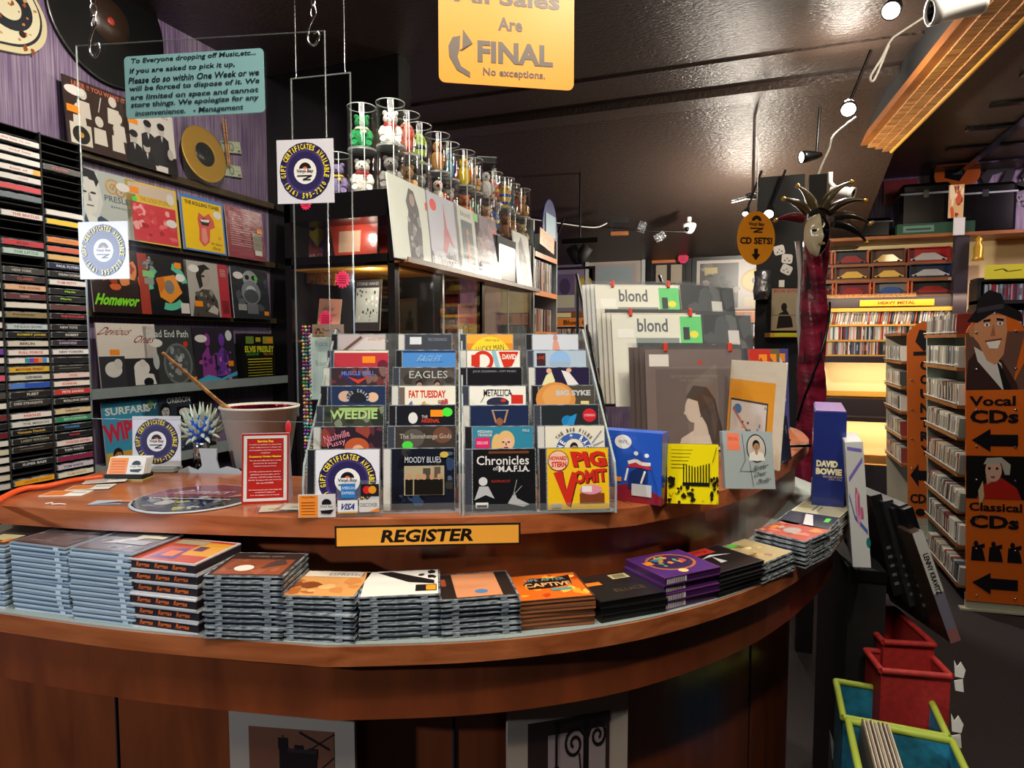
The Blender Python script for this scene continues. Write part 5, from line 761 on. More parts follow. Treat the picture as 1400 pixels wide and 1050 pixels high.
obj('hanging_wood_plank', MB().box((0, 0, 0), (.14, .008, .05), 'pine'), None, 'small wood panel hanging inside the case end', 'panel', None, None, FR(atx(419, 387, ya-.04), 0, 0, 6))
def rosette(px, s, r, lab, n=14):
    p = PY(*px, s); t = thing('pink_starburst', Matrix.Translation(p), lab, 'price flower', 'neon pink starbursts'); mb = MB(); star(mb, 0, 0, 0, r, 'print', 'e0305e', n, .002)
    obj('paper_star', mb, t); obj('handwriting', MB().art(-r, -.0006, -r, 2*r, 2*r, [('l', [(.25, .68-.12*i), (.45, .71-.12*i), (.6, .66-.12*i), (.76, .7-.12*i)], .03, '6a1430') for i in range(4)]), t)
rosette((418, 278), y0c-.003, .028, 'pink starburst just under the purple record sign'); rosette((468, 382), y0c-.003, .036, 'pink starburst with handwriting in the middle of the glass end'); rosette((445, 436), y0c-.003, .035, 'pink starburst low on the glass end above the racks')
flatcard('poster_card', 'poster', atx(433, 452, ya-.03), 0, .11, .135, [('r', 0, 0, 1, 1, 'd89a88'), ('t', 'Alice', .45, .7, .5, .14, '5a3a34', {'s': .2}), ('t', 'Cooper', .5, .5, .7, .14, '5a3a34', {'s': .2})], 'salmon card with dark script inside the case end', tilt=6, roll=3)
flatcard('poster_card', 'poster', atx(482, 452, ya-.0), 0, .13, .21, [('r', 0, 0, 1, 1, '2c3034'), ('t', 'STONE HAND', .5, .92, .8, .06, 'a8acb0'), ('r', .08, .16, .92, .84, 'a8b4b4'), ('n', 97, 30, ['2a2e30', 'd0d8d8'], .12, .2, .88, .8, .015, .04)], 'dark framed card with a speckled grey print inside the case end', tilt=6)
flatcard('paper_sheet', 'paper', atx(424, 546, 1.95), 10, .1, .24, [('r', 0, 0, 1, 1, 'c0ccc0'), ('t', 'Rock', .5, .85, .5, .08, '7a8a80'), ('t', 'Boots', .5, .55, .5, .08, '7a8a80'), ('e', .8, .65, .06, .04, '4aa05a')], 'pale green handwritten sheet hanging behind the left rack', side='c8d0c4', fm='print')
obj('cardboard_notice', MB().box((0, 0, 0), (.12, .004, .045), 'print', '8a6644').art(0, -.0006, 0, .12, .045, [('l', [(.12, .3), (.2, .7), (.28, .3)], .05, '5a1c18'), ('l', [(.4, .5), (.6, .55)], .08, '5a1c18'), ('l', [(.7, .3), (.78, .7), (.9, .4)], .05, '5a1c18')]), None, 'small brown cardboard notice above the left rack', 'notice', None, None, FR(atx(427, 461, 1.9), 8))
mb = MB(); rg = random.Random(5)
for x in (0, .012, .026):
    for i in range(44): mb.ball((x+rg.uniform(-.002, .002), 0, -.012*i), .0055, 'gloss_print', rg.choice(['2f7a44', 'c8b03a', '6a2a80', 'b0a8a0', '2a8a8a', 'a02a50']), 6, 4)
obj('bead_strings', mb, None, 'multicoloured carnival bead strings hanging left of the CD rack', 'beads', None, 'stuff', Matrix.Translation(atx(414, 447, 1.85)))
# sleeves leaning on the case ledge
def case_lp(px, items, label, w=.3, side='c8ccc8'):
    s_ = PX(px, 380, XF+.04).y; t = thing('record_sleeve', Matrix.Translation((XF+.04, s_, zb+.001)) @ Matrix.Rotation(pi/2, 4, 'Z') @ Matrix.Rotation(radians(-6), 4, 'X'), label, 'record', 'sleeves on the display case ledge')
    obj('sleeve', MB().box((0, 0, 0), (w, .006, .31), 'print', side), t); obj('cover_print', MB().art(0, -.0004, 0, w, .31, items, 'sleeve_print'), t)
case_lp(541, [('r', 0, 0, 1, 1, 'b8beb4'), ('p', [(.4, 0), (.38, .4), (.44, .62), (.4, .74), (.5, .92), (.62, .9), (.72, .7), (.76, .4), (.72, 0)], '3a3a3c'), ('n', 101, 18, ['6a6c6c', '8a8c8c', '2a2a2c'], .42, .05, .72, .6, .03, .07), ('e', .56, .78, .07, .08, '8a7a70'), ('r', .92, .72, .97, .82, 'c83428')], 'pale sleeve with a standing long haired figure, nearest on the case')
case_lp(591, [('r', 0, 0, 1, 1, 'a8acb8'), ('e', .2, .84, .1, .08, 'c8342c'), ('p', [(.4, .25), (.5, .6), (.52, .95), (.58, .6), (.8, .32), (.62, .4), (.5, .2)], 'a8606a'), ('n', 103, 16, ['3c3e46', '5a5c64'], .02, .02, .98, .2, .03, .08), ('t', 'BRUSTER', .5, .1, .8, .1, 'd8d8d8', {'b': .03})], 'lilac grey sleeve with a pink leg like figure on the case')
case_lp(629, [('r', 0, 0, 1, 1, 'b4bab0'), ('t', 'blond', .42, .9, .36, .08, '2a2c2c'), ('r', .22, .08, .66, .8, '3c5660'), ('p', [(.36, .1), (.42, .6), (.5, .5), (.56, .1)], 'b0704c'), ('e', .45, .64, .05, .05, 'b0704c'), ('r', .76, .86, .94, .98, '6ac46a')], 'white sleeve with a small dark photograph on the case', w=.28)
case_lp(656, [('r', 0, 0, 1, 1, '6a5c6a'), ('n', 105, 30, ['8a7078', '4a4450', '9a8288', '5a4a48'], .03, .03, .97, .97, .05, .12), ('r', .72, .78, .95, .84, 'b84a4a')], 'mauve mottled sleeve on the case', w=.28)
case_lp(708, [('r', 0, 0, 1, 1, 'c0c4bc'), ('p', [(.2, .1), (.3, .8), (.5, .95), (.7, .6), (.8, .1)], '3c4048'), ('n', 107, 12, ['6a6e74', '24262c'], .2, .1, .8, .8, .04, .1)], 'pale sleeve with a dark blue abstract figure at the far end of the case', w=.26)
s_ = PX(683, 380, XF+.04).y; obj('black_speaker_box', MB().box((-.09, 0, 0), (0, .27, .24), 'black_matte').box((.0, .015, .02), (.002, .255, .2), 'print', '3c4038'), None, 'small black box with a greenish grey front between sleeves on the case', 'box', None, None, Matrix.Translation((XF+.03, s_, zb)))
# plush toys in clear tubes
def plush(M, kind, c, c2, label, s=1.0):
    t = thing('plush_toy', M @ Matrix.Scale(s, 4), label, 'plush toy', 'plush toys in clear tubes'); g = MB()
    if kind == 'bear':
        g.ball((0, 0, .042), (.036, .03, .042), 'plush', c); obj('body', g, t)
        g = MB(); g.ball((0, -.006, .102), (.029, .026, .027), 'plush', c); g.ball((0, -.03, .095), (.012, .012, .009), 'plush', c); 
        for x in (-1, 1): g.ball((x*.021, -.002, .126), (.01, .006, .01), 'plush', c)
        obj('head', g, t)
        for x in (-1, 1): obj('arm', MB().tube([(x*.028, -.006, .068), (x*.036, -.02, .045), (x*.03, -.032, .03)], [.011, .012, .01], 'plush', c), t); obj('leg', MB().tube([(x*.018, -.01, .02), (x*.026, -.035, .015), (x*.028, -.044, .018)], [.014, .014, .013], 'plush', c), t)
        for x in (-1, 1): obj('eye', MB().ball((x*.01, -.031, .107), .0028, 'black_gloss', None, 8, 6), t)
        obj('nose', MB().ball((0, -.042, .098), (.0045, .003, .0035), 'black_gloss', None, 8, 6), t)
        if c2: obj('ribbon', MB().lathe([(.026, .074), (.03, .079), (.026, .084)], 'print', c2, 20), t); obj('heart_patch', MB().ball((.012, -.034, .062), (.008, .004, .008), 'print', c2), t)
    elif kind == 'fish':
        g.ball((0, 0, .075), (.036, .024, .062), 'plush', c); obj('body', g, t); g = MB()
        g.ball((0, -.002, .072), (.0368, .0248, .02), 'plush', c2); g.ball((0, -.002, .032), (.026, .02, .012), 'plush', c2); obj('stripes', g, t)
        obj('tail_fin', MB().prism([(-.03, .012), (0, .03), (.03, .012), (.02, -.0), (0, .01), (-.02, 0)], -.005, .005, 'plush', c, axis='y'), t)
        for x in (-1, 1): obj('eye', MB().ball((x*.014, -.019, .108), .004, 'black_gloss', None, 8, 6), t)
    else:   # bird or long body
        g.ball((0, 0, .05), (.032, .028, .048), 'plush', c); obj('body', g, t); obj('head', MB().ball((0, -.006, .112), (.023, .023, .025), 'plush', c), t)
        obj('beak', MB().lathe([(.009, 0), (.005, .012), (.001, .018)], 'plush', c2, 10), t, M=Matrix.Translation((0, -.026, .11)) @ Matrix.Rotation(pi/2, 4, 'X'))
        for x in (-1, 1): obj('wing', MB().ball((x*.032, .002, .058), (.008, .018, .03), 'plush', c2), t); obj('eye', MB().ball((x*.011, -.024, .12), .003, 'black_gloss', None, 8, 6), t)
    return t
tube0 = None
def tube_(M, label, r=.054, h=.165, square=False):
    global tube0
    if square:
        t = thing('clear_display_tube', M, label, 'display tube', 'clear tubes on the case'); obj('tube_wall', MB().prism([(-.05, -.05), (.05, -.05), (.05, .05), (-.05, .05)], 0, .2, 'tube_plastic'), t); obj('rim', MB().prism([(-.051, -.051), (.051, -.051), (.051, .051), (-.051, .051)], .2, .203, 'acrylic_edge'), t); return
    if tube0: return dup(tube0, M, label)
    t = tube0 = thing('clear_display_tube', M, label, 'display tube', 'clear tubes on the case')
    obj('tube_wall', MB().lathe([(r, 0), (r, h)], 'tube_plastic', None, 32), t)
    obj('rim', MB().lathe([(r-.001, h), (r+.0015, h), (r+.0015, h-.003), (r-.001, h-.003)], 'acrylic_edge', None, 32), t); obj('base_cap', MB().lathe([(.001, .0015), (r+.0015, .0015), (r+.0015, 0), (.001, 0)], 'acrylic_edge', None, 32), t)
    obj('glare_strip', MB().box((r*.2-.001, -r-.0004, .004), (r*.2+.002, -r+.0004, h-.004), 'acrylic_edge'), t)  # added strip imitates a bright vertical glare line on the tube
xa, xb = PY(496, 262, y0c+.06).x, PY(535, 262, y0c+.06).x; yt = y0c+.06
TB = [(xa, yt, 0, 'bear', 'e4e0d8', 'c02c2c', 'white bear with red ribbon, lower near tube'), (xb+.0, yt, 0, 'bear', '8a8684', None, 'shaggy grey toy in the lower corner tube'), (xa, yt, 1, 'bear', '1f8a4c', 'd8d4b8', 'green bear in a santa hat, upper near tube'), (xb, yt, 1, 'bear', 'e8e4dc', 'c82c2c', 'big white bear with a red heart, upper corner tube'),
 (xa-.125, yt+.01, 0, 'bear', '8a78a8', 'd8b83a', 'lilac plush behind the purple record sign')]
seq = [('fish', 'd8705c', 'c8503c', 'coral pink whale shaped plush'), ('fish', '98b83a', '1c3448', 'lime green plush with navy bands'), ('bird', 'b8824c', '8a5a30', 'tan plush with brown wings'), ('bird', '5aa0b8', '3a3a8a', 'pale blue bird plush'), ('bird', 'e8c81c', 'e8641c', 'bright yellow bird plush with orange beak'), ('bear', 'c8a070', None, 'sandy brown plush bear'),
 ('bird', 'e4e0d8', 'b8b0c8', 'white long necked plush'), ('fish', 'd8503a', 'e8c03a', 'red and yellow striped plush'), ('fish', 'e8c03a', '3a5ac0', 'yellow and blue plush'), ('bird', '3a7a9a', 'd83a3a', 'blue and red parrot plush'), ('bear', 'c88a4a', None, 'golden bear plush at the far end')]
lo = [('bear', 'c89868', None, 'tan giraffe coloured plush'), ('bear', 'b0aeaa', None, 'pale grey plush'), ('bird', 'e0d8cc', 'c83428', 'cream plush with red wings'), ('bear', 'ddd4c8', 'c02c3c', 'ivory bear with a ribbon'), ('bear', 'c8744a', None, 'ginger plush'), ('fish', '3a8a5a', '6a4a8a', 'green and violet plush'), ('bear', 'd0a888', None, 'beige plush'), ('fish', '4a6ac0', 'c8c03a', 'blue and lemon plush'), ('bear', '9a6a4a', None, 'brown plush'), ('fish', 'd88a4a', 'e8d8c0', 'orange and cream plush'), ('bear', 'e0c8a0', None, 'straw coloured plush')]
for i in range(11):
    yy = yt+.135+.138*i; x = XF-.06-(.018 if i % 2 else 0)
    TB.append((x, yy, 1, *seq[i][:3], seq[i][3]+' in an upper tube')); TB.append((x, yy, 0, *lo[i][:3], lo[i][3]+' in a lower tube'))
for x, y, l, k, c, c2, lab in TB:
    z = zt+.001+l*.168; M = Matrix.Translation((x, y, z)) @ Matrix.Rotation(radians(30), 4, 'Z')
    tube_(M, 'clear tube around the '+lab.split(',')[0].split(' in an')[0].split(' in a ')[0].split(' behind')[0]+(', upper row' if l else ', lower row'), square=(l == 1 and k == 'bird' and c == 'e4e0d8'))
    plush(M @ Matrix.Translation((0, 0, .002)), k, c, c2, lab, .98)
# things behind the glass doors
rg = random.Random(8)
for i, (k, c, c2, yy, z, lab) in enumerate([('bear', 'e8e4dc', None, .62, 1.477, 'small white rabbit like toy behind the glass door'), ('bird', '2c5ac8', 'd8642c', .92, 1.477, 'blue toy bird behind the glass door'), ('bird', '2c5ac8', 'e8c03a', 1.12, 1.477, 'blue and yellow toy behind the glass door'), ('bear', '7a4ac8', None, .55, 1.167, 'purple plush on the lower glass shelf'), ('bear', '6a3aa8', None, 1.0, 1.167, 'darker purple plush further along the lower glass shelf'), ('bird', 'c89a3c', 'c8302c', .78, 1.477, 'golden toy bird behind the glass door')]):
    o = plush(Matrix.Translation((X0+.38, y0c+yy-.05, z+.001)) @ Matrix.Rotation(radians(60), 4, 'Z'), k, c, c2, lab, .9); o['group'] = 'toys behind the glass doors'
for i, (yy, w_, h_, c, lab) in enumerate([(.48, .16, .2, '4a6a98', 'blue shop card set against the case partition'), (1.25, .26, .3, '8a7a44', 'olive sleeve standing inside the far glass bay'), (1.0, .2, .22, '8a5a3a', 'brown box standing inside the glass bay'), (.75, .2, .26, '3a3c40', 'dark sleeve standing inside the near glass bay')]):
    flatcard('sleeve_in_case', 'record', V((X0+.22, y0c+yy, 1.477)), 90, w_, h_, [('r', 0, 0, 1, 1, c), ('n', 110+i, 10, [c, 'b8a890', '3a3430'], .1, .1, .9, .9, .05, .12)], lab, tilt=4, side=c)
t = flatcard('record_sleeve', 'record', V((X0+.3, y0c+1.0, 1.6)), 90, .3, .2, [('r', 0, .5, 1, 1, 'c0283c'), ('r', 0, 0, 1, .5, 'c8a83c'), ('e', .3, .3, .14, .2, '3a2c14'), ('e', .3, .3, .11, .16, 'c8a83c')], 'red and yellow halved sleeve behind the far glass door', side='c0283c')
# ================= CEILING BEAM, LAMPS, CABLES =================
A1, A2 = PZ(1392, -8, 3.02), PZ(1162, 244, 3.02); A1 = A1+(A1-A2)*.6; yb = yaw2(A1, A2); L_ = (A2-A1).length*1.17
t = thing('wooden_ceiling_beam', FR(A1, yb), 'long pine beam of stacked boards running along the ceiling opening', 'beam')
for i, (y, z, m, h) in enumerate(((0, 0, 'pine', .05), (.058, .012, 'pine', .05), (.116, .02, 'pine', .05), (.17, .03, 'wood_shelf', .05))): obj('board', MB().box((0, y-.11, z), (L_, y-.11+.053, z+h), m), t)
obj('header', MB().box((0, -.1, .075), (L_, .11, .225), 'black_matte'), t)
obj('edge_moulding', MB().tube([(0, -.125, .012), (L_, -.125, .012)], .02, 'yellow_board', None, 10), t)
def spot(px, zc, aim, label, r=.034, power=0, black=True):
    p = PD(*px, zc); d = (V(aim)-p).normalized(); q = d.to_track_quat('-Z', 'Y').to_matrix().to_4x4(); M = Matrix.Translation(p) @ q
    t = thing('spotlight', M, label, 'lamp', 'ceiling spotlights'); 
    obj('lamp_head', MB().lathe([(r, .004), (r, .0), (r+.004, .0), (r+.004, .03), (r*.8, .09), (r*.45, .13), (.001, .132)], 'black_metal' if black else 'grey_metal', None, 20), t)
    obj('lens', MB().lathe([(.001, .006), (r, .006)], 'lamp_glow', None, 20), t)
    b = V((0, 0, .1)); top = M.inverted() @ V((p.x+.1, p.y+.05, min(3.24, p.z+.3))); obj('bracket', MB().tube([b, b*.6+top*.4, top], .008, 'black_metal'), t)
    if power: l = light('SPOT', p+d*.02, aim, power, NEUT, .04, 95, .8)
    return t
spot((1218, 15), 2.7, (-.3, 1.0, 1.2), 'lit spotlight nearest the viewer at the top of the beam', power=50)
spot((1160, 150), 3.3, (.2, 2.0, 1.6), 'lit spotlight in the middle of the lamp row, pointing down', power=40)
spot((1095, 215), 3.9, (-1.6, 3.4, 2.4), 'small lit spotlight turned left near the end of the beam', r=.032, power=8)
spot((1051, 293), 4.4, (-.1, 3.4, 1.5), 'lit lamp just above the orange oval sign', r=.03, power=0); spot((1019, 293), 4.5, (-.3, 3.6, 1.5), 'small lit lamp left above the orange oval sign', r=.02)
t = thing('ceiling_light_bar', FR(PD(1000, 275, 4.6), 20), 'curved chrome ceiling lamp bar above the oval sign', 'lamp'); obj('chrome_bar', MB().tube([(.0, 0, 0), (.1, 0, .025), (.2, 0, .025), (.3, 0, 0)], .012, 'chrome'), t); obj('ceiling_rose', MB().lathe([(.001, 0), (.05, 0), (.05, .02), (.01, .03), (.01, .75)], 'chrome', None, 16, (.15, 0, .03)), t)
spot((752, 350), 5.2, (-.55, 2.4, 1.6), 'dazzling spotlight at the left end of the far black track', r=.045, power=5)
t = thing('track_lamp', Matrix.Translation(PD(796, 333, 5.6)), 'black double track lamp hanging from the low ceiling at the back', 'lamp')
obj('track_bar', MB().box((-.18, -.02, .0), (.14, .02, .045), 'black_metal'), t); obj('stem', MB().tube([(-.02, 0, .04), (-.02, 0, .6)], .01, 'black_metal'), t)
for x, a in ((-.1, -30), (.05, 35)): obj('lamp_head', MB().lathe([(.001, 0), (.05, 0), (.055, .1), (.04, .15), (.001, .16)], 'black_matte', None, 20), t, M=Matrix.Translation((x, 0, -.03)) @ Matrix.Rotation(radians(a), 4, 'Y') @ Matrix.Rotation(pi, 4, 'X'))
def cable(pts, zc, r, m, name, label, col=None):
    P = [PD(x, y, zc if not isinstance(zc, list) else zc[i]) for i, (x, y) in enumerate(pts)]; o = P[0].copy(); return obj(name, MB().tube([p-o for p in smooth(P, 5)], r, m, col, 6), None, label, 'cable', None, None, Matrix.Translation(o))
cable([(1292, 5), (1235, 42), (1218, 55), (1205, 80), (1190, 105), (1196, 108), (1215, 62)], 2.8, .005, 'paper', 'power_cable', 'white looped wire with connectors between the two nearest spotlights')
cable([(1170, 160), (1140, 185), (1133, 205), (1120, 235), (1112, 262)], 3.5, .006, 'paper', 'power_cable', 'white twisted wire hanging below the middle spotlight')
cable([(1090, 330), (1094, 380), (1091, 430), (1094, 475), (1096, 530)], 3.3, .012, 'white_plastic', 'power_cable', 'thick white cord running down beside the red satin column')
cable([(720, 296), (760, 302), (800, 308), (850, 312), (885, 316), (940, 317)], 5.9, .008, 'black_metal', 'power_cable', 'black cable clipped along the low ceiling towards the dome camera')
cable([(722, 299), (770, 306), (812, 311), (830, 305)], 5.85, .006, 'paper', 'power_cable', 'pale wire along the low ceiling above the track lamp')
for i, (x, y, r_) in enumerate(((870, 308, 20), (893, 315, 60))): obj('tape_scrap', MB().box((0, 0, 0), (.07, .003, .1), 'silver_foil'), None, ['larger', 'smaller'][i]+' loose silver tape scrap on the low ceiling', 'tape', 'tape scraps', None, FR(PD(x, y+8, 5.9), 10, 0, r_))
t = thing('ceiling_hatch', FR(PD(835, 322, 5.9), 12), 'small open wooden lined hatch in the low ceiling', 'hatch'); obj('wood_lip', MB().box((0, 0, 0), (.16, .02, .035), 'wood_shelf'), t); obj('hatch_side', MB().box((0, .01, .03), (.02, .03, .16), 'black_matte'), t); obj('hatch_top', MB().box((.02, .02, .12), (.16, .03, .16), 'black_matte'), t)
p = PD(942, 312, 5.95); t = thing('dome_camera', Matrix.Translation(p), 'white dome security camera on the low ceiling', 'camera')
obj('housing', MB().lathe([(.001, .04), (.062, .04), (.065, .02), (.05, -.02), (.03, -.045), (.001, -.05)], 'white_plastic', None, 24), t); obj('lens_ball', MB().ball((-.01, -.045, -.012), .022, 'black_gloss'), t); obj('mount_plate', MB().lathe([(.02, .04), (.02, .1)], 'white_plastic', None, 10), t)
def bullet(px, zc, label, s=1.0, yw=10, pit=-15):
    M = Matrix.Translation(PD(*px, zc)) @ Matrix.Rotation(radians(yw), 4, 'Z') @ Matrix.Rotation(radians(pit), 4, 'Y') @ Matrix.Rotation(pi/2, 4, 'Y') @ Matrix.Scale(s, 4)
    t = thing('bullet_camera', M, label, 'camera'); obj('body', MB().lathe([(.001, -.06), (.03, -.06), (.032, -.05), (.032, .05), (.036, .052), (.036, .075), (.028, .075), (.028, .068)], 'white_plastic', None, 24), t)
    obj('lens', MB().lathe([(.001, .06), (.012, .062), (.013, .069), (.028, .07)], 'black_gloss', None, 20), t); i = M.inverted(); w_ = M.translation
    obj('bracket', MB().tube([i @ (w_+V((-.03*s, 0, .02*s))), i @ (w_+V((-.06*s, 0, .06*s))), i @ (w_+V((-.06*s, 0, .12*s)))], .014, 'white_plastic'), t)
bullet((1150, 262), 3.9, 'white bullet security camera at the near end of the mask', 1.0, -25, 18); bullet((1312, 8), 2.3, 'large white bullet camera cut by the top edge of the frame', 1.3, 190, 8)
# oval CD SETS sign
p = PD(1033, 362, 3.0); H_ = .245; W_ = .185; t = thing('oval_sign', FR(p, 28) @ Matrix.Translation((-W_/2, 0, 0)), 'orange oval hanging sign lettered CD SETS with a down arrow', 'sign')
EL = [(W_/2+W_/2*cos(a*pi/20), H_/2+H_/2*sin(a*pi/20)) for a in range(40)]; obj('sign_board', MB().prism(EL, 0, .003, 'print', 'f0981c', axis='y'), t)
obj('lettering', MB().art(0, -.0008, 0, W_, H_, [('p', [(.5+.13*cos(pi*i/10), .82+.1*sin(pi*i/10)) for i in range(11)], '2a1a14'), ('e', .5, .82, .05, .03, 'f0981c'), ('t', 'Vinyl Bay', .5, .75, .42, .09, '2a1a14', {'b': .03}), ('l', [(.33, .68), (.68, .68), (.42, .61), (.66, .61)], .025, '2a1a14'),
  ('t', 'CD SETS!', .5, .45, .86, .13, '20140e', {'b': .04}), ('r', .45, .18, .55, .3, '20140e'), ('p', [(.38, .2), (.62, .2), (.5, .08)], '20140e')]), t); obj('bead_chain', MB().tube([(W_/2, 0, H_-.005), (W_/2, 0, H_+.32)], .003, 'chrome', None, 6), t)
# ================= RED COLUMN AND CARNIVAL MASK =================
cp = PY(1110, 500, 3.6); cp.z = 0; t = thing('satin_wrapped_column', Matrix.Translation(cp), 'black column wrapped in twisted crimson satin', 'column')
obj('post', MB().box((-.04, -.04, 0), (.04, .04, 2.42), 'black_matte'), t)
mb = MB(); vs = []; fs = []; NZ, NA = 90, 28
for i in range(NZ+1):
    for k in range(NA): a = 2*pi*k/NA; z = .6+1.5*i/NZ; r = .062+.007*sin(3*a+z*16)+.004*sin(7*a+z*30)-.008*max(0, sin(z*4.2))**8; vs.append((r*cos(a), r*sin(a), z))
mb.add(vs, [(i*NA+k, i*NA+(k+1) % NA, (i+1)*NA+(k+1) % NA, (i+1)*NA+k) for i in range(NZ) for k in range(NA)], 'satin_red', None, True); obj('satin_wrap', mb, t)
mb = MB(); mb.tube([(.073*cos(-2.6+z*2.4), .073*sin(-2.6+z*2.4), 1.2+z*.55) for z in [k/12 for k in range(14)]], .006, 'black_gloss'); obj('black_ribbon', mb, t)
mp_ = PD(1116, 322, 3.1); t = thing('carnival_mask', FR(mp_, 24), 'half gold half black carnival mask with curling jester horns on the column', 'mask')
def face(sg, m, col):
    mb = MB(); vs = []; fs = []; NX, NY = 7, 14
    for j in range(NY+1):
        v = -1+2*j/NY; wd = .062*sqrt(max(0, 1-(abs(v)**2.3)))*(1 if v > -.2 else 1+.35*(v+.2))
        for i in range(NX+1): u = i/NX; x = sg*u*wd; y = -.05*sqrt(max(0, 1-u*u))*sqrt(max(0.02, 1-v*v*.8)); y -= .018*math.exp(-(u*wd/.012)**2)*(1 if -.35 < v < .15 else 0)*(1-abs(v+.15)*2 if abs(v+.15) < .5 else 0); y += .012*math.exp(-((u*wd-.028)/.014)**2-((v-.18)/.1)**2); vs.append((x, y, v*.1))
    for j in range(NY):
        for i in range(NX): a = j*(NX+1)+i; fs.append((a, a+1, a+NX+2, a+NX+1))
    mb.add(vs, fs, m, col, True); return mb
obj('gold_half', face(-1, 'gloss_print', 'e6dab4'), t, label='cream gold half of the mask'); obj('black_half', face(1, 'black_gloss', None), t, label='black lacquered half')
for s_ in (-1, 1): obj('eye_hole', MB().ball((s_*.028, -.036, .018), (.014, .008, .006), 'black_matte'), t)
obj('lips', MB().ball((0, -.052, -.045), (.018, .006, .008), 'gloss_print', 'b89a5a'), t)
for i, (a, c) in enumerate(((160, '6a1c24'), (130, '4a3c1c'), (105, '5a4c2c'), (75, '4a3e22'), (50, '2c2214'), (25, '2a2420'), (5, '1c1a1c'))):
    r0 = .075; P = [(r0*cos(radians(a)), -.01, .05+r0*sin(radians(a)))]; L = .14 if a > 90 else .2
    for k in range(1, 7): f = k/6; aa = radians(a-(35 if a < 90 else -25)*f*1.6); P.append((P[-1][0]+L/6*cos(aa), -.01, P[-1][2]+L/6*sin(aa)))
    obj('horn', MB().tube(P, [.022, .024, .022, .018, .013, .008, .004], 'gloss_print', c, 8), t)
    obj('bell', MB().ball(P[-1], .011, 'gold'), t)
cd_ = PD(1066, 350, 4.2); t = thing('hanging_ornament', FR(cd_, 20), 'small white spotted ornament with playing card pieces hung on a black post', 'ornament')
for i, (x, z) in enumerate(((0, 0), (.04, -.045), (.03, -.1))): obj('spotted_piece', MB().prism(rr(.07, .06, .015), 0, .004, 'print', 'd8d4cc', axis='y').art(0, -.0005, 0, .07, .06, [('e', .3+.2*k, .3+.25*(k % 2), .07, .08, ['1c1c1e', 'b03030', '1c1c1e'][k]) for k in range(3)]), t, M=Matrix.Translation((x-.03, -.003*i, z)) @ Matrix.Rotation(radians(20*i-15), 4, 'Y'))
obj('white_label', MB().box((0, 0, -.2), (.035, .003, -.155), 'paper'), t)
bp = PD(1062, 560, 4.6); t = thing('black_post', Matrix.Translation((bp.x, bp.y, 0)), 'black post behind the oval sign carrying the small ornament', 'post'); obj('post_body', MB().box((-.16, 0, 0), (.14, .15, 2.75), 'black_matte'), t)
f_ = PD(1042, 410, 4.55); obj('foil_roll', MB().lathe([(.001, 0), (.055, 0), (.062, .07), (.052, .14), (.06, .2), (.001, .205)], 'silver_foil', None, 18), None, 'crumpled silver foil bundle beside the black post', 'foil', None, None, Matrix.Translation(f_))
flatcard('record_sleeve', 'record', PD(1054, 452, 4.5), 20, .3*.85, .29, [('r', 0, 0, 1, 1, 'a8987c'), ('t', 'BOB DYLAN', .5, .94, .9, .07, 'c83a34', {'b': .03}), ('p', [(.15, .05), (.2, .4), (.4, .5), (.55, .3), (.6, .08)], '201a18'), ('e', .34, .56, .08, .1, '201a18'), ('r', 0, .35, 1, .38, '8a7a64'), ('r', .74, .72, .88, .78, 'f08a1e')], 'brown sleeve with a crouching figure and red top lettering by the post', fm='print')
obj('yellow_tray', MB().box((0, 0, 0), (.27, .1, .03), 'yellow_board').box((.03, -.002, .005), (.2, .0, .03), 'print', 'd8d030'), None, 'shallow tray with yellow label under the brown sleeve', 'tray', None, None, FR(PD(1053, 454, 4.45)+V((0, 0, -.035)), 20))
# ================= BACK WALL: FRAMES AND DISC SHELVES =================
def frame(px, py, s_, w, h, fw, fc, items, label, mat_='b8b0a8'):
    p = PY(px, py, s_); t = thing('framed_award', Matrix.Translation(p), label, 'frame', 'framed awards on the back wall')
    for a, b in (((0, 0), (w, fw)), ((0, h-fw), (w, h)), ((0, fw), (fw, h-fw)), ((w-fw, fw), (w, h-fw))): obj('frame_bar', MB().box((a[0], 0, a[1]), (b[0], .03, b[1]), 'print', fc), t)
    obj('picture', MB().box((fw, .018, fw), (w-fw, .025, h-fw), 'print', mat_).art(fw, .0175, fw, w-2*fw, h-2*fw, items), t)
GD = lambda x, y, r: [('e', x, y, r, r*1.2, 'b0903c'), ('e', x, y, r*.85, r*1.0, 'c8aa50'), ('e', x, y, r*.3, r*.36, '2a2a30')]
BS_ = 7.56
frame(945, 432, BS_-.02, .95, .66, .05, '141214', [('r', .04, .06, .52, .94, '4a4644'), ('n', 121, 16, ['6a6660', '2a2828', '8a8478'], .08, .1, .5, .9, .03, .08), ('r', .1, .74, .26, .86, 'b0a068')]+GD(.74, .58, .2)+[('r', .6, .08, .86, .26, 'c8bc98')], 'black framed award with a dark photograph and a gold disc')
frame(752, 430, BS_-.02, .55, .56, .03, '1c1a20', [('r', .05, .1, .55, .9, '6a5a80'), ('r', .05, .1, .55, .4, 'c8c4a8'), ('e', .3, .6, .14, .2, '4a3c5c')]+GD(.8, .55, .24), 'dark framed award with a violet picture and gold disc behind the track lamp', '8a7c94')
frame(800, 400, BS_-.02, .7, .46, .04, 'c8c8c4', [('r', .1, .1, .9, .75, 'b8a098'), ('r', .15, .15, .85, .68, '9ca8ac')], 'pale grey framed print partly hidden behind the top sleeves')
frame(883, 430, BS_-.0, .5, .7, .06, '100f12', [('r', .12, .1, .44, .86, 'a89c88'), ('r', .56, .1, .88, .86, 'a89c88'), ('r', 0, .9, .8, 1, 'c8744a')], 'tall black frame with two beige panels', '141216')
rosette((934, 353), BS_-.1, .065, 'pink starburst on the corner of the tall black frame')
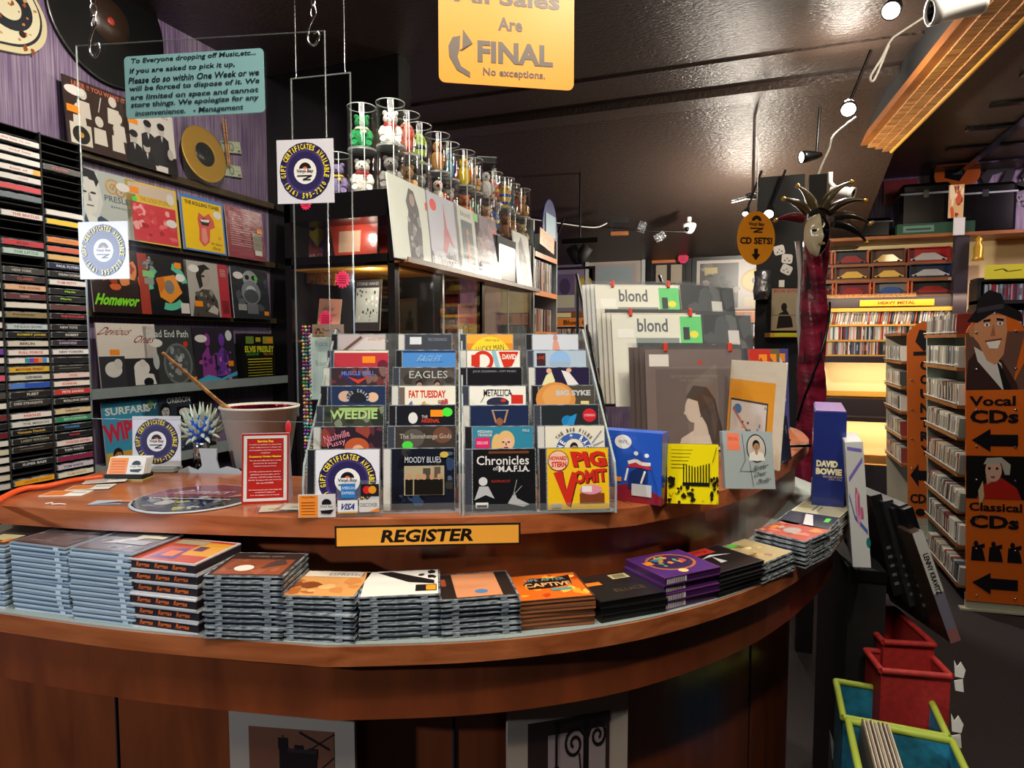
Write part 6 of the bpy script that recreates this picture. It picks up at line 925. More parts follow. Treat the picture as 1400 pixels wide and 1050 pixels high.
# disc shelves: rows of thin cases; row_of builds single cases, row_stuff the far ones
PAL = 'c8c0b0 d8d4cc b0a898 8a3c34 3a4a6a 2a2a2e d0b88a 6a6a6e c06a4a e0dcd4 4a6a8a 1c1c20 a8b0b4 9a8a6a d8a8a0 7a2a2a 345a4a e8e4dc'.split()
def row_stuff(M, n, th, h, d, label, seed, cat='CDs', parent=None, pal=PAL):
    mb = MB(); rg = random.Random(seed); x = 0
    for i in range(n):
        hh = h*rg.uniform(.95, 1.0); t_ = th*rg.uniform(.7, 1.1); c = rg.choice(pal); mb.box((x, rg.uniform(0, .008), 0), (x+t_*.9, d, hh), 'print', c); x += t_
        if rg.random() < .4: mb.box((x-t_*.7, -.001, hh*.3), (x-t_*.3, 0, hh*.75), 'print', rg.choice(pal))
    return obj('row_of_discs', mb, parent, label, None if parent else cat, None, 'stuff', M)
def shelf_unit(px, s_, z0, z1, w, d, zs, mb_m, label, name='disc_shelf', back=None):
    p = PY(*px, s_); M = Matrix.Translation((p.x, s_, 0)); t = thing(name, M, label, 'shelf')
    for x in (0, w-.02): obj('upright', MB().box((x, 0, z0), (x+.02, d, z1), mb_m), t)
    for z in zs: obj('board', MB().box((.02, 0, z-.02), (w-.02, d, z), mb_m), t)
    obj('back_panel', MB().box((.0, d, z0), (w, d+.01, z1), back or mb_m), t); return t, p.x
t, x0 = shelf_unit((750, 500), 7.25, 0, 1.95, .62, .2, (.5, .72, .95, 1.17, 1.39, 1.62), 'wood_shelf', 'wooden disc shelf headed by an orange Blues sign')
for i, z in enumerate((.95, 1.17, 1.39, 1.62)): row_stuff(Matrix.Translation((x0+.025, 7.255, z+.001)), 50, .0112, .13, .14, ['disc row on the low board', 'disc row on the third board', 'disc row on the second board', 'disc row right under the Blues sign'][i]+' of the Blues shelf', 130+i)
flatcard('blues_sign', 'sign', V((x0, 7.245, 1.77)), 0, .6, .1, [('r', .02, .05, .98, .95, 'f08a2c'), ('r', .03, .15, .18, .85, 'd8b8a8'), ('t', 'Blues Cds', .6, .5, .6, .55, '241410', {'b': .03})], 'orange sign reading Blues above the far disc shelf', fm='print')
flatcard('yellow_header_card', 'sign', V((x0+.05, 7.24, 1.88)), 0, .22, .05, [('r', .0, .0, 1, 1, 'e8dc9a')], 'small cream card standing on the Blues sign', fm='print')
t, x1 = shelf_unit((975, 500), 7.25, 0, 1.95, .75, .2, (.72, .98, 1.2, 1.42, 1.66), 'wood_shelf', 'wooden disc shelf under the framed award, right of the sleeves')
for i, z in enumerate((.98, 1.2, 1.42, 1.66)): row_stuff(Matrix.Translation((x1+.025, 7.255, z+.001)), 58 if i else 40, .0112, .13, .14, ['lowest', 'third', 'second', 'uppermost'][i]+' disc row of the shelf under the framed award', 140+i)
flatcard('orange_header_sign', 'sign', V((x1+.02, 7.245, 1.8)), 0, .72, .12, [('r', .02, .05, .98, .95, 'c8825a'), ('t', 'Rs', .15, .5, .08, .6, '5a5a60'), ('r', .4, .3, .48, .7, '8a8a9a'), ('r', .75, .3, .8, .8, '241410'), ('p', [(.72, .4), (.83, .4), (.775, .1)], '241410')], 'salmon header sign with a down arrow over the shelf under the award', fm='print')
# disc tower past the end of the glass case
p = PX(728, 400, XF+.0); t = thing('disc_tower', Matrix.Translation((XF-.24, p.y+.08, 0)), 'tall disc tower with orange labels at the far end of the glass case', 'shelf')
for y in (0, .5): obj('upright', MB().box((0, y, 0), (.22, y+.015, 2.35), 'grey_metal'), t)
for z in (1.14, 1.4, 1.66, 1.92, 2.16): obj('board', MB().box((0, .015, z-.01), (.22, .5, z), 'wood_shelf'), t); obj('orange_label', MB().box((.22, .02, z-.028), (.224, .5, z+.004), 'print', 'e8862c').art(0, 0, 0, .01, .01, []), t)
for i, z in enumerate((1.14, 1.4, 1.66, 1.92)): row_stuff(Matrix.Translation((XF-.035, p.y+.1, z+.005)) @ Matrix.Rotation(pi/2, 4, 'Z'), 40, .0115, .15 if i < 3 else .2, .12, ['lowest', 'third', 'second', 'top'][i]+' disc row in the tower at the end of the glass case', 150+i)
flatcard('orange_notice', 'sign', V((XF+.03, p.y+.05, 2.2)), 90, .3, .1, [('r', 0, 0, 1, 1, 'f0901c'), ('t', 'Classic', .5, .7, .6, .3, '6a3410'), ('t', 'Rockers', .5, .3, .6, .3, '6a3410')], 'tilted orange sign on top of the disc tower', fm='print', roll=6)
obj('blue_round_rack', MB().prism([(.16*cos(a*pi/12), .2*max(sin(a*pi/12), 0)) for a in range(13)]+[(-.16, -.05), (.16, -.05)], 0, .01, 'print', '1c2c6a', axis='x').box((.011, -.11, -.04), (.016, .1, .1), 'print', '9ab8c8'), None, 'blue round topped card with pale packets above the disc tower', 'display card', None, None, Matrix.Translation((XF+.0, p.y+.33, 2.32)))
# ================= RIGHT BACK WALL: HEAVY METAL SHELVES =================
SB = 7.1; xl, xr = PY(1120, 450, SB).x, PY(1305, 450, SB).x; Z = lambda y: PY(1180, y, SB).z
t = thing('heavy_metal_wall_unit', Matrix.Translation((xl, SB, 0)), 'long wall unit with lit yellow bays and disc rows at the back right', 'shelf'); WD = 3.9
zT = PY(1180, 325, SB).z
obj('top_shelf', MB().box((-.6, -.05, zT-.03), (WD, .45, zT), 'wood_shelf'), t)
xp = xr-xl
for x in (xp-.0, xp+1.7): obj('upright_post', MB().box((x-.03, -.03, 0), (x+.08, .05, zT-.03), 'dark_board'), t)
obj('back_panel', MB().box((-.6, .42, 0), (WD, .44, zT-.03), 'cream_board'), t)
steps = [(357, .32), (380, .22), (404, .12)]
for y, d in steps: obj('step_board', MB().box((0, d-.06, Z(y)-.03), (xp-.03, d+.2, Z(y)), 'wood_shelf'), t)
obj('front_board', MB().box((0, .0, Z(402)-.035), (xp*.72, .02, Z(402)), 'pine'), t)
obj('sign_rail', MB().box((0, .01, Z(420)), (xp-.03, .03, Z(406)), 'dark_board'), t)
sh = [(425, .0), (444, 0), (466, 0), (484, 0)]
for i, y in enumerate((443.5, 464.5, 485)): obj('disc_board', MB().box((0, 0, Z(y)-.018), (xp+.5, .3, Z(y)), 'yellow_board'), t)
obj('upper_lip', MB().box((0, -.01, Z(424)-.015), (xp-.03, .3, Z(424)+.02), 'yellow_board'), t)
obj('lamp_rail', MB().box((0, -.02, Z(493)-.02), (xp+.5, .06, Z(487)), 'dark_board'), t)
for a, b, m in ((538, 496, 'cream_board'), (545, 538, 'yellow_board'), (570, 546, 'dark_board'), (628, 577, 'cream_board')): obj('bin_front', MB().box((0, .3 if m != 'dark_board' else .1, Z(a)), (xp+.5, .32 if m != 'dark_board' else .12, Z(b)), m), t)
obj('bin_divider', MB().box((0, .02, Z(577)), (xp+.5, .3, Z(571)), 'dark_board'), t); obj('lower_bin', MB().box((.3, -.3, Z(680)), (xp+.5, -.28, Z(628)), 'dark_board'), t); obj('lower_bin_bed', MB().box((.2, -.28, Z(640)-.02), (xp+.5, .3, Z(640)), 'yellow_board'), t)
light('AREA', (xl+1.0, SB+.02, Z(494)-.03), (xl+1.0, SB+.25, Z(560)), 6, WARM, 1.8, sy=.04)
light('AREA', (xl+1.0, SB-.1, Z(407)), (xl+1.0, SB+.1, Z(480)), 4, WARM, 1.8, sy=.04)
light('AREA', (xl+1.0, SB+.12, Z(574)-.03), (xl+1.0, SB+.25, Z(640)), 5, WARM, 1.8, sy=.04)
NI = 0
def row_single(M, n, th, h, d, label, grp, seed, lean=0, cat='CD', pal=PAL, w=None):
    rg = random.Random(seed); x = 0; protos = {}
    for i in range(n):
        c = rg.choice(pal); k = c
        if k not in protos: protos[k] = MB().box((0, 0, 0), (th*.86, d, h), 'print', c).box((th*.2, -.0008, h*.2), (th*.62, 0, h*.8), 'print', pal[(pal.index(c)+5) % len(pal)])
        M2 = M @ Matrix.Translation((x, rg.uniform(0, .006), 0)) @ Matrix.Rotation(radians(lean+rg.uniform(-2, 2)), 4, 'Y')
        o = obj('compact_disc', protos[k], None, label.replace('disc case', cname(c)+' disc case '+('near the left end' if i < n/4 else 'left of the middle' if i < n/2 else 'right of the middle' if i < n*.75 else 'near the right end'), 1), cat, grp, None, M2)
        if isinstance(protos[k], MB): protos[k] = o.data
        x += th*1.06
row_single(Matrix.Translation((xl+.03, SB+.01, Z(443.5)+.001)), 60, .0205, .135, .14, 'disc case in the upper lit row under the orange strip', 'discs in the heavy metal row', 160, lean=8)
row_stuff(Matrix.Translation((xl+.03, SB+.01, Z(464.5)+.001)), 78, .0125, .13, .14, 'disc row on the second lit board of the wall unit', 161)
row_stuff(Matrix.Translation((xl+.03, SB+.01, Z(485)+.001)), 110, .0125, .13, .14, 'disc row on the third lit board of the wall unit', 162)
flatcard('heavy_metal_sign', 'sign', V((xl+.35, SB-.005, Z(419))), 0, .62, .06, [('r', 0, 0, 1, 1, 'f0961c'), ('t', 'HEAVY METAL', .5, .5, .5, .5, '5a2c14', {'b': .04})], 'long orange strip sign reading HEAVY METAL', fm='print')
rg = random.Random(12); nm = ['red', 'black', 'brown', 'silver grey', 'dark blue', 'maroon']; cc = ['a01c1c', '1c1c1e', '5a3420', '6a6a66', '1c2440', '5a1420']; bt = {}; used_l = set()
def carbox(x, y, z, w, h, ci, label):
    t = thing('model_car_box', Matrix.Translation((x, y, z)), label, 'box', 'boxed model cars on the stepped shelf'); c = cc[ci]
    mb = MB(); mb.box((0, .07, 0), (w, .08, h), 'print', c); mb.box((0, 0, 0), (w, .07, .012), 'print', c); mb.box((0, 0, h-.006), (w, .07, h), 'print', c)
    for a in (0, w-.012): mb.box((a, 0, .012), (a+.012, .07, h-.006), 'print', 'd05a2c' if ci % 2 else c)
    obj('window_carton', mb, t); m2 = MB(); k = ['b8b4b0', '8a1c1c', 'c8a03c', '2c4a80'][ci % 4]
    m2.prism([(.025, .018), (.02, .03), (.05, .036), (w*.35, h*.62), (w*.65, h*.62), (w-.045, .036), (w-.02, .03), (w-.025, .018)], .02, .055, 'gloss_print', k, axis='y')
    for a in (.055, w-.055): m2.ball((a, .018, .02), (.013, .004, .013), 'black_matte', None, 8, 4)
    obj('model_car', m2, t)
row_n = ['top', 'middle', 'bottom']
for r_, (y, d) in enumerate(steps):
    x = .03; k = 0
    while x < xp-.3:
        w = [.16, .33, .32, .38, .36, .3][k % 6]*(1 if k else .7); ci = [[1, 1, 2, 0, 0, 0], [1, 2, 2, 4, 1, 1], [1, 5, 3, 1, 4, 2]][r_][k % 6]
        carbox(xl+x, SB+d-.05, Z(y)+.001, w-.02, .13 if r_ else .14, ci, '%s window carton with a model car, %s of the %s step' % (nm[ci], ['at the left end', 'second', 'third', 'fourth', 'fifth', 'last'][k % 6], row_n[r_])); x += w; k += 1
for i, (px, w, h, d, c, lab) in enumerate([(1262, .42, .5, .3, '0e0e14', 'big dark hard case on top of the wall unit, left of the guitar'), (1342, .5, .46, .3, '0f1018', 'big dark drum like case on top of the wall unit, right of the guitar'), (1190, .36, .2, .25, '1a1012', 'dim maroon box on top of the wall unit near the mask')]):
    p = PY(px, 322, SB+.15); t = thing('dark_case', Matrix.Translation((p.x-w/2, SB+.1, zT+.001)), lab, 'case', 'dark cases on the wall unit')
    obj('shell', MB().box((0, 0, 0), (w, d, h), 'black_gloss', None, bev=.03), t); obj('lid_rim', MB().box((-.004, -.004, h*.78), (w+.004, d+.004, h*.82), 'grey_metal', None, bev=.004), t); obj('latch', MB().box((w*.45, -.012, h*.72), (w*.55, 0, h*.86), 'chrome'), t)
p = PY(1300, 322, SB); flatcard('comic_card', 'card', V((p.x-.03, SB+.0, zT+.14)), 0, .12, .3, [('r', 0, 0, 1, 1, 'd8b078'), ('n', 171, 14, ['c85a34', 'f0dcb0', '8a3a2a'], .1, .05, .9, .95, .08, .2)], 'narrow comic strip card between the dark cases', fm='print')
obj('white_switch_box', MB().box((0, 0, 0), (.09, .02, .16), 'white_plastic', None, bev=.004), None, 'small white box at the shelf edge under the comic card', 'box', None, None, Matrix.Translation((p.x-.0, SB-.075, zT-.03)))
p = PY(1225, 322, SB); obj('green_carton', MB().box((0, 0, 0), (.62, .1, .1), 'print', '12402a').art(.05, -.001, .02, .25, .06, [('r', 0, 0, 1, 1, '5a7a6a'), ('r', .1, .3, .9, .6, '1c3428')]), None, 'long green carton on the unit top in front of the dark case', 'box', None, None, Matrix.Translation((p.x, SB-.04, zT+.001)))
# guitar
g0 = PY(1306, 258, 7.52); t = thing('electric_guitar', Matrix.Translation(g0) @ Matrix.Scale(1.0, 4), 'sunburst orange electric guitar hung on the purple wall', 'guitar')
B_ = [(0, 0), (.1, .01), (.17, .06), (.19, .14), (.17, .22), (.125, .27), (.13, .33), (.16, .39), (.13, .45), (.09, .42), (.06, .36), (-.06, .36), (-.08, .43), (-.12, .45), (-.145, .4), (-.13, .31), (-.13, .26), (-.17, .21), (-.19, .13), (-.165, .05), (-.1, .01)]
B_ = [tuple(v) for v in smooth([V(p_) for p_ in B_+B_[:1]], 4)[:-1]]
obj('body', MB().prism(B_, -.045, 0, 'guitar_wood', axis='y'), t); obj('pickguard', MB().prism([(-.1, .1), (.02, .06), (.1, .2), (.08, .34), (-.1, .34)], -.05, -.045, 'black_gloss', axis='y'), t)
obj('neck', MB().box((-.025, -.06, .3), (.025, -.035, .95), 'wood_shelf'), t); obj('headstock', MB().prism([(-.025, .95), (.025, .95), (.045, 1.1), (-.02, 1.12)], -.055, -.035, 'wood_shelf', axis='y'), t); obj('bridge', MB().box((-.04, -.058, .12), (.04, -.05, .14), 'chrome'), t)
for z in (.2, .27): obj('pickup', MB().box((-.04, -.06, z), (.04, -.05, z+.025), 'chrome'), t)
for i in range(2): obj('string', MB().tube([(-.01+.02*i, -.064, .13), (-.01+.02*i, -.064, 1.0)], .0012, 'chrome', None, 4), t)
def plaque(px, items, lab, r=.125):
    p = PY(*px, 7.55); t = thing('round_plaque', Matrix.Translation(p), lab, 'plaque', 'round wall plaques'); obj('rim', MB().prism([(r*cos(a*pi/16), r*sin(a*pi/16)) for a in range(32)], -.01, .03, 'print', 'a8a8b0', axis='y'), t); obj('print_face', MB().art(-r, -.012, -r, 2*r, 2*r, [('e', .5, .5, .46, .46, '14141c')]+items), t)
plaque((1358, 171), [('p', [(.5+.36*(1 if k % 2 else .6)*cos(k*pi/8), .5+.36*(1 if k % 2 else .6)*sin(k*pi/8)) for k in range(16)], 'b8b8b8'), ('e', .5, .5, .12, .12, '2a2a2a')], 'round black plaque with a pale spiky emblem on the purple wall', .13)
plaque((1242, 214), [('e', .5, .5, .34, .34, '6a6a70'), ('t', 'THE', .5, .62, .3, .12, 'a02a34', {'b': .03}), ('t', 'WHO', .5, .42, .4, .2, 'a02a34', {'b': .05})], 'round blue rimmed plaque with red lettering on the dark wall', .12)
p = PY(1385, 262, 7.56); t = thing('winged_figure_decal', Matrix.Translation(p) , 'black winged figure cut-out with ragged lettering on the purple wall', 'wall decal')
obj('winged_figure', MB().prism([(-.27, .16), (-.16, .3), (-.05, .28), (0, .34), (.01, .2), (-.02, .08), (.12, .02), (.05, .14), (.12, .24), (.3, .3), (.2, .18), (.12, .16), (.06, .1), (-.06, -.02), (-.1, .1), (-.06, .2), (-.17, .17), (-.22, .06)], -.008, 0, 'black_matte', axis='y'), t)
obj('lettering', MB().art(-.14, -.002, -.16, .42, .15, [('t', 'ZEPPELIN', .5, .5, .9, .7, '15101a', {'s': -.1})]), t)
obj('dark_wall_panel', MB().box((0, -.02, 0), (.3, 0, .5), 'black_matte'), None, 'dark panel at the right edge high on the purple wall', 'panel', None, None, Matrix.Translation(PY(1394, 205, 7.59)))
obj('red_poster', MB().box((0, -.01, 0), (.3, 0, .25), 'print', '7a1420'), None, 'dim red poster on the wall behind the mask horns', 'poster', None, None, Matrix.Translation(PY(1207, 282, 7.58)))
# black disc cabinet at the far right
cx = PY(1335, 412, 6.6); t = thing('black_disc_cabinet', Matrix.Translation((cx.x, 6.6, 0)), 'black cabinet of disc rows at the right edge', 'shelf'); z0 = PY(1370, 446, 6.6).z; z1 = PY(1370, 384, 6.6).z
for z in (z0-.03, (z0+z1)/2-.0, z1): obj('board', MB().box((0, 0, z), (1.2, .2, z+.03), 'black_matte'), t)
obj('side', MB().box((0, 0, z0), (.03, .2, z1), 'black_matte'), t); obj('back_panel', MB().box((0, .2, z0), (1.2, .22, z1), 'black_matte'), t)
for i, z in enumerate((z0+.001, (z0+z1)/2+.031)): row_stuff(Matrix.Translation((cx.x+.05, 6.605, z)), 70, .0125, .135, .14, ['lower', 'upper'][i]+' bluish disc row in the black cabinet at the right edge', 180+i, pal=['8a96a8', 'b0bac4', '3a4660', '1c2440', '9aa4b0', 'a02a34', '5a6478'])
flatcard('yellow_note_card', 'card', PY(1346, 382, 6.58), 0, .32, .12, [('r', 0, 0, 1, 1, 'd8d03c'), ('l', [(.2, .6), (.4, .7), (.5, .5), (.8, .6)], .06, '4a4a1c')], 'yellow handwritten card lying on top of the black cabinet', fm='print')
obj('gold_figurine', MB().lathe([(.001, 0), (.05, 0), (.035, .03), (.04, .12), (.02, .16), (.03, .19), (.001, .22)], 'gold', None, 16), None, 'small gold figurine in the dim upper bay right of the post', 'figurine', None, None, Matrix.Translation(PY(1337, 356, 7.0)))
# ================= VOCAL AND COUNTRY RACKS =================
def floor_rack(o, W_, H_, D_, zt_list, lab, col, rad_=True):
    t = thing('disc_rack', Matrix.Translation(o), lab, 'display rack')
    obj('far_panel', MB().box((-.02, D_, 0), (W_, D_+.02, H_), 'print', col), t); obj('spine_panel', MB().box((W_*.5, .03, .02), (W_*.5+.02, D_, H_), 'print', col), t)
    obj('base_plate', MB().box((-.03, -.02, .0), (W_+.03, .03, .012), 'print', 'b0b09a').box((0, 0, .012), (W_, .025, .1), 'print', 'b0b09a'), t)
    for z in zt_list: obj('tier_board', MB().box((-.035, .03, z-.02), (W_*.5, D_, z), 'wood_shelf'), t); obj('tier_lip', MB().tube([(-.037, .03, z+.012), (-.037, D_, z+.012)], .005, 'acrylic_edge', None, 6), t)
    return t
before = set(bpy.data.objects)
ro = PZ(1320, 833, 0); RW, RH = .288, 1.63
zts = [PY(1320, y, ro.y+.05).z for y in (456, 502, 554, 597, 647, 697, 744, 798)]
t = floor_rack(ro, RW, RH, .8, zts, 'tall pale green disc rack with the orange Vocal and Classical sign', '9ab0a4')
def archp(w, h, r): return [(0, 0), (w, 0), (w, h-r)]+[(w/2+w/2*cos(pi*k/12), h-r+r*sin(pi*k/12)) for k in range(1, 12)]+[(0, h-r)]
zs0, zs1 = PY(1320, 820, ro.y).z, PY(1350, 430, ro.y).z; HS = zs1-zs0; fr = lambda y: (PY(1320, y, ro.y).z-zs0)/HS
obj('sign_panel', MB().prism([(x, z+zs0) for x, z in archp(RW, HS, .13)], -.012, 0, 'print', 'd8671c', axis='y'), t)
y1_, y2_, y3_, y4_ = fr(533), fr(622), fr(680), fr(735)
art_ = [('r', 0, y1_, 1, fr(455), '6a4a40'), ('p', [(.8, y1_+.02), (1, y1_+.1), (1, fr(455)), (.86, fr(500))], 'd8671c')]
face_ = [('p', [(0, y1_), (.04, y1_+.1), (.2, y1_+.14), (.42, y1_+.12), (.62, y1_+.1), (.86, y1_+.02), (.88, y1_)], '3a2420'), ('p', [(.14, y1_+.15), (.2, y1_+.1), (.62, y1_), (.7, y1_), (.6, y1_+.09)], 'd8d4d0'), ('p', [(.52, y1_+.1), (.6, y1_+.08), (.78, y1_), (.64, y1_)], '1a1616'),
  ('p', [(.1, y1_+.19), (.16, y1_+.23), (.26, y1_+.26), (.68, y1_+.25), (.7, y1_+.2), (.64, y1_+.12), (.5, y1_+.085), (.36, y1_+.1), (.22, y1_+.16)], 'd09068'), ('e', .1, y1_+.205, .05, .022, 'c08058'), ('p', [(.02, y1_+.235), (.2, y1_+.23), (.5, y1_+.265), (.96, y1_+.225), (.93, y1_+.26), (.66, y1_+.29), (.6, y1_+.325), (.4, y1_+.34), (.22, y1_+.315), (.18, y1_+.275)], '16141a'),
  ('l', [(.2, y1_+.272), (.64, y1_+.284)], .016, '3a3640'), ('e', .36, y1_+.222, .05, .006, 'f0f0f0'), ('e', .58, y1_+.225, .05, .006, 'f0f0f0'), ('e', .36, y1_+.222, .02, .005, '2a4a7a'), ('e', .58, y1_+.225, .02, .005, '2a4a7a'), ('l', [(.3, y1_+.235), (.42, y1_+.238)], .008, '20140f'), ('l', [(.52, y1_+.24), (.64, y1_+.236)], .008, '20140f'), ('p', [(.47, y1_+.225), (.5, y1_+.185), (.42, y1_+.185)], 'a86a48'), ('p', [(.34, y1_+.165), (.6, y1_+.17), (.54, y1_+.14), (.4, y1_+.142)], 'f4f0ec'), ('l', [(.33, y1_+.166), (.61, y1_+.172)], .006, '7a3a30')]
arrow = lambda y, h: [('p', [(.1, y), (.42, y+h), (.42, y+h*.5), (.88, y+h*.5), (.88, y-h*.5), (.42, y-h*.5), (.42, y-h)], '121018')]
art_ += face_+[('t', 'Vocal', .45, fr(548), .78, .034, '16121a', {'b': .03}), ('t', 'CDs', .48, fr(569), .82, .046, '16121a', {'b': .04})]+arrow(fr(601), .04)+[('r', 0, y3_, 1, y2_, '14120e'),
  ('p', [(.18, y3_), (.3, y3_+.05), (.6, y3_+.075), (.86, y3_+.04), (.94, y3_)], 'b0241c'), ('p', [(.36, y3_+.05), (.34, y3_+.08), (.6, y3_+.08)], 'c8a08a'), ('e', .47, y3_+.1, .14, .04, 'd8b09a'), ('p', [(.3, y3_+.12), (.36, y3_+.142), (.6, y3_+.145), (.76, y3_+.12), (.74, y3_+.085), (.66, y3_+.085), (.6, y3_+.125)], 'b8b4ac'), ('e', .4, y3_+.106, .025, .005, '2a1c18'), ('e', .53, y3_+.106, .025, .005, '2a1c18'), ('e', .46, y3_+.076, .04, .004, '9a4a40'), ('l', [(.22, y3_), (.3, y3_+.035)], .06, 'c8b890'),
  ('t', 'Classical', .5, fr(691), .9, .03, '16121a', {'b': .03}), ('t', 'CDs', .48, fr(711), .84, .046, '16121a', {'b': .04})]+[it for x in (.2, .5, .82) for it in (('e', x-.03, fr(741), .04, .01, '121018'), ('p', [(x-.12, fr(764)), (x-.1, fr(745)), (x+.06, fr(745)), (x+.1, fr(752)), (x+.13, fr(764))], '121018'), ('l', [(x-.08, fr(748)), (x+.12, fr(743))], .014, '121018'))]+arrow(fr(794), .038)
obj('sign_print', MB().art(0, -.0125, zs0, RW, HS, art_), t)
for y in (455, 505, 560, 610, 655, 708, 748, 812):
    for x in (.18, .84): obj('bolt', MB().ball((RW*x, -.014, PY(1320, y, ro.y).z), (.008, .006, .008), 'chrome', None, 8, 5), t)
GP = 'd0ccc0 b8b4a8 9aa09a c8c4b8 6a6a66 e0dcd0 4a4a48 a89878 b0a8a0 8a3a34 3c4450'.split()
for i, z in enumerate(zts):
    M = Matrix.Translation((ro.x-.03, ro.y+.78, z+.001)) @ Matrix.Rotation(-pi/2, 4, 'Z')
    row_single(M, 26 if i else 24, .0275, .125, .12, 'disc case, %s tier of the tall rack' % ['topmost', 'second', 'third', 'fourth', 'fifth', 'sixth', 'seventh', 'lowest'][i], 'discs on the %s tier of the tall rack' % ['topmost', 'second', 'third', 'fourth', 'fifth', 'sixth', 'seventh', 'lowest'][i], 190+i, lean=[14, 6, 2, 18, 14, 20, 8, 16][i], pal=GP)
so = PD(1253, 700, 5.25); so.z = 0; so.x = ro.x-.01
zt2 = [PY(1250, y, so.y+.05).z for y in (455, 494, 529, 563, 598, 635)]; t = floor_rack(so, RW, 1.66, .75, zt2, 'smaller pale disc rack with the orange COUNTRY sign, behind the tall rack', 'a8a08c')
za, zb_ = PY(1253, 708, so.y).z, PY(1265, 440, so.y).z; obj('sign_panel', MB().prism([(x, z+za) for x, z in archp(RW, zb_-za, .13)], -.012, 0, 'print', 'c8601e', axis='y'), t)
obj('sign_print', MB().art(0, -.0125, za, RW, zb_-za, [('t', c, .42, .78-.072*i, .22, .05, '1a1418', {'b': .05}) for i, c in enumerate('COUNTRY')]+[('p', [(.06, .22), (.26, .28), (.26, .245), (.6, .245), (.6, .195), (.26, .195), (.26, .16)], '121018'), ('t', 'CDs', .3, .1, .5, .05, '16121a', {'b': .04}), ('p', [(.2, .9), (.3, .96), (.5, .95), (.6, .88), (.4, .85)], '16121a'), ('r', .15, .83, .6, .85, '16121a'), ('e', .3, .03, .12, .02, '16121a')]), t)
for y in (520, 560, 600, 640): obj('bolt', MB().ball((RW*.1, -.014, PY(1260, y, so.y).z), (.008, .006, .008), 'chrome', None, 8, 5), t)
for i, z in enumerate(zt2[1:]):
    M = Matrix.Translation((so.x-.03, so.y+.72, z+.001)) @ Matrix.Rotation(-pi/2, 4, 'Z'); row_stuff(M, 40, .017, .125, .12, 'disc row on the %s tier of the COUNTRY rack' % ['second', 'third', 'fourth', 'fifth', 'sixth'][i], 200+i, pal=GP)
LEAN = Matrix.Translation(ro) @ Matrix.Rotation(radians(-2.3), 4, 'Y') @ Matrix.Translation(-ro)    # the racks stand slightly out of plumb
for o_ in set(bpy.data.objects)-before:
    if not o_.parent: o_.matrix_world = LEAN @ o_.matrix_basis
p = V((ro.x+RW+.08, ro.y+.05, 0)); t = thing('perforated_steel_post', Matrix.Translation(p), 'grey perforated steel upright just right of the tall rack', 'post'); obj('steel_angle', MB().box((0, 0, 0), (.045, .004, 1.35), 'grey_metal').box((.041, 0, 0), (.045, .045, 1.35), 'grey_metal'), t)
obj('slots', MB().art(0, -.0006, 0, .045, 1.35, [('e', .5, .02+.028*k, .14, .008, '0c0c10') for k in range(34)]), t, label='rows of dark key holes')
t = thing('record_bin', Matrix.Translation((ro.x+RW+.15, ro.y+.6, 0)), 'dark record bin with upright sleeves at the right edge', 'bin'); obj('bin_box', MB().box((0, 0, .3), (.9, .02, 1.05), 'black_matte').box((0, 0, .3), (.02, .6, 1.05), 'black_matte'), t)
rgc = ['b0a890', '3a3c44', 'c8a890', '8a9aa0']
for i in range(4): flatcard('record_sleeve', 'record', V((ro.x+RW+.2, ro.y+.66+.05*i, .98)), 0, .3, .3, [('r', 0, 0, 1, 1, rgc[i]), ('e', .4, .6, .2, .2, '14141a'), ('e', .4, .6, .06, .06, 'c8b040')], ['cream sleeve with a black disc at the front of the right edge bin', 'dark sleeve second in the right edge bin', 'peach sleeve third in the right edge bin', 'grey sleeve last in the right edge bin'][i], side=rgc[i], tilt=6)
# ================= BOXED SETS ON THE STAND AND CRATES =================
bw = PZ(1109, 708, 1.0815); t = slabbox(None, -4, .085, .315, .31, 'tall navy boxed set standing on the tip of the grey ledge, spine lettered in cream', [('r', 0, 0, 1, 1, '1c2a70'), ('t', 'DAVID', .44, .52, .66, .062, 'e8e0b0', {'b': .06}), ('t', 'BOWIE', .5, .448, .8, .062, 'e8e0b0', {'b': .06}), ('t', 'WHO CAN I BE NOW?', .62, .4, .6, .02, 'e8c89a'), ('t', '(1974 - 1976)', .7, .375, .4, .016, 'd8d0b0')], '1e2c74', pos=bw)
mb = MB(); mb.box((.004, .004, .3155), (.083, .306, .318), 'print', '6a4a8a'); obj('top_card', mb, t, label='violet top face')
sp_ = PZ(1166, 778, .93); t = thing('black_box_stand', FR(V((sp_.x-.01, sp_.y+.0, 0)), 4), 'black floor stand carrying leaning boxed sets beside the counter end', 'stand')
obj('stand_body', MB().box((0, 0, 0), (.1, .5, .928), 'black_matte'), t); obj('stand_lip', MB().box((-.0, -.008, .90), (.1, .0, .93), 'black_metal'), t)
pw = PD(1166, 775, 1.78); slabbox(None, -3, .044, .345, .2, 'white boxed set with purple squiggles leaning on the stand', [('r', 0, 0, 1, 1, 'b8bab8'), ('l', [(.1, .95), (.9, .93)], .03, '6a60a8'), ('l', [(.1, .7), (.9, .86)], .04, '6a60a8'), ('l', [(.05, .58), (.3, .4), (.95, .28)], .04, '4a5aa0'), ('n', 210, 10, ['a8587a', 'c88aa0'], .3, .4, .7, .54, .06, .12), ('e', .95, .2, .12, .04, '1c6a6a')], 'b0b2b2', pos=pw, roll=-5)
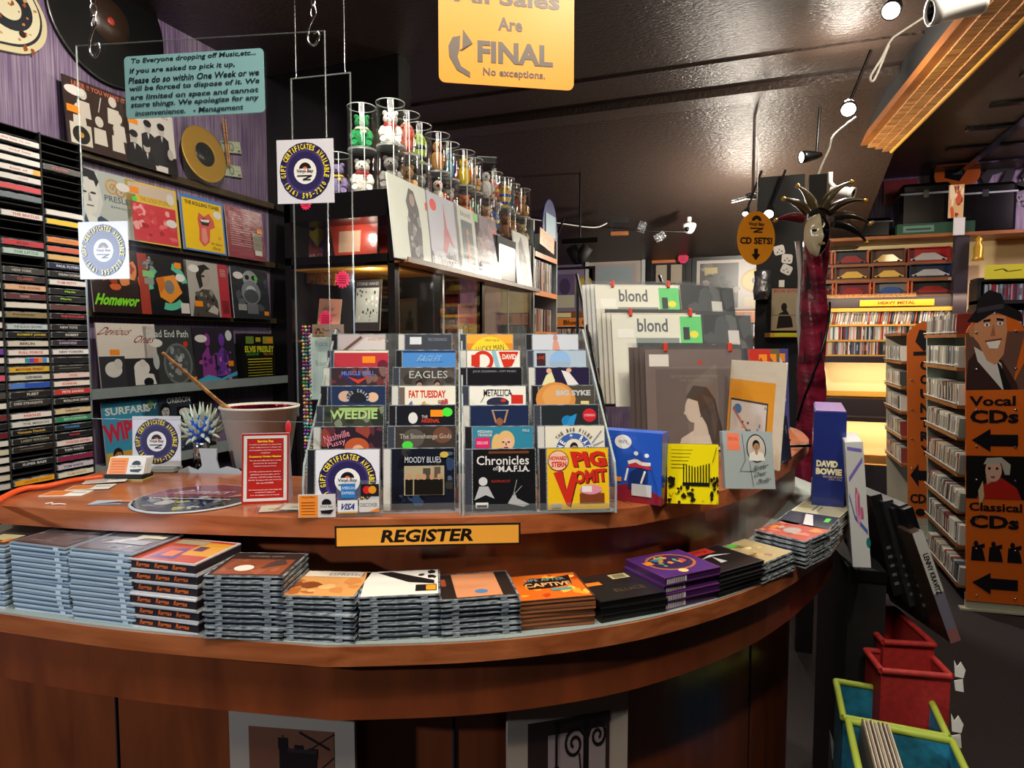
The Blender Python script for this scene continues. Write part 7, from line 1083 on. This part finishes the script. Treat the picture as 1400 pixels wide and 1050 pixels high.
for i, (px, w, lab, c) in enumerate([((1222, 815), .034, 'tall black boxed set just right of the white one', '161618'), ((1244, 830), .03, 'charcoal boxed set between two black ones on the stand', '222226'), ((1262, 846), .03, 'first black boxed set leaning left on the stand', '141416'), ((1277, 850), .026, 'second black boxed set leaning left on the stand', '1a1a1e'), ((1289, 862), .028, 'third dark boxed set leaning left behind the cream edged one', '101014')]):
    slabbox(None, 20, w, .315+.015*i, .26, lab, [('r', 0, 0, 1, 1, c), *[('r', .3, .1+.09*k, .7, .13+.09*k, '5a5a5e') for k in range(5)]], c, pos=PD(*px, 1.95-.02*i), roll=-15-1.2*i, grp='leaning black box sets')
t = slabbox(None, 20, .03, .34, .30, 'cream edged boxed set with a white spine lettered in black, leaning furthest right', [('r', 0, 0, 1, 1, '6a6878'), ('r', 0, .45, 1, 1, 'b8b6b0'), ('r', 0, 0, 1, .12, '8a5a5a')], '3a2c24', pos=PD(1300, 880, 1.84), roll=-21)
obj('spine_lettering', MB().art(0, -.0012, 0, .03, .34, [('t', 'LENNY KRAVITZ', .5, .62, 4.2, .045, '121216', {'b': .03, 'r': -90})]), t)
def crate(o, yw, W_, D_, H_, m, trim, label, n=0):
    t = thing('fabric_crate', FR(o, yw), label, 'crate'); e = .012
    for nme, a, b in (('front_panel', (0, 0, 0), (W_, .006, H_)), ('back_panel', (0, D_-.006, 0), (W_, D_, H_)), ('side_panel', (0, .006, 0), (.006, D_-.006, H_)), ('side_panel', (W_-.006, .006, 0), (W_, D_-.006, H_)), ('base', (.006, .006, 0), (W_-.006, D_-.006, .006))): obj(nme, MB().box(a, b, m), t)
    for a, b in (((0, 0), (W_, 0)), ((W_, 0), (W_, D_)), ((W_, D_), (0, D_)), ((0, D_), (0, 0))): obj('rim_tube', MB().tube([(*a, H_), (*b, H_)], .009, trim, 'a5201c'), t)
    obj('divider', MB().tube([(W_*.35, 0, H_-.0), (W_*.35, 0, .0)], .007, trim, 'a5201c'), t) if n else None; return t
ZT = .62; e0, e1 = PZ(1153, 981, ZT), PZ(1296, 1008, ZT); yc_ = yaw2(e0, e1); wc = (e1-e0).length; ZB = ZT-.32
crate(V((e0.x, e0.y, ZB)), yc_, wc, (PZ(1152, 933, ZT)-e0).length, .32, 'teal_fabric', 'green_trim', 'teal fabric crate with lime green rim behind the nearest crate')
n_ = V((sin(radians(yc_)), -cos(radians(yc_)), 0)); o2 = V((e0.x, e0.y, ZB))+n_*.27+V((.01, 0, 0)); crate(o2, yc_, wc*.98, .255, .32, 'teal_fabric', 'green_trim', 'nearest teal fabric crate with lime green rim by the counter base')
r0, r1 = PZ(1205, 917, .70), PZ(1300, 925, .70); crate(V((r0.x, r0.y, .4)), yaw2(r0, r1), (r1-r0).length, .12, .3, 'red_fabric', 'red_fabric', 'red fabric crate behind the teal crates')
r2, r3 = PZ(1210, 882, .74), PZ(1280, 886, .74); crate(V((r2.x, r2.y+.02, .44)), yaw2(r2, r3), (r3-r2).length, .25, .3, 'red_fabric', 'red_fabric', 'second red fabric crate in the shade of the leaning boxes')
t = thing('low_black_table', FR(V((o2.x, o2.y, 0)), yc_), 'low black table under the fabric crates', 'table'); obj('table_top', MB().box((-.02, -.02, .27), (wc+.05, .5, .298), 'black_matte'), t)
for a in (0, wc-.01):
    for b in (0, .45): obj('leg', MB().box((a, b, 0), (a+.03, b+.03, .27), 'black_matte'), t)
for i in range(7):
    M = FR(o2, yc_) @ Matrix.Translation((-.012+.009*i, -.03, .0)) @ Matrix.Rotation(radians(90), 4, 'Z') @ Matrix.Translation((0, -.004, 0)) @ Matrix.Rotation(radians(6), 4, 'X')
    t = thing('crated_record', M, 'worn record sleeve filed %s from the left in the nearest teal crate' % ['first', 'second', 'third', 'fourth', 'fifth', 'sixth', 'seventh'][i], 'record', 'records in the nearest crate'); obj('sleeve', MB().box((0, -.007, 0), (.27, 0, .345), 'print', ['5a4c40', '8a7a68', '4a3e36', '9a8a78', '6a5c50', '4a3c36', '8a7c6c'][i], bev=.001), t); obj('inner_sleeve', MB().box((.01, -.005, .345), (.26, -.002, .349), 'print', 'a89c88'), t)
lp_ = PZ(1125, 1000, .31)
for i in range(6):
    M = FR(V((lp_.x+.012, lp_.y-.16, .005)), yc_) @ Matrix.Translation((.016*i, 0, 0)) @ Matrix.Rotation(radians(88), 4, 'Z')
    t = thing('floor_record', M, 'record sleeve standing on the floor by the counter base, %s of six' % ['leftmost', 'second', 'third', 'fourth', 'fifth', 'rightmost'][i], 'record', 'records on the floor'); obj('sleeve', MB().box((0, -.012, 0), (.3, 0, .31), 'print', ['2a2420', '5a4c3c', '3a302a', '7a6a54', '4a3c34', '9a8a70'][i]), t)
for i, (x, y, zc) in enumerate(((1306, 925, (r1-CP).dot(FW)), (1302, 1000, (e1-CP).dot(FW)))):
    obj('paper_scraps', MB().prism([(0, 0), (.05, -.01), (.06, .04), (.03, .09), (.01, .06), (-.01, .1)], 0, .003, 'paper', None, axis='y').prism([(.01, -.09), (.06, -.1), (.05, -.02), (.0, -.03)], .006, .009, 'paper', None, axis='y'), None, ['torn white papers poking out beside the red crate', 'torn cream papers poking out beside the teal crates'][i], 'paper', None, None, FR(PD(x, y, zc), 20) @ Matrix.Scale(.45, 4))

# ribs of the dark ceiling beyond the beam, hanging tag
t = obj('trim_3', MB().box((1.6, 2.2, 3.235), (4.6, 2.26, 3.25), 'black_gloss'), None, None, None, None, 'structure')
for i in range(9): obj('ceiling_rib', MB().box((0, 0, 0), (3.0, .06, .02), 'black_gloss'), t, M=Matrix.Translation((1.5, 2.7+.55*i, 3.228)))
for i in range(5): obj('ceiling_rib', MB().box((0, 0, 0), (.06, 5.2, .02), 'black_gloss'), t, M=Matrix.Translation((1.8+.55*i, 2.3, 3.226)))
t = thing('orange_ceiling_tag', Matrix.Translation(PD(1357, 70, 4.2)), 'small orange oval tag on a thin rod under the dark ceiling, top right', 'tag'); obj('tag_disc', MB().lathe([(.001, 0), (.05, 0), (.05, .004), (.001, .004)], 'print', 'e08a2c', 20), t); obj('rod', MB().tube([(-.1, 0, -.03), (.1, 0, .03)], .004, 'chrome'), t)
obj('hanger', MB().tube([(0, 0, .004), (0, 0, 3.24-PD(1357, 70, 4.2).z)], .002, 'chrome'), t)
